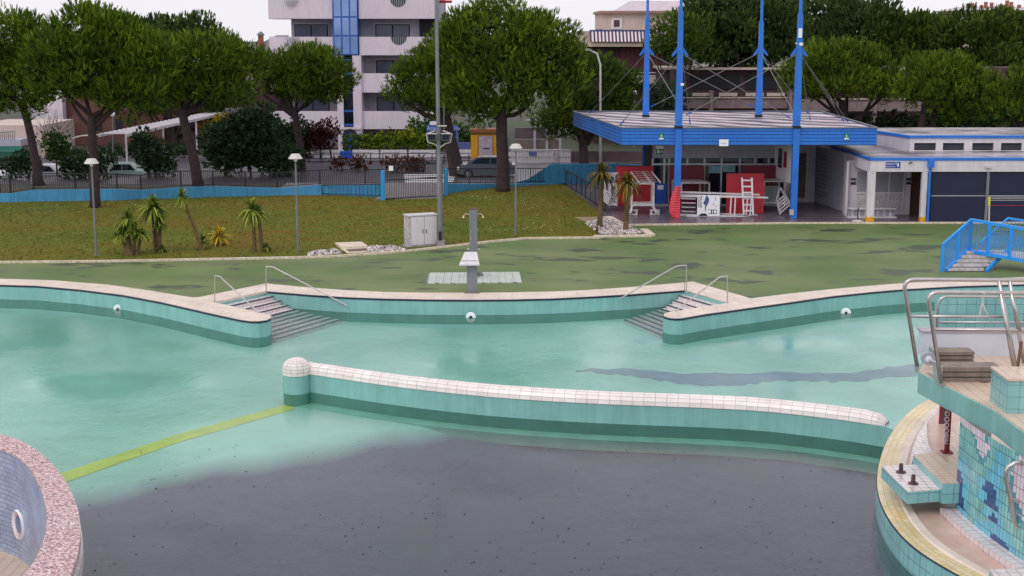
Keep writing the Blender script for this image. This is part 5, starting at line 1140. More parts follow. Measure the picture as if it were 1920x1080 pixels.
def fbox(nm, lab, cat, x0, x1, yt, yb, Yf, depth, th, slat_top=0, slat_low=0, grp=None, skew=0, m_=None, rt=None):
    m_ = m_ or M['offwhite']; a_, b_ = A(x0, yb, Yf), A(x1, yt, Yf); X0, X1, Z0, Z1 = a_.x, b_.x, max(a_.z, .0), b_.z; Yb_ = Yf + depth
    rt = rt or thing(nm, lab, cat, ((X0 + X1) / 2, (Yf + Yb_) / 2, Z0), grp)
    for X in (X0, X1):
        for Y, dx_ in ((Yf, 0), (Yb_, skew)): MB().beam((X + dx_, Y, Z0), (X + dx_, Y, Z1), th).build('leg', m_, rt)
        for Z in (Z0 + .1, Z1): MB().beam((X, Yf, Z), (X + skew, Yb_, Z), th * .9).build('side_rail', m_, rt)
    for Y, dx_ in ((Yf, 0), (Yb_, skew)):
        for Z in (Z0 + .1, Z1): MB().beam((X0 + dx_, Y, Z), (X1 + dx_, Y, Z), th * .95).build('cross_rail', m_, rt)
    for n_, Z in ((slat_top, Z1 + th * .6), (slat_low, Z0 + .1 + th * .6)):
        for i in range(n_): f_ = (i + .5) / n_; MB().beam((X0 + skew * f_, Yf + depth * f_, Z), (X1 + skew * f_, Yf + depth * f_, Z), depth / n_ * .72, .03).build('slat', m_, rt)
    return rt, (X0, X1, Z0, Z1)
lc_, d4 = fbox('lifeguard_chair', 'white wooden lifeguard chair frame on concrete feet beside the right small palm', 'lifeguard chair', 1184, 1226, 344, 388, 76.5, 1.1, .1, 0, 4, 'white lifeguard chairs stored under the canopy')
qz = d4[3]
s0_, s1_ = A(1190, 322, 77.4), A(1222, 338, 76.5)
for i in range(6): f_ = i / 5; p = Vector((s0_.x + .05 - .1, 77.5, s0_.z)).lerp(Vector((s0_.x + .35, 76.6, qz + .08)), f_); MB().beam(p, p + Vector((.85, 0, 0)), .12, .03).build('seat_slat', mat('grey_slat', (150, 142, 148), .6), lc_)
for xx in (1183, 1205, 1222): p = A(xx, 322, 77.5); MB().beam(p, (p.x + .4, 76.5, qz + .04), .07).build('arm', M['offwhite'], lc_)
for xx in (1186, 1225):
    p = A(xx, 396, 76.2); MB().beam((p.x + (-.1 if xx < 1200 else .2), 76.2, .12), (p.x + (.0 if xx < 1200 else 0), 76.5, .5), .1).build('foot_brace', M['offwhite'], lc_)
for xx, lab in ((1186, 'concrete block foot under the left leg of the white lifeguard chair'), (1227, 'concrete block foot under the right leg of the white lifeguard chair')):
    p = P(xx, 403); rt = thing('concrete_block', lab, 'block', p, 'hollow concrete blocks')
    for dx_ in (-.24, .16): MB().box(p.x + dx_, p.x + dx_ + .1, p.y - .15, p.y + .15, .02, .24).build('web', M['offwhite'], rt)
    for zz in (.024, .24): MB().box(p.x - .26, p.x + .28, p.y - .16, p.y + .16, zz, zz + .06).build('shell', M['offwhite'], rt)
fbox('lifeguard_chair', 'smaller white chair frame behind the left small palm', 'lifeguard chair', 1134, 1152, 330, 379, 78.2, 1.6, .08, 5, 0, 'white lifeguard chairs stored under the canopy', .35)
MB().hexa([A(1133, 377, 77.6), A(1140, 383, 77.6), A(1140, 383, 77.66), A(1133, 377, 77.66)], [A(1136, 357, 77.8), A(1148, 363, 77.8), A(1148, 363, 77.86), A(1136, 357, 77.86)]) 
cr_ = thing('slatted_crate_end', 'tilted white slatted board leaning by the left small palm', 'slatted board', A(1138, 384, 77.6))
for i in range(6): f_ = i / 5; p, q = A(1129, 372, 77.6).lerp(A(1139, 383, 77.6), f_), A(1134, 356, 77.7).lerp(A(1146, 364, 77.7), f_); MB().beam(p, q, .06, .04).build('slat', M['white'], cr_)
for (a1, b1) in (((1129, 372), (1139, 383)), ((1134, 356), (1146, 364))): MB().beam(A(*a1, 77.58), A(*b1, 77.58), .07, .05).build('rail', M['white'], cr_)
fbox('white_cupboard_frame', 'pale worn box frame beside the bright red narrow panel', 'frame', 1143, 1156, 347, 386, 77.9, .7, .12, 3, 0, None)
fbox('white_table_frame', 'white slatted table frame behind the long lying chair', 'table', 1277, 1330, 343, 372, 78.5, 1.3, .09, 6, 0, None, -.35)
fbox('white_table_frame', 'white table frame behind the large red panel at the right', 'table', 1432, 1472, 340, 384, 78.8, 1.2, .08, 3, 2, None, .2)
cbx = A(1447, 385, 78.6); MB().box(cbx.x - .55, cbx.x + .4, 78.9, 79.5, .3, 1.35).build('storage_cupboard', mat('grey_cupboard', (126, 132, 130), .6, dirt=.3), label='grey storage box under the white table frame', cat='box')
st = thing('slatted_steps', 'grey white slatted steps leaning beside the front right mast', 'steps', A(1465, 402, 76.4))
for (x0, y0, x1, y1) in ((1458, 352, 1462, 402), (1470, 350, 1482, 392)): pass
pa0, pa1, pb0, pb1 = A(1455, 372, 76.9), A(1463, 403, 76.2), A(1471, 362, 76.9), A(1484, 386, 76.2)
MB().beam(A(1463, 352, 77.2), A(1456, 376, 76.9), .09).beam(A(1456, 376, 76.9), pa1, .09).build('side_board', M['curtain'], st); MB().beam(A(1463, 352, 77.2), pb1, .09).build('side_board', M['curtain'], st)
for i in range(5): f_ = (i + .4) / 5; MB().beam(A(1456, 376, 76.9).lerp(pa1, f_), A(1464, 358, 77.1).lerp(pb1, .25 + .72 * f_), .16, .05).build('tread', M['offwhite'], st)
# long white lifeguard chair lying on its side
YL = 75.7; q = lambda x, y, dy=0: A(x, y, YL + dy)
lg = thing('lying_lifeguard_chair', 'long white lifeguard chair lying on its side with a printed banner', 'lifeguard chair', (q(1350, 405).x, YL, 0), 'white lifeguard chairs stored under the canopy')
B_ = lambda a1, b1, t_=.12, nm='frame_bar', dy=0: MB().beam(q(*a1, dy), q(*b1, dy), t_).build(nm, M['white'], lg)
B_((1276, 360), (1424, 365), .09, dy=.5); B_((1276, 367), (1408, 369), .12); B_((1272, 403), (1400, 407), .13); B_((1350, 401), (1420, 403), .08, dy=.5); B_((1408, 369.5), (1440, 370.5), .09, dy=.5)
for a1, b1 in (((1371, 369), (1369, 401)), ((1379, 369), (1377, 404)), ((1402, 369), (1399, 402)), ((1409, 369), (1406, 405)), ((1349, 368), (1348, 404)), ((1311, 368), (1311, 404))): B_(a1, b1, .07, 'rung')
for x in (1279, 1284, 1289, 1294, 1299, 1303): pass
for i in range(4): B_((1278, 372 + i * 8), (1304, 373 + i * 8), .07, 'seat_slat', .6)
B_((1402, 409), (1454, 409), .09, 'foot_bar', .1); B_((1454, 408), (1454, 414), .07, 'foot', .1)
for x in (1283, 1400): p = q(x, 410); MB().box(p.x - .12, p.x + .12, YL - .1, YL + .2, .02, max(.1, p.z)).build('block', M['concrete'], lg)
bn_ = thing('printed_banner', 'white banner with dark vertical lettering and blue leaf figure on the lying chair', 'banner', q(1328, 403, -.1))
za, zb = q(1328, 405).z, q(1328, 366).z; xa_, xb_ = q(1307, 385).x, q(1349, 385).x; yy = YL - .085
MB().box(xa_, xb_, yy, yy + .015, za, zb).build('sheet', M['signwhite'], bn_)
def bz(x, y): p = A(x, y, yy); return (p.x, p.z)
def flat(nm, pxs, m_, lift=.004): MB().hexa([(bz(*p)[0], yy - lift, bz(*p)[1]) for p in pxs], [(bz(*p)[0], yy - lift - .002, bz(*p)[1]) for p in pxs]).build(nm, m_, bn_)
flat('leaf_figure', [(1324, 367), (1327, 368), (1329.5, 373), (1329, 379), (1325, 386), (1322, 394), (1321.5, 393), (1322, 385), (1318.5, 381), (1321, 376)], mat('banner_blue', (70, 84, 140), .6)); flat('leaf_stem', [(1323, 388), (1324, 388), (1322.5, 396), (1321.3, 396)], M['signblack'], .006)
flat('box_drawing', [(1327, 393), (1343, 393), (1343, 394), (1327, 394)], M['signblack']); flat('box_drawing', [(1327, 400), (1344, 400), (1344, 401), (1327, 401)], M['signblack']); flat('box_drawing', [(1333, 394), (1335, 394), (1335, 400), (1333, 400)], M['signblack']); flat('box_drawing', [(1337, 394), (1338.5, 394), (1338.5, 400), (1337, 400)], M['signblack']); flat('box_drawing', [(1343, 394), (1344, 394), (1344, 400), (1343, 400)], M['signblack'])
flat('black_mark', [(1309, 405), (1314, 400.5), (1323, 400), (1327, 405)], M['signblack'])
for body, x in (('SCUOLA', 1310.5), ('PALLONE', 1314.5)):
    p = A(x, 378.5, yy - .008); text('lettering', body, .15, p, M['signblack'], bn_, ry=-math.pi / 2)
for (x, y0, y1) in ((1341.5, 369, 376), (1337, 380, 386), (1342, 384, 388)): flat('small_print', [(x, y0), (x + 1, y0), (x + 1, y1), (x, y1)], M['greypaint'])
# white ladder leaning on the red panel
Yl = P(1400, 405).y - .2; ld = thing('ladder', 'short white wooden ladder leaning on the large red panel', 'ladder', A(1402, 404, Yl))
a0, a1, c0, c1 = A(1394.5, 402, Yl - .25), A(1391, 333, Yl), A(1412, 402, Yl - .25), A(1409.5, 333, Yl)
MB().beam(a0, a1, .09, .06).build('rail', M['white'], ld); MB().beam(c0, c1, .09, .06).build('rail', M['white'], ld)
for i in range(6): f_ = .1 + i * .165; MB().beam(a0.lerp(a1, f_), c0.lerp(c1, f_), .06, .08).build('rung', M['white'], ld)
# faded red cloth hung round the front left mast
cl = MB(); nu, nv = 12, 14; ring = []; YCt = YF - .3
for j in range(nv + 1):
    f_ = j / nv; y_ = 350 + 64 * f_; x0 = 1268 - (2 + 11 * math.sin(min(1, f_ * 1.6) * math.pi / 2)) + max(0, f_ - .75) * 30; x1 = 1276 - .8 * f_
    row = []
    for i in range(nu + 1):
        u = i / nu; p = A(x0 + (x1 - x0) * u, y_ + (3 * (1 - u) if j == nv else 0) - 2 * math.sin(u * 3), YCt); row.append(Vector((p.x, YCt - .12 * math.sin(u * math.pi) + .02 * math.sin(u * 9 + f_ * 3), max(p.z, .03))))
    ring.append(row)
for j in range(nv):
    for i in range(nu): cl.quad(ring[j + 1][i], ring[j + 1][i + 1], ring[j][i + 1], ring[j][i])
o_ = cl.build('red_cloth', M['cloth'], label='faded red canvas hanging around the foot of the front left mast', cat='cloth', smooth_='all')
sd = o_.modifiers.new('thick', 'SOLIDIFY'); sd.thickness = .02
# blue sticker marks on mast foot
p = A(1485, 398, YF - .18); MB().box(p.x - .14, p.x + .1, YF - .19, YF - .172, p.z - .15, p.z + .15).build('notice_plate', M['framegrey'], fr2)
# ---------------------------------------------------------------- foliage
def foliage_mat(name, dark, mid, light, hue=0):
    k = N(name); at = k.n('Attribute'); at.attribute_name = 'tint'
    c = k.ramp(at.outputs['Fac'], [(0, lin(dark)), (.5, lin(mid)), (1, lin(light))]); g = k.geo(); n1 = k.noise(.35, 3, g)
    c = k.mix(1, c, k.ramp(n1, [(.3, (.7, .74, .8)), (.7, (1.2, 1.14, .9))]), 'MULTIPLY')
    k.b.inputs['Base Color'].default_value = (1, 1, 1, 1); m_ = k.fin(c, .75, spec=.15)
    return m_
M['pine'] = foliage_mat('pine_needles', (36, 52, 16), (78, 102, 26), (132, 148, 44))
M['pine_dark'] = foliage_mat('pine_needles_dark', (34, 50, 20), (66, 88, 30), (104, 122, 46))
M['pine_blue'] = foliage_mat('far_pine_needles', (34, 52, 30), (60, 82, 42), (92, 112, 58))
M['shrub_dark'] = foliage_mat('dark_shrub_leaves', (26, 40, 32), (44, 64, 44), (70, 90, 58))
M['hedge'] = foliage_mat('hedge_leaves', (34, 52, 14), (88, 110, 26), (166, 168, 44))
M['green_shrub'] = foliage_mat('green_shrub_leaves', (34, 54, 26), (62, 92, 42), (96, 126, 60))
M['maroon_shrub'] = foliage_mat('maroon_leaves', (34, 16, 20), (66, 28, 32), (94, 44, 44))
M['gold_shrub'] = foliage_mat('golden_leaves', (56, 56, 16), (116, 104, 26), (196, 170, 40))
M['redbed'] = foliage_mat('reddish_ground_plants', (40, 26, 22), (84, 50, 44), (120, 80, 70))
def tufts(pos, nrm, rng, length, width, nb, up, spread):
    """three-sided blades fanned round each tuft"""
    n = len(pos); P_ = np.repeat(pos, nb, 0); D = np.repeat(nrm, nb, 0) + rng.normal(0, spread, (n * nb, 3)); D[:, 2] += up
    D /= np.linalg.norm(D, axis=1)[:, None] + 1e-9; S_ = rng.normal(0, 1, (n * nb, 3)); S_ -= D * (S_ * D).sum(1)[:, None]; S_ /= np.linalg.norm(S_, axis=1)[:, None] + 1e-9
    l = length * rng.uniform(.6, 1.25, (n * nb, 1)); w_ = width * rng.uniform(.7, 1.3, (n * nb, 1))
    base = P_ + rng.normal(0, width * .5, P_.shape); v_ = np.stack([base - S_ * w_ * .45, base + S_ * w_ * .45, base + D * l * .75 + S_ * w_ * .5, base + D * l, base + D * l * .75 - S_ * w_ * .5], 1)
    t = np.clip(np.repeat(rng.uniform(.25, .8, n), nb) + rng.normal(0, .12, n * nb), 0, 1)
    return v_.reshape(-1, 3), t
def crown_mesh(name, blobs, m_, parent, seed, dens=11, length=.42, width=.055, clump=.62, flat=.6, up=.9, nb=4, under=.25):
    """blobs: (cx,cy,cz,rx,ry,rz); clumps are scattered over the blobs' surfaces, tufts over the clumps"""
    rng = np.random.default_rng(seed); V = []; T = []
    for (cx, cy, cz, rx, ry, rz) in blobs:
        area = 4 * math.pi * ((rx * ry) ** 1.6 / 3 + (rx * rz) ** 1.6 / 3 + (ry * rz) ** 1.6 / 3) ** (1 / 1.6); nc = max(6, int(area * .42 / clump ** 2))
        d = rng.normal(0, 1, (nc * 3, 3)); d /= np.linalg.norm(d, axis=1)[:, None]
        d = d[(d[:, 2] > -.25) | (rng.uniform(0, 1, len(d)) < under)][:nc]
        fill = rng.uniform(.72, 1.0, len(d))[:, None]; cc = np.array([cx, cy, cz]) + d * np.array([rx, ry, rz]) * fill
        for c_, dn in zip(cc, d):
            r = clump * rng.uniform(.65, 1.35); nt = max(8, int(dens * 5.5 * r * r)); u = rng.normal(0, 1, (nt, 3)); u /= np.linalg.norm(u, axis=1)[:, None]
            u = u[(u @ dn > -.35) | (u[:, 2] > .1)]
            pos = c_ + u * np.array([r, r, r * flat + .12]); 
            nr_ = u * np.array([.6, .6, .5]) + dn * .25
            v_, t = tufts(pos, nr_, rng, length, width, nb, up, .25); ctint = rng.uniform(-.2, .2)
            V.append(v_); T.append(np.clip(t * .8 + .1 + ctint, 0, 1))
            # filler leaves that close the clump
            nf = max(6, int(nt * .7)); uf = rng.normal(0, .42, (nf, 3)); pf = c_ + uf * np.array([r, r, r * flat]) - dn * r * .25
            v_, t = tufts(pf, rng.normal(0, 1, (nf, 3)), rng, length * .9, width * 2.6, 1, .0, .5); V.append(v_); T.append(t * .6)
    v_ = np.concatenate(V); t = np.concatenate(T); n = len(v_) // 5
    me = bpy.data.meshes.new(name); me.vertices.add(len(v_)); me.vertices.foreach_set('co', (v_ - np.array(parent.location)).ravel())
    me.loops.add(len(v_)); me.loops.foreach_set('vertex_index', np.arange(len(v_))); me.polygons.add(n); me.polygons.foreach_set('loop_start', np.arange(n) * 5)
    try: me.polygons.foreach_set('loop_total', np.full(n, 5))
    except Exception: pass
    me.update(calc_edges=True)
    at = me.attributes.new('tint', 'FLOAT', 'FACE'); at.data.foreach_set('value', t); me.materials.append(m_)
    o = bpy.data.objects.new(name, me); C.objects.link(o); o.parent = parent; return o
def pine(name, lab, base_px, Y, tw, path_px, blobs_px, m_='pine', seed=1, grp='umbrella pines', limbs=7, dens=11, length=.42, width=.048, clump=.62, cat='pine tree', yr=.8, base_z=0, skirt=.25):
    b_ = A(base_px[0], base_px[1], Y); b_.z = base_z; rt = thing(name, lab, cat, b_, grp); s = ppm(Y); rng = random.Random(seed)
    bl = []
    for q in blobs_px:
        x, y, rx, ry = q[:4]; dy = q[4] if len(q) > 4 else rng.uniform(-.25, .25) * rx / s; c_ = A(x, y, Y); bl.append((c_.x, Y + dy, c_.z, rx / s, rx / s * yr, ry / s))
    path = [b_ + Vector((0, 0, -.1))] + [A(x, y, Y) for x, y in path_px]; top = path[-1]; r0 = tw / s / 2
    tk = MB(); rs = [r0 * 1.25] + [r0 * (1 - .35 * i / len(path)) for i in range(1, len(path))]
    pth = smooth(path, 1); n_ = len(pth); tk.tube(pth, [rs[0] + (rs[-1] - rs[0]) * (i / (n_ - 1)) ** .5 for i in range(n_)], 9)
    tr = tk.build('trunk', M['bark'], rt, smooth_='all')
    for i in range(limbs):
        q = bl[i % len(bl)]; a_ = rng.uniform(0, 2 * math.pi); e_ = Vector((q[0] + math.cos(a_) * q[3] * .6, q[1] + math.sin(a_) * q[4] * .6, q[2] + q[5] * rng.uniform(-.3, .3)))
        st_ = path[-2].lerp(top, rng.uniform(.3, 1)) if len(path) > 1 else top; md = st_.lerp(e_, .5) + Vector((rng.uniform(-.3, .3), 0, rng.uniform(-.5, .2)))
        MB().tube(smooth([st_, md, e_], 1), [r0 * .5, r0 * .42, r0 * .36, r0 * .3, r0 * .2, r0 * .12][:len(smooth([st_, md, e_], 1))] , 6).build('branch', M['bark'], tr, smooth_='all')
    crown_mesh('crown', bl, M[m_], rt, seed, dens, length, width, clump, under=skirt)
    return rt
pine('umbrella_pine', 'dark pine cut by the left edge with a low bright green lobe', (74, 350), 92, 17, [(66, 300), (54, 235), (40, 190)], [(10, 78, 74, 60), (45, 178, 46, 46), (-30, 140, 70, 70), (62, 110, 40, 44)], seed=11, dens=11)
pine('umbrella_pine', 'broad pine standing on the lawn behind the left lamp', (178, 387), 79.5, 19, [(177, 320), (173, 260), (172, 215)], [(165, 76, 92, 58), (104, 116, 56, 52), (228, 100, 80, 60), (180, 150, 70, 42), (272, 115, 56, 52), (125, 170, 55, 32), (245, 168, 54, 34), (275, 170, 40, 24)], seed=12, dens=11)
pine('umbrella_pine', 'forked pine behind the blue wall in front of the white slatted pergola', (372, 350), 91, 20, [(362, 290), (345, 230), (342, 205)], [(375, 116, 88, 50), (310, 140, 58, 50), (436, 130, 54, 46), (345, 168, 50, 28), (408, 162, 52, 28), (300, 175, 38, 22)], seed=13, dens=10)
pine('umbrella_pine', 'round pine with thin trunk in front of the white curved building', (566, 318), 101, 15, [(564, 280), (556, 235), (552, 205)], [(572, 136, 78, 46), (520, 150, 38, 34), (622, 155, 44, 36), (575, 168, 70, 26), (470, 145, 28, 40)], seed=14, dens=10)
pine('umbrella_pine', 'pine with leaning dark trunk just right of the tall pole', (858, 330), 98, 28, [(850, 290), (838, 240), (832, 205)], [(795, 150, 58, 50), (850, 110, 62, 50), (765, 178, 42, 30), (830, 180, 60, 34)], seed=15, dens=10)
pine('umbrella_pine', 'largest pine standing on the lawn in the middle', (943, 357), 87.8, 25, [(943, 310), (940, 240), (942, 195)], [(935, 72, 98, 64), (870, 95, 50, 60), (1010, 92, 76, 60), (1045, 140, 62, 56), (930, 140, 80, 56), (880, 165, 46, 44), (1000, 180, 56, 34), (905, 205, 34, 26)], seed=16, dens=11, limbs=9)
pine('umbrella_pine', 'dark bushy pine behind the left end of the blue canopy', (1095, 320), 104, 18, [(1093, 260)], [(1110, 165, 66, 56), (1090, 225, 60, 45), (1150, 225, 50, 50), (1050, 230, 40, 30), (1165, 170, 30, 40)], 'pine_dark', 17, dens=11)
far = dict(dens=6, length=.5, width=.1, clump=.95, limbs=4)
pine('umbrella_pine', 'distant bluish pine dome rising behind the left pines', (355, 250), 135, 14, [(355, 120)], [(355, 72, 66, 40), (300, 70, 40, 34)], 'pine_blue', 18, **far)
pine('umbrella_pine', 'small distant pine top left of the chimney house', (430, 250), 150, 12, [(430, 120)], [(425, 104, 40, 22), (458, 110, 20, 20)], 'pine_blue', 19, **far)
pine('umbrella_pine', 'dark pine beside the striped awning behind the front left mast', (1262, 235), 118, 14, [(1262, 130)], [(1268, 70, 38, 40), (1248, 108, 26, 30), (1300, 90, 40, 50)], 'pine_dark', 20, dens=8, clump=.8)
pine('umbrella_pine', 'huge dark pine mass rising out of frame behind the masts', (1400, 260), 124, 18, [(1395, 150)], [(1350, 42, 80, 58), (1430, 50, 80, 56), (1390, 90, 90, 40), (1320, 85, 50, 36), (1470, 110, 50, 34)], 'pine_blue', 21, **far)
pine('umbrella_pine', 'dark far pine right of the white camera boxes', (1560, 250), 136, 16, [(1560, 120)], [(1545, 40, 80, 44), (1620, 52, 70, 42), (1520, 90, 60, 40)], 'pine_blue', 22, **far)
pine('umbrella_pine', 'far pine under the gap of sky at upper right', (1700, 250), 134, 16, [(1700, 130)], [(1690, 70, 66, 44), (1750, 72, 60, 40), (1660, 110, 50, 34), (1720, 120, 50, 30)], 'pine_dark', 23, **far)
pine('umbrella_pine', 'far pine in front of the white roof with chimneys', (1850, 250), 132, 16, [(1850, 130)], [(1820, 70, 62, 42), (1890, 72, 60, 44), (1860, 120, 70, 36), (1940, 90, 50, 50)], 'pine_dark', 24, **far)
pine('umbrella_pine', 'broad domed pine right of the front right mast', (1590, 260), 106, 18, [(1580, 190)], [(1565, 122, 74, 40), (1625, 135, 60, 40), (1510, 150, 44, 42), (1590, 160, 90, 24), (1660, 165, 34, 24)], seed=25, dens=10)
pine('umbrella_pine', 'bright green domed pine with two visible trunks at right', (1728, 262), 101, 13, [(1728, 225), (1738, 180)], [(1762, 140, 64, 34), (1815, 165, 50, 36), (1775, 175, 74, 26), (1825, 205, 50, 30), (1850, 180, 30, 30), (1700, 175, 20, 26)], seed=26, dens=11)
pine('umbrella_pine', 'pine cut by the right edge behind the white building', (1915, 262), 99, 13, [(1912, 200)], [(1915, 172, 40, 40), (1950, 165, 50, 44), (1880, 205, 40, 30), (1900, 215, 50, 20)], seed=27, dens=10)
pine('umbrella_pine', 'low dark pine spreading above the pergola between the left trunks', (330, 290), 120, 14, [(328, 235)], [(260, 205, 52, 28), (345, 195, 60, 26), (420, 180, 52, 26), (390, 205, 40, 20)], 'pine_dark', 28, dens=8, clump=.8)
# second trunk of the bright pine
p = A(1750, 262, 101.5); MB().tube([Vector((p.x, 101.5, -.1)), A(1749, 220, 101.5), A(1757, 185, 101.5)], [.22, .19, .14], 8).build('trunk', M['bark'], bpy.data.objects['umbrella_pine.015'] if 'umbrella_pine.015' in bpy.data.objects else None)
def shrub(name, lab, Y, blobs, m_, seed, cat='shrub', grp=None, base_z=0, **kw):
    s = ppm(Y); bl = []
    for x, y, rx, ry in blobs: c_ = A(x, y, Y); bl.append((c_.x, Y, c_.z, rx / s, min(rx, ry * 1.6) / s * .8, ry / s))
    rt = thing(name, lab, cat, (bl[0][0], Y, base_z), grp)
    st_ = MB(); 
    for k_, q in enumerate(bl[:3]): st_.tube([(q[0] + .1 * k_, Y, base_z), (q[0], Y, q[2])], [.08, .03], 5)
    st_.build('stem', M['bark'], rt)
    d = dict(dens=12, length=.2, width=.08, clump=.42, up=.2, under=.8, flat=.8); d.update(kw); crown_mesh('foliage', bl, M[m_], rt, seed, **d); return rt
shrub('shrub', 'very dark bushes behind the blue wall between the pergola and the lamp', 98, [(420, 265, 40, 34), (465, 260, 44, 44), (500, 285, 40, 30), (440, 300, 50, 22), (525, 300, 34, 24), (485, 230, 30, 24)], 'shrub_dark', 31, clump=.6, length=.28, width=.12, dens=8)
shrub('shrub', 'dark bush beside the parked pale car', 97, [(290, 290, 32, 26), (275, 268, 26, 20), (300, 310, 26, 14)], 'shrub_dark', 32)
shrub('shrub', 'round dark green bush right of the leftmost pine trunk', 98, [(104, 275, 28, 22), (118, 290, 20, 16)], 'green_shrub', 33)
shrub('shrub', 'dark bush at the left edge below the green awning', 96, [(20, 318, 34, 16), (50, 312, 22, 18)], 'shrub_dark', 34)
shrub('shrub', 'dark low bush between the left pine trunk and the pale car', 96, [(140, 315, 26, 14), (165, 310, 26, 18), (195, 308, 20, 16), (155, 325, 44, 8)], 'shrub_dark', 35)
shrub('hedge', 'yellow green hedge in front of the white apartment building', 114, [(702, 270, 24, 10), (735, 266, 30, 13), (772, 264, 28, 16), (800, 268, 20, 14)], 'hedge', 36, 'hedge', dens=14)
shrub('hedge', 'dark green clipped shrub left of the yellow hedge', 114.5, [(672, 268, 20, 12)], 'green_shrub', 37, 'hedge')
shrub('hedge', 'tall green hedge behind the blue sign portal', 117, [(790, 240, 24, 16), (812, 262, 24, 26), (868, 262, 24, 28), (845, 258, 20, 26)], 'green_shrub', 38, 'hedge')
shrub('shrub', 'dark maroon bush at the left foot of the white building', 112, [(600, 262, 26, 24), (578, 268, 20, 18), (615, 245, 20, 16)], 'maroon_shrub', 39)
shrub('shrub', 'golden green bushes under the far end of the pergola', 116, [(400, 245, 20, 16), (420, 240, 22, 14), (436, 247, 12, 10)], 'gold_shrub', 40, length=.25)
shrub('shrub', 'dark green bushes behind the slim round pine trunk', 112, [(540, 270, 40, 34), (515, 240, 20, 20), (560, 250, 26, 26)], 'shrub_dark', 41)
shrub('flower_bed', 'low reddish plants of the round bed behind the gate', 101, [(735, 308, 20, 7), (760, 311, 26, 8), (778, 309, 16, 7)], 'redbed', 42, 'flower bed', dens=14, length=.18)
shrub('flower_bed', 'small reddish bush left of the round bed', 101.5, [(672, 308, 10, 6), (640, 311, 14, 6)], 'redbed', 43, 'flower bed')
shrub('shrub', 'dark bush between the rear left mast and the beige building', 112, [(1250, 190, 30, 30), (1232, 205, 22, 18)], 'shrub_dark', 44, clump=.7)
shrub('hedge', 'long dark hedge below the brown building behind the canopy', 108, [(1560, 235, 40, 16), (1620, 238, 40, 18), (1680, 240, 40, 16), (1500, 236, 40, 14)], 'shrub_dark', 45, 'hedge', clump=.6, length=.28, width=.12, dens=8)
shrub('hedge', 'dark undergrowth beneath the right pines', 106, [(1770, 225, 40, 22), (1830, 232, 40, 20), (1890, 235, 40, 16), (1940, 228, 30, 24)], 'green_shrub', 46, 'hedge', clump=.6, length=.28, width=.12, dens=8)
shrub('hedge', 'long dark hedge across the street behind the parked pale cars', 113, [(30, 298, 50, 14), (110, 300, 50, 14), (190, 298, 50, 16), (260, 296, 50, 16), (330, 292, 30, 12)], 'shrub_dark', 47, 'hedge', clump=.6, length=.28, width=.12, dens=7)
# bare tree
bt = thing('bare_tree', 'leafless pinkish bare tree behind the leftmost pines', 'tree', (A(96, 280, 108).x, 108, 0)); rnd = random.Random(4)
b0 = Vector((A(96, 280, 108).x, 108, 0)); tp = A(94, 262, 108); MB().tube([b0, tp], [.16, .1], 6).build('trunk', mat('bare_bark', (130, 108, 112), .9), bt)
def twig(a, b, r, d, par):
    o_ = MB().tube([a, a.lerp(b, .5) + Vector((rnd.uniform(-.1, .1), 0, .05)), b], [r, r * .8, r * .5], 4).build('branch' if d == 0 else 'twig', mat('bare_bark', (130, 108, 112)), par)
    if d < 1:
        for i in range(3): e_ = b + (b - a).length * .6 * Vector((rnd.uniform(-.7, .7), rnd.uniform(-.3, .3), rnd.uniform(.4, 1))); twig(a.lerp(b, rnd.uniform(.5, 1)), e_, r * .5, d + 1, o_)
for i in range(10): twig(tp, A(70 + i * 7.5, 222 + abs(i - 5) * 4, 108 + rnd.uniform(-1, 1)), .04, 0, bt)
# ---------------------------------------------------------------- cordylines and small palms
M['cordy'] = foliage_mat('cordyline_leaves', (46, 66, 20), (84, 108, 34), (150, 158, 70)); M['cordy_y'] = foliage_mat('yellow_cordyline_leaves', (120, 100, 16), (176, 150, 30), (226, 200, 60)); M['palmleaf'] = foliage_mat('brownish_palm_leaves', (44, 42, 22), (84, 78, 38), (140, 122, 66))
def head(c_, r, n, rng, m_, par, droop=.6, w_=.05):
    V, F_, T = [], [], []; b = 0
    for i in range(n):
        az = rng.uniform(0, 2 * math.pi); el = rng.uniform(-.5, 1.45); l = r * rng.uniform(.75, 1.15); d = Vector((math.cos(az) * math.cos(el), math.sin(az) * math.cos(el), math.sin(el))); s_ = Vector((-math.sin(az), math.cos(az), 0)) * w_ / 2
        pts = [c_ + d * l * f_ + Vector((0, 0, -droop * l * f_ ** 2.4 * (1 - .5 * abs(math.sin(el))))) for f_ in (0.05, .4, .75, 1)]; ws = (.6, 1, .7, .05); t = rng.uniform(0, 1)
        for p, q in zip(pts, ws): V += [p - s_ * q, p + s_ * q]
        for j in range(3): F_.append((b + 2 * j, b + 2 * j + 1, b + 2 * j + 3, b + 2 * j + 2)); T.append(t)
        b += 8
    off = Vector((0, 0, 0)); q = par
    while q is not None: off += q.location; q = q.parent
    me = bpy.data.meshes.new('leaves'); me.from_pydata([tuple(v - off) for v in V], [], F_); at = me.attributes.new('tint', 'FLOAT', 'FACE'); at.data.foreach_set('value', T); me.materials.append(m_)
    o_ = bpy.data.objects.new('leaf_head', me); C.objects.link(o_); o_.parent = par; return o_
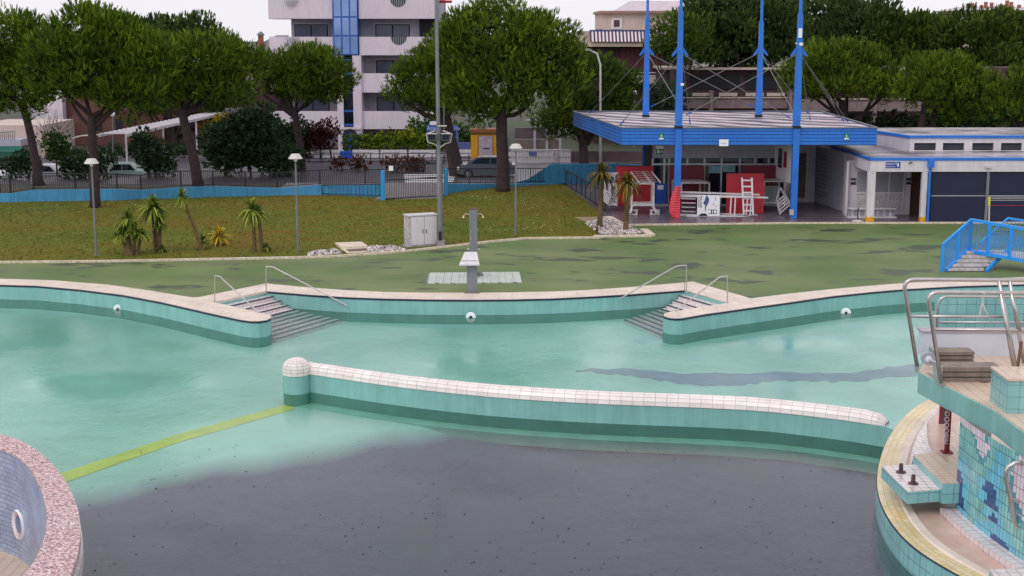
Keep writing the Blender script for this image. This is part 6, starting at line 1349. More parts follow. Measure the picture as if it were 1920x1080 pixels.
def cordy(lab, base, stems, m_='cordy', seed=1, name='cordyline', grp='cordyline plants on the lawn', n=90, w_=.085, sr=.08, droop=.6):
    b_ = P(*base); rt = thing(name, lab, 'plant', b_, grp); rng = random.Random(seed); Y = b_.y
    for (pts, r) in stems:
        ps = [A(x, y, Y + rng.uniform(-.15, .15)) for x, y in pts]; ps[0].z = 0
        if len(ps) > 1: MB().tube(ps, [sr * 1.3] + [sr] * (len(ps) - 2) + [sr * .8], 7).build('stem', M['stem'], rt)
        head(ps[-1], r / ppm(Y), n, rng, M[m_], rt, droop, w_)
cordy('cluster of several cordylines with drooping heads nearest the left lamp', (246, 480), [([(240, 480), (232, 455), (226, 436)], 26), ([(246, 481), (243, 450), (238, 424)], 30), ([(250, 480), (252, 455), (252, 432)], 26), ([(256, 478), (262, 455), (264, 440)], 20), ([(243, 480), (238, 440), (240, 408)], 28)], seed=1)
cordy('taller cordyline with a round bright head and two stems', (294, 475), [([(293, 476), (289, 430), (286, 388)], 36), ([(298, 474), (296, 430), (291, 395)], 30), ([(299, 474), (300, 440), (299, 418)], 20), ([(300, 475), (303, 468)], 14)], seed=2, n=110)
cordy('single thin leaning cordyline reaching in front of the blue wall', (379, 470), [([(379, 470), (366, 430), (352, 395), (341, 368)], 24)], seed=3, n=60)
cordy('very small pale cordyline beside the leaning one', (380, 468), [([(380, 468), (380, 452)], 20)], seed=4, n=40)
cordy('low yellow spiky cordyline right of the leaning one', (411, 462), [([(411, 462), (411, 442)], 28)], 'cordy_y', 5, n=70)
cordy('twin stemmed cordyline between the yellow one and the middle lamp', (487, 474), [([(478, 474), (476, 430), (472, 392)], 34), ([(492, 474), (488, 430), (484, 400)], 30), ([(500, 474), (499, 462)], 12)], seed=6, n=80)
for x, yb, yt, sd, lab in ((1124, 428, 325, 7, 'left small palm with dark shaggy trunk in the pebble bed'), (1173, 434, 342, 8, 'right small palm with dark trunk in the pebble bed')):
    cordy(lab, (x, yb), [([(x, yb), (x + 1, (yb + yt) / 2 + 25), (x + 3, (yb + yt) / 2), (x + 4, yt)], 36)], 'palmleaf', sd, 'small_palm', 'small palms in the pebble bed', 190, .07, .13, .9)
p = P(1119, 436); MB().beam(p, p + Vector((0, 0, .3)), .12).build('stake', M['brown'], label='short wooden stake in the pebble bed', cat='stake')
# ---------------------------------------------------------------- buildings behind
def xz(x, y, Y): q = A(x, y, Y); return q.x, q.z
YA_ = 120.0
ab = thing('apartment_building', 'white apartment building with curved balcony bands and a blue glass stair tower', 'building', (A(660, 280, YA_).x, YA_, 0))
X = lambda x, Y=YA_: A(x, 100, Y).x
Zy = lambda y, Y=YA_: A(960, y, Y).z
MB().box(X(540), X(822), YA_ + 2.2, YA_ + 14, 0, Zy(-90)).build('core', M['graywall'], ab)
bands = [(-70, -34), (-2, 35), (69, 103.5), (137.5, 173.5), (208.5, 242)]
for i, (t, b) in enumerate(bands):
    z1, z0 = Zy(t), Zy(b)
    # right straight band
    o_ = MB().box(X(674), X(816), YA_, YA_ + .18, z0, z1).build('balcony_parapet', M['plaster'], ab)
    MB().box(X(674), X(816), YA_ + .181, YA_ + 2.2, z0, z0 + .18).build('slab', M['plaster'], o_)
    MB().box(X(816) - .15, X(816), YA_ + .19, YA_ + 2.2, z0 + .181, z1).build('end', M['plaster'], o_)
    if i < 3:
        c_x, rr_ = X(748), 15 / ppm(YA_); o2_ = MB(); K = 14
        o2_.face([(c_x + rr_ * math.cos(math.pi + math.pi * j / K), YA_ - .012, z1 + .01 + rr_ * math.sin(math.pi + math.pi * j / K)) for j in range(K + 1)]); w2 = o2_.build('half_round_opening', M['dark'], o_)
        bm2 = MB()
        for j in range(9): xx = c_x - rr_ + rr_ * 2 * (j + .5) / 9; dp = math.sqrt(max(0, rr_ ** 2 - (xx - c_x) ** 2)); bm2.beam((xx, YA_ - .02, z1), (xx, YA_ - .02, z1 - dp), .035)
        bm2.build('opening_bars', M['framegrey'], o_)
    # left band with curved end
    pts = [Vector((X(625), YA_, 0)), Vector((X(560), YA_ + .1, 0))] + [Vector((X(540 - 46 * math.sin(a)), YA_ + .2 + 3.2 * (1 - math.cos(a)), 0)) for a in (0, .35, .7, 1.05, 1.4, 1.57)] + [Vector((X(494), YA_ + 7, 0))] if i < 4 else [Vector((X(632), YA_, 0)), Vector((X(512), YA_ + .1, 0))]
    m2 = MB(); m2.ribbon(pts, z0, z1, flip=True); ins = [p + Vector((.12, .18, 0)) for p in pts]; m2.ribbon(ins, z0, z1); m2.strip([Vector((p.x, p.y, z1)) for p in pts], [Vector((p.x, p.y, z1)) for p in ins])
    o_ = m2.build('curved_parapet', M['plaster'], ab); poly = [(p.x + .02, p.y + .02) for p in pts] + [(X(625), YA_ + 7)]
    if i < 4: MB().prism(poly, z0 + .002, z0 + .18).build('slab', M['plaster'], o_)
    if i in (1, 2):
        c_x, rr_ = X(548), 13 / ppm(YA_); o2_ = MB().face([(c_x + rr_ * math.cos(math.pi + math.pi * j / 12), YA_ - .03 + .15, z1 + .01 + rr_ * math.sin(math.pi + math.pi * j / 12)) for j in range(13)]) 
        bm2 = MB()
        for j in range(8): xx = c_x - rr_ + rr_ * 2 * (j + .5) / 8; dp = math.sqrt(max(0, rr_ ** 2 - (xx - c_x) ** 2)); bm2.beam((xx, YA_ - .02, z1), (xx, YA_ - .02, z1 - dp), .06)
        bm2.build('opening_bars', M['graywall'], o_)
    yb2 = bands[i + 1][0] if i < 4 else 285
    zt_, zb_ = z0, Zy(yb2)
    for (x0, x1, gl) in ((700, 766, 1), (546, 610, 1)) if i < 4 else ((690, 712, 1), (716, 740, 1), (744, 765, 1)):
        o3 = MB().box(X(x0) - .08, X(x1) + .08, YA_ + 2.12, YA_ + 2.19, max(zb_ - 1.2, .3), zt_ - .35).build('window', M['plaster'], ab)
        MB().box(X(x0), X(x1), YA_ + 2.06, YA_ + 2.119, max(zb_ - 1.1, .35), zt_ - .45).build('frame', M['dark'], o3)
        for (u0, u1) in ((.03, .48), (.52, .97)): MB().box(X(x0) + (X(x1) - X(x0)) * u0, X(x0) + (X(x1) - X(x0)) * u1, YA_ + 2.03, YA_ + 2.058, max(zb_ - 1.0, .45), zt_ - .52).build('pane', mat('reflecting_pane', (92, 96, 122), .2, var=.3, vs_=.8), o3)
    if i < 4: MB().box(X(784), X(814), YA_ + 2.1, YA_ + 2.19, zb_, zt_).build('side_panel', M['dark'], ab)
# stair tower
MB().box(X(626), X(672), YA_ - .25, YA_ + 2, Zy(103), Zy(-100)).build('glass_shaft', M['frameblue'], ab)
for r_ in range(6):
    y0, y1 = 101 - r_ * 35.3, 101 - (r_ + 1) * 35.3 + 3
    for c2 in range(3): x0 = 628.5 + c2 * 15.2; MB().box(X(x0), X(x0 + 12.4), YA_ - .28, YA_ - .251, Zy(y0), Zy(y1)).build('stair_pane', M['glassblue'], ab)
m2 = MB().box(X(631), X(642.5), YA_ - .25, YA_ + 2, 0, Zy(104)).box(X(661), X(677), YA_ - .25, YA_ + 2, 0, Zy(104)); m2.build('white_pier', M['plaster'], ab)
MB().box(X(643), X(660.5), YA_ - .05, YA_ + 2, Zy(240), Zy(104)).build('glass_strip', M['glass'], ab)
for y_ in (115, 140, 175, 210, 236): MB().box(X(643), X(660.5), YA_ - .1, YA_ - .052, Zy(y_), Zy(y_ - 4)).build('blue_bar', M['frameblue'], ab)
ac = X(654); rr_ = 14 / ppm(YA_); za_ = Zy(255)
ar_ = MB().box(X(632), X(676), YA_ - .4, YA_ - .26, za_ + rr_ * .9, Zy(238)); ar_.build('arch_head', M['plaster'], ab)
pl = [(ac + rr_ * math.cos(math.pi * j / 14), za_ + rr_ * math.sin(math.pi * j / 14)) for j in range(15)]
MB().hexa([(x, YA_ - .42, z) for x, z in [(ac + rr_, 0)] + pl + [(ac - rr_, 0)]], [(x, YA_ - .44, z) for x, z in [(ac + rr_, 0)] + pl + [(ac - rr_, 0)]]).build('arch_door', M['dark'], ab)
MB().box(ac - .06, ac + .06, YA_ - .47, YA_ - .445, 0, za_ + rr_ * .5).build('door_post', M['dblue'], ab)
MB().lathe((X(832), YA_ + 3, Zy(4)), [(.6, 0), (.62, .12), (.6, .2)], 14).lathe((X(832), YA_ + 3, Zy(10)), [(.03, -3), (.03, 3)], 6).build('round_rail', M['red'], ab)
# left chimney house
YH_ = 150; ch = thing('chimney_house', 'small pale house gable with brick chimney left of the white apartments', 'house', (A(478, 200, YH_).x, YH_, 0))
x0, x1 = A(462, 100, YH_).x, A(520, 100, YH_).x; MB().box(x0, x1, YH_, YH_ + 8, 0, A(0, 98, YH_).z).build('wall', M['beige'], ch)
MB().hexa([(x0 - .3, YH_ - .3, A(0, 99, YH_).z), (x1, YH_ - .3, A(0, 99, YH_).z), (x1, YH_ + 8, A(0, 99, YH_).z), (x0 - .3, YH_ + 8, A(0, 99, YH_).z)], [(x0 + 1.5, YH_ - .3, A(0, 82, YH_).z), (x1, YH_ - .3, A(0, 66, YH_).z), (x1, YH_ + 8, A(0, 66, YH_).z), (x0 + 1.5, YH_ + 8, A(0, 82, YH_).z)]).build('roof', M['roofpale'], ch)
cx3 = A(491, 70, YH_).x; o_ = MB().box(cx3 - .26, cx3 + .26, YH_ - .9, YH_ - .4, A(0, 90, YH_).z, A(0, 66, YH_).z).build('chimney', M['terracotta'], ch); MB().lathe((cx3, YH_ - .65, A(0, 66, YH_).z), [(.42, 0), (.42, .08), (.2, .3), (.0, .42)], 4).build('chimney_cap', M['greypaint'], o_)
MB().beam(A(396, 65, 150), A(396, 42, 150), .06).beam(A(388, 43, 150), A(402, 43, 150), .06).build('antenna', M['galv'], label='thin roof antenna above the distant pine at left', cat='antenna')
# beige building with striped awning
YB_ = 128; bb_ = thing('beige_building', 'beige terraced building with a striped awning behind the rear left mast', 'building', (A(1180, 200, YB_).x, YB_, 0)); XB = lambda x: A(x, 100, YB_).x; ZB = lambda y: A(960, y, YB_).z
MB().box(XB(1132), XB(1330), YB_ + 4, YB_ + 14, ZB(57), ZB(24)).build('upper_wall', M['beige'], bb_); MB().box(XB(1128), XB(1332), YB_ + 3.6, YB_ + 14, ZB(24), ZB(19)).build('upper_cornice', mat('brown_cornice', (150, 120, 110), .7), bb_)
o_ = MB().box(XB(1151), XB(1172), YB_ + 3.9, YB_ + 3.99, ZB(54), ZB(33)).build('upper_window', M['white'], bb_); MB().box(XB(1156), XB(1167), YB_ + 3.86, YB_ + 3.899, ZB(50), ZB(37)).build('pane', M['purplebrown'], o_)
MB().hexa([(XB(1165), YB_ + 5, ZB(19)), (XB(1340), YB_ + 5, ZB(19)), (XB(1340), YB_ + 13, ZB(19)), (XB(1165), YB_ + 13, ZB(19))], [(XB(1195), YB_ + 8, ZB(-2)), (XB(1340), YB_ + 8, ZB(-2)), (XB(1340), YB_ + 10, ZB(-2)), (XB(1195), YB_ + 10, ZB(-2))]).build('roof', M['roofpale'], bb_)
MB().box(XB(1120), XB(1135), YB_ + 3.3, YB_ + 3.5, ZB(57), ZB(54)).build('terrace_rail', M['galv'], bb_)
MB().box(XB(1085), XB(1240), YB_, YB_ + 14, ZB(88), ZB(58)).build('terrace_wall', M['beige'], bb_)
aw = MB(); aw2 = MB(); n_ = 36
for i in range(n_):
    x0, x1 = XB(1105) + (XB(1226) - XB(1105)) * i / n_, XB(1105) + (XB(1226) - XB(1105)) * (i + 1) / n_
    (aw if i % 2 else aw2).hexa([(x0, YB_ - 1.1, ZB(78)), (x1, YB_ - 1.1, ZB(78)), (x1, YB_ - 1.06, ZB(78)), (x0, YB_ - 1.06, ZB(78))], [(x0, YB_ - .05, ZB(58)), (x1, YB_ - .05, ZB(58)), (x1, YB_ - .01, ZB(58)), (x0, YB_ - .01, ZB(58))])
a1 = aw.build('awning', M['white'], bb_); aw2.build('awning_stripes', mat('awning_maroon', (86, 44, 66), .8), a1); MB().box(XB(1105), XB(1226), YB_ - .12, YB_ + .1, ZB(58.5), ZB(56)).build('awning_box', mat('awning_blue', (60, 70, 130), .6), a1)
MB().box(XB(1100), XB(1226), YB_ - .8, YB_ - .05, ZB(87), ZB(79)).build('cream_band', M['cream'], bb_)
MB().box(XB(1085), XB(1300), YB_ + .5, YB_ + 14, 0, ZB(88)).build('lower_wall', M['purplebrown'], bb_)
for i in range(8): x0 = 1165 + i * 9; MB().box(XB(x0), XB(x0 + 8), YB_ + .4, YB_ + .49, ZB(133), ZB(90)).build('shutter_leaf', mat('maroon_shutter', (96, 48, 58), .7, dirt=.3), bb_)
for y_ in (135, 141): MB().box(XB(1165), XB(1300), YB_ - .3, YB_ - .2, ZB(y_ + 2), ZB(y_)).build('balcony_rail', M['white'], bb_)
MB().box(XB(1180), XB(1300), YB_ - .5, YB_ + .35, ZB(158), ZB(144)).build('balcony_parapet', M['beige'], bb_)
# long brown building behind the masts
YC_ = 121; cb_ = thing('brown_building', 'long low mauve brown building with balconies half hidden behind the canopy', 'building', (A(1480, 230, YC_).x, YC_, 0)); XC = lambda x: A(x, 100, YC_).x; ZC = lambda y: A(960, y, YC_).z
MB().box(XC(1245), XC(1960), YC_ + 1, YC_ + 12, 0, ZC(128)).build('wall', M['purplebrown'], cb_); MB().box(XC(1240), XC(1700), YC_ + .2, YC_ + 12.2, ZC(131), ZC(127)).build('eaves', M['beige'], cb_)
for (x0, x1) in ((1298, 1392), (1300, 1345), (1402, 1462), (1420, 1480)):
    MB().box(XC(x0), XC(x1), YC_ + .9, YC_ + .99, ZC(168), ZC(140 if x0 in (1298, 1402) else 150)).build('shaded_window', M['dark'], cb_) if x0 in (1298, 1402) else None
MB().box(XC(1245), XC(1700), YC_, YC_ + .2, ZC(203), ZC(186)).build('balcony_parapet', mat('mauve_beige', (134, 116, 120), .8, dirt=.3), cb_)
for x0 in (1300, 1350, 1400, 1440): MB().box(XC(x0), XC(x0 + 34), YC_ - .12, YC_ - .06, ZC(180), ZC(174)).build('planter', M['beige'], cb_)
MB().box(XC(1245), XC(1480), YC_ - .15, YC_ - .01, ZC(184), ZC(182)).build('balcony_rail', M['beige'], cb_)
MB().box(XC(1480), XC(1920), YC_ - .4, YC_ - .1, ZC(208), ZC(190)).build('beige_band', mat('mauve_beige', (134, 116, 120)), cb_); MB().box(XC(1560), XC(1760), YC_ - .5, YC_ - .2, ZC(186), ZC(184)).build('upper_rail', M['beige'], cb_)
for x0 in (1332, 1480, 1640, 1780): MB().box(XC(x0), XC(x0 + 6), YC_ - .6, YC_ + .9, 0, ZC(170)).build('pier', mat('mauve_beige', (134, 116, 120)), cb_)
# far white roof with chimneys
YD_ = 190; fw = thing('far_block', 'far pale block with low white roof and chimneys at the upper right', 'building', (A(1880, 60, YD_).x, YD_, 0)); XD = lambda x: A(x, 100, YD_).x; ZD_ = lambda y: A(960, y, YD_).z
MB().box(XD(1812), XD(2000), YD_, YD_ + 14, 0, ZD_(19)).build('wall', M['beige'], fw); MB().hexa([(XD(1804), YD_ - 1, ZD_(19)), (XD(2000), YD_ - 1, ZD_(19)), (XD(2000), YD_ + 14, ZD_(19)), (XD(1804), YD_ + 14, ZD_(19))], [(XD(1830), YD_ + 5, ZD_(11)), (XD(2000), YD_ + 5, ZD_(11)), (XD(2000), YD_ + 9, ZD_(11)), (XD(1830), YD_ + 9, ZD_(11))]).build('roof', M['offwhite'], fw)
for x, t in ((1819, 6), (1828, 5), (1845, 9), (1853, 3), (1864, 4), (1882, 8), (1893, 0), (1901, 3), (1916, 8)): MB().box(XD(x) - .16, XD(x) + .2, YD_ + 2, YD_ + 2.5, ZD_(19), ZD_(t)).build('chimney', M['terracotta'], fw)
rb = thing('roof_terrace_wall', 'pale roof parapet with a small vent among the right pines', 'parapet', (A(1875, 150, 128).x, 128, 0)); MB().box(A(1862, 0, 128).x, A(1890, 0, 128).x, 128, 129, 0, A(0, 147, 128).z).build('wall', M['beige'], rb); MB().box(A(1868, 0, 128).x, A(1878, 0, 128).x, 128.2, 128.8, A(0, 147, 128).z, A(0, 138, 128).z).build('vent', M['galv'], rb)
# red brown building far left, left house
YE_ = 125; eb = thing('red_building', 'red brown rendered building behind the bare tree at left', 'building', (A(190, 250, YE_).x, YE_, 0)); XE = lambda x: A(x, 100, YE_).x; ZE = lambda y: A(960, y, YE_).z
MB().box(XE(60), XE(118), YE_ - 1, YE_ + 10, 0, ZE(150)).build('pale_wing', M['plaster'], eb); MB().box(XE(118), XE(300), YE_, YE_ + 10, 0, ZE(140)).build('wall', M['brick'], eb); MB().box(XE(262), XE(520), YE_ + .5, YE_ + 10, 0, ZE(150)).build('dark_wing', M['purplebrown'], eb)
for x0 in (170, 210, 300, 340, 400, 450): MB().box(XE(x0), XE(x0 + 14), YE_ - .04 if x0 < 290 else YE_ + .44, YE_ + .1 if x0 < 290 else YE_ + .499, ZE(245), ZE(222)).build('window', M['dark'], eb)
YG = 110; lh = thing('left_house', 'pale terraced house with green awning at the left edge', 'house', (A(10, 300, YG).x, YG, 0)); XG = lambda x: A(x, 100, YG).x; ZG = lambda y: A(960, y, YG).z
MB().box(XG(-80), XG(56), YG + 2, YG + 10, 0, ZG(238)).build('wall', M['beige'], lh); MB().box(XG(-80), XG(28), YG, YG + 2, ZG(274), ZG(262)).build('balcony_slab', M['graywall'], lh)
m2 = MB()
for i in range(14): x0 = -20 + i * 3.6; m2.beam(A(x0, 262, YG), A(x0, 250, YG), .05)
m2.beam(A(-20, 249, YG), A(28, 247, YG), .08).build('balcony_railing', M['galv'], lh)
MB().hexa([(XG(-80), YG - 1, ZG(284)), (XG(32), YG - 1, ZG(284)), (XG(32), YG - .95, ZG(284)), (XG(-80), YG - .95, ZG(284))], [(XG(-80), YG, ZG(274)), (XG(32), YG, ZG(274)), (XG(32), YG + .05, ZG(274)), (XG(-80), YG + .05, ZG(274))]).build('awning', M['green'], lh)
m2 = MB()
for i in range(24): x0 = -20 + i * 3.1; m2.beam(A(x0, 296, YG - 1.2), A(x0, 284.5, YG - 1.2), .09, .03)
m2.beam(A(-20, 285, YG - 1.2), A(54, 285, YG - 1.2), .06).build('green_picket_rail', M['green'], lh)
# pergola
YP0, YP1 = 100.0, 112.0
pg = thing('pergola', 'long white slatted pergola roof on thin white posts behind the pines', 'pergola', (A(300, 290, 105).x, 105, 0)); zp = A(250, 254, YP0).z
fa, fb2 = P(186, 254, zp) if zp < H else None, None
c00, c01 = A(186, 253, YP0), A(236, 256, YP0); zz = (c00.z + c01.z) / 2
far0, far1 = P(440, 206.5, zz) if False else A(432, 209, 124), A(457, 208.5, 124)
zt_ = zz; far0.z = far1.z = zt_ + .6
c00.z = c01.z = zt_; n_ = 34
MB().beam(c00, far0, .12, .18).build('side_beam', M['white'], pg); MB().beam(c01, far1, .12, .18).build('side_beam', M['white'], pg)
for i in range(n_): f_ = (i + .5) / n_; MB().beam(c00.lerp(far0, f_) + Vector((-.1, 0, .12)), c01.lerp(far1, f_) + Vector((.1, 0, .12)), .3, .05).build('slat', M['white'], pg)
for x, yt, yb in ((229, 257, 292), (308, 236, 276), (370, 226, 290), (421, 216, 258), (450, 212, 240)):
    f_ = min(.98, max(.02, (x - 229) / (455 - 229))); p = c01.lerp(far1, f_ ** .55 if False else f_); q = c01.lerp(far1, f_)
    best = min(np.linspace(0, 1, 60), key=lambda t: abs(CX + F * c01.lerp(far1, t).x / c01.lerp(far1, t).y - x)); p = c01.lerp(far1, best); MB().beam((p.x, p.y, 0), p, .12).build('post', M['white'], pg)
hp = smooth([A(128, 284, YP0), A(126, 268, YP0), A(142, 256, YP0), A(172, 253, YP0), A(186, 253, YP0)], 2); MB().tube(hp, .06, 6).build('curved_pipe', M['white'], pg)
# wall with white panels, railing, blue sign portal, yellow frame
YW = 112.0; XW = lambda x: A(x, 100, YW).x; ZW = lambda y: A(960, y, YW).z
wf_ = thing('panel_fence', 'white panelled fence with thin railing in front of the apartment building', 'fence', (XW(700), YW, 0))
for x0, x1 in ((583, 640), (657, 707), (710, 760), (764, 815)): o_ = MB().box(XW(x0), XW(x1), YW, YW + .1, ZW(305), ZW(281)).build('panel', M['white'], wf_); MB().box(XW(x0) + .3, XW(x1) - .3, YW - .02, YW - .001, ZW(299), ZW(298)).build('groove', M['greypaint'], o_); MB().box(XW(x0) + .1, XW(x1) - .5, YW - .02, YW - .001, ZW(286.5), ZW(285.8)).build('groove', M['greypaint'], o_)
MB().box(XW(634), XW(656.5), YW - .4, YW + .2, ZW(306), ZW(283)).build('blue_cabinet', M['dblue'], wf_)
MB().box(XW(860), XW(882), YW + .3, YW + .4, ZW(300), ZW(281)).build('panel', M['white'], wf_); MB().box(XW(856), XW(880), YW + 1.2, YW + 1.6, ZW(282), ZW(270)).build('blue_board', mat('slate_blue_board', (86, 92, 150), .7), wf_)
rl = thing('street_railing', 'thin dark two bar street railing in front of the white panelled fence', 'railing', (XW(700), YW - 3, 0))
YR_ = YW - 4; m2 = MB()
for y_ in (288, 296, 302): MB().beam(A(575, y_ + 1, YR_), A(940, y_ - 1, YR_), .05).build('rail', M['black'], rl)
for i in range(16): x = 580 + i * 23; MB().beam(A(x, 289, YR_), (A(x, 300, YR_).x, YR_, 0), .07).build('post', M['black'], rl)
YS = 113.5; XS = lambda x: A(x, 100, YS).x; ZS_ = lambda y: A(960, y, YS).z
sp_ = thing('sign_portal', 'slate blue portal sign with curved top and pale letters behind the tall pole', 'sign', (XS(828), YS, 0)); M['slateblue'] = mat('slate_blue_metal', (84, 96, 160), .5)
for x in (801, 856): MB().box(XS(x) - .1, XS(x) + .1, YS, YS + .2, 0, ZS_(236)).build('post', M['slateblue'], sp_)
MB().box(XS(801) - .1, XS(858), YS - .02, YS + .22, ZS_(246), ZS_(235)).build('board', M['slateblue'], sp_)
text('lettering', 'Apart', .42, (XS(810), YS - .03, ZS_(240.5)), mat('pale_blue_letters', (170, 186, 236), .5), sp_); text('lettering', 'Emma', .42, (XS(850), YS - .03, ZS_(240.5)), M['slateblue'] if False else mat('pale_blue_letters', (170, 186, 236)), sp_)
MB().tube(smooth([(XS(803), YS + .1, ZS_(235)), (XS(806), YS + .1, ZS_(229)), (XS(815), YS + .1, ZS_(228)), (XS(820), YS + .1, ZS_(234))], 1), .09, 6).build('curved_top', M['slateblue'], sp_)
YY = 107.5; XY = lambda x: A(x, 100, YY).x; ZY = lambda y: A(960, y, YY).z
yk = thing('yellow_booth', 'yellow booth frame with a pale map board behind the parked dark car', 'booth', (XY(907), YY, 0))
MB().box(XY(882), XY(933), YY, YY + 1.2, 0, ZY(246)).build('body', M['yellow'], yk); MB().box(XY(880), XY(934), YY - .12, YY + 1.3, ZY(246), ZY(242)).build('roof', M['terracotta'], yk)
MB().box(XY(883), XY(932), YY - .05, YY - .002, ZY(252), ZY(249)).build('ledge', M['brown'], yk)
o_ = MB().box(XY(895), XY(924), YY - .07, YY - .003, ZY(296), ZY(254)).build('board_frame', mat('dark_yellow', (150, 104, 24), .6), yk); MB().box(XY(897), XY(923), YY - .09, YY - .071, ZY(295), ZY(255)).build('map_board', mat('pale_map', (176, 160, 176), .7, var=.25, vs_=4), o_)
m2 = MB().box(XY(914), XY(919), YY - .1, YY - .091, ZY(263), ZY(262)); m2.build('white_label', M['signwhite'], o_)
MB().box(XY(905), XY(917), YY - .1, YY - .091, ZY(279), ZY(277)).build('dark_label', M['dark'], o_)
# white picket fence with pillars right of centre
YQ = 108.0; XQ = lambda x: A(x, 100, YQ).x; ZQ = lambda y: A(960, y, YQ).z
wq = thing('white_fence', 'white upright bar fence with a white block pillar right of the big pine trunk', 'fence', (XQ(1020), YQ, 0))
def bars(x0, x1, n_):
    m2 = MB()
    for i in range(n_ + 1): x = XQ(x0) + (XQ(x1) - XQ(x0)) * i / n_; m2.beam((x, YQ, ZQ(303)), (x, YQ, ZQ(282)), .07, .04)
    m2.build('bars', M['white'], wq); [MB().beam((XQ(x0), YQ, ZQ(y_)), (XQ(x1), YQ, ZQ(y_)), .08, .1).build('rail', M['white'], wq) for y_ in (281, 304)]
bars(958, 1036, 26); bars(1048, 1071, 8); MB().box(XQ(1037), XQ(1047), YQ - .2, YQ + .2, 0, ZQ(280)).build('pillar', M['offwhite'], wq); MB().box(XQ(992), XQ(1007), YQ - .08, YQ - .045, ZQ(292), ZQ(284)).build('blue_plate', M['slateblue'], wq)
MB().box(XQ(958), XQ(1300), YQ + .05, YQ + .2, 0, ZQ(304.5)).build('base_wall', M['beige'], wq)
MB().box(XQ(1072), XQ(1220), YQ + .25, YQ + .4, 0, ZQ(284)).build('brown_wall', mat('mauve_brown_wall', (112, 92, 98), .8, dirt=.3), wq)
# fenced terrace, low block behind the big pine
lt = thing('low_terrace_house', 'grey brown terrace with steps and posts glimpsed between the pine trunks', 'terrace', (A(1010, 270, 116).x, 116, 0)); XT = lambda x: A(x, 100, 116).x; ZT = lambda y: A(960, y, 116).z
MB().box(XT(965), XT(1050), 116, 117, 0, ZT(262)).build('lower_wall', mat('terrace_brown', (112, 98, 96), .8, dirt=.3), lt); MB().box(XT(965), XT(1045), 118, 119, 0, ZT(243)).build('upper_wall', mat('terrace_brown2', (92, 80, 84), .8), lt); MB().box(XT(985), XT(1030), 117, 118, ZT(229), ZT(227)).build('rail', M['galv'], lt)
for x in (1003, 1026, 1051): MB().box(XT(x) - .1, XT(x) + .1, 115.6, 115.8, 0, ZT(236 if x < 1050 else 256)).build('post', M['curtain'], lt)
# street lamp posts
def slamp(lab, x, yb, yt, Y, arm=-1, globe=False):
    b_ = A(x, yb, Y); b_.z = 0; t_ = A(x, yt, Y); rt = thing('street_lamp', lab, 'street lamp', b_)
    if globe:
        MB().tube([b_, t_], [.06, .04], 8).build('pole', M['galv'], rt); MB().lathe(t_, [(0, .36), (.15, .3), (.2, .16), (.14, .02), (.04, -.04)], 14).build('globe', M['signwhite'], rt, smooth_='all')
    else:
        MB().tube([b_, t_ + Vector((0, 0, -1)), t_ + Vector((arm * .25, 0, -.2)), t_ + Vector((arm * .8, 0, .05))], [.1, .07, .06, .05], 8).build('pole', M['lampwhite'], rt, smooth_='all'); MB().box(t_.x + arm * 1.1 - .25, t_.x + arm * 1.1 + .3, Y - .12, Y + .12, t_.z, t_.z + .14).build('lamp_head', M['lampwhite'], rt)
slamp('tall curved white street lamp left of the rear left mast', 1126, 310, 95, 100)
slamp('small lamp with a round white globe behind the canopy roof', 1190, 250, 178, 110, globe=True)
slamp('white globe lamp between the left pine trunks', 211, 290, 218, 103, globe=True)
slamp('lamp post with white head left of the white apartments', 511, 310, 218, 108, globe=True)
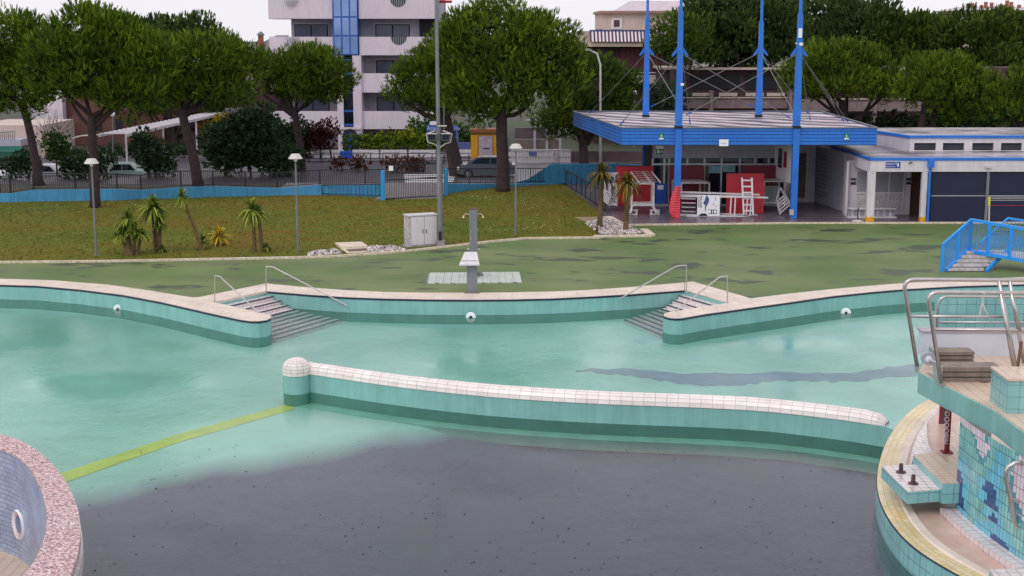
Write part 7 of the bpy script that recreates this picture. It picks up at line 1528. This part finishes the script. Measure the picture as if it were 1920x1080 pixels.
# parked cars
def car(lab, x0, x1, yroof, Y, m_, face=1, hb=True, kind='parked_car', gl='glass'):
    a_, b_ = A(x0, 300, Y).x, A(x1, 300, Y).x; L_ = b_ - a_; zr_ = A(0, yroof, Y).z; hh = 1.5; rt = thing(kind, lab, 'car', ((a_ + b_) / 2, Y, 0), 'cars parked along the street'); z_ = zr_ - hh
    U = lambda u: a_ + L_ * (u if face > 0 else 1 - u)
    prof = [(0, .35), (0, .8), (.04, .95), (.3, 1.0), (.98, .95), (1, .6), (1, .32), (.9, .25), (.08, .25)]
    pb = [(U(u), z + z_) for u, z in prof]; q = MB().hexa([(x, Y, z) for x, z in pb], [(x, Y + 1.75, z) for x, z in pb]); q.build('body', m_, rt)
    cabp = [(.16, .97), (.34, 1.44), (.42, 1.5), (.78, 1.48), (.93, 1.0)]; pc = [(U(u), z + z_) for u, z in cabp]; cb = MB().hexa([(x, Y + .12, z) for x, z in pc], [(x, Y + 1.63, z) for x, z in pc]).build('cabin', m_, rt)
    for w0, w1, u0, u1 in ((.24, .36, .38, .55), (.39, .57, .57, .74)) if False else ((.235, .35, .55, .55), (.57, .57, .76, .86)):
        pw = [(U(w0), 1.03 + z_), (U(w1), 1.42 + z_), (U(u0), 1.43 + z_), (U(u1), 1.03 + z_)]; MB().hexa([(x, Y + .1, z) for x, z in pw], [(x, Y + .119, z) for x, z in pw]).build('side_window', M['glass'], cb)
    for u in (.19, .8):
        c_ = Vector((U(u), Y - .01, .32 + z_)); w_ = MB().tube([c_ + Vector((0, -.02, 0)), c_ + Vector((0, .2, 0))], .32, 18).build('wheel', M['tyre'], rt); MB().tube([c_ + Vector((0, -.04, 0)), c_ + Vector((0, -.021, 0))], .2, 12).build('rim', M['galv'], w_)
    MB().box(min(U(.0), U(.03)), max(U(.0), U(.03)), Y - .01, Y + .3, .62 + z_, .8 + z_).build('headlight', M['signwhite'], rt)
    return rt
M['silver'] = mat('silver_car_paint', (96, 98, 108), .25, metal=.4, var=.08); M['palecar'] = mat('pale_green_car_paint', (160, 180, 176), .25, var=.08); M['whitecar'] = mat('white_car_paint', (214, 212, 222), .25, var=.06)
car('dark windowed silver car parked behind the fence between the two pines', 857, 968, 294.5, 97, M['silver'])
car('pale green car parked behind the fence beside the dark bushes', 195, 268, 307, 99, M['palecar'], -1)
car('white car parked behind the leftmost pine trunk', 40, 118, 310, 98.5, M['whitecar'], -1)
car('white car mostly hidden at the left edge of the street', -60, 20, 322, 97, M['whitecar'], -1)
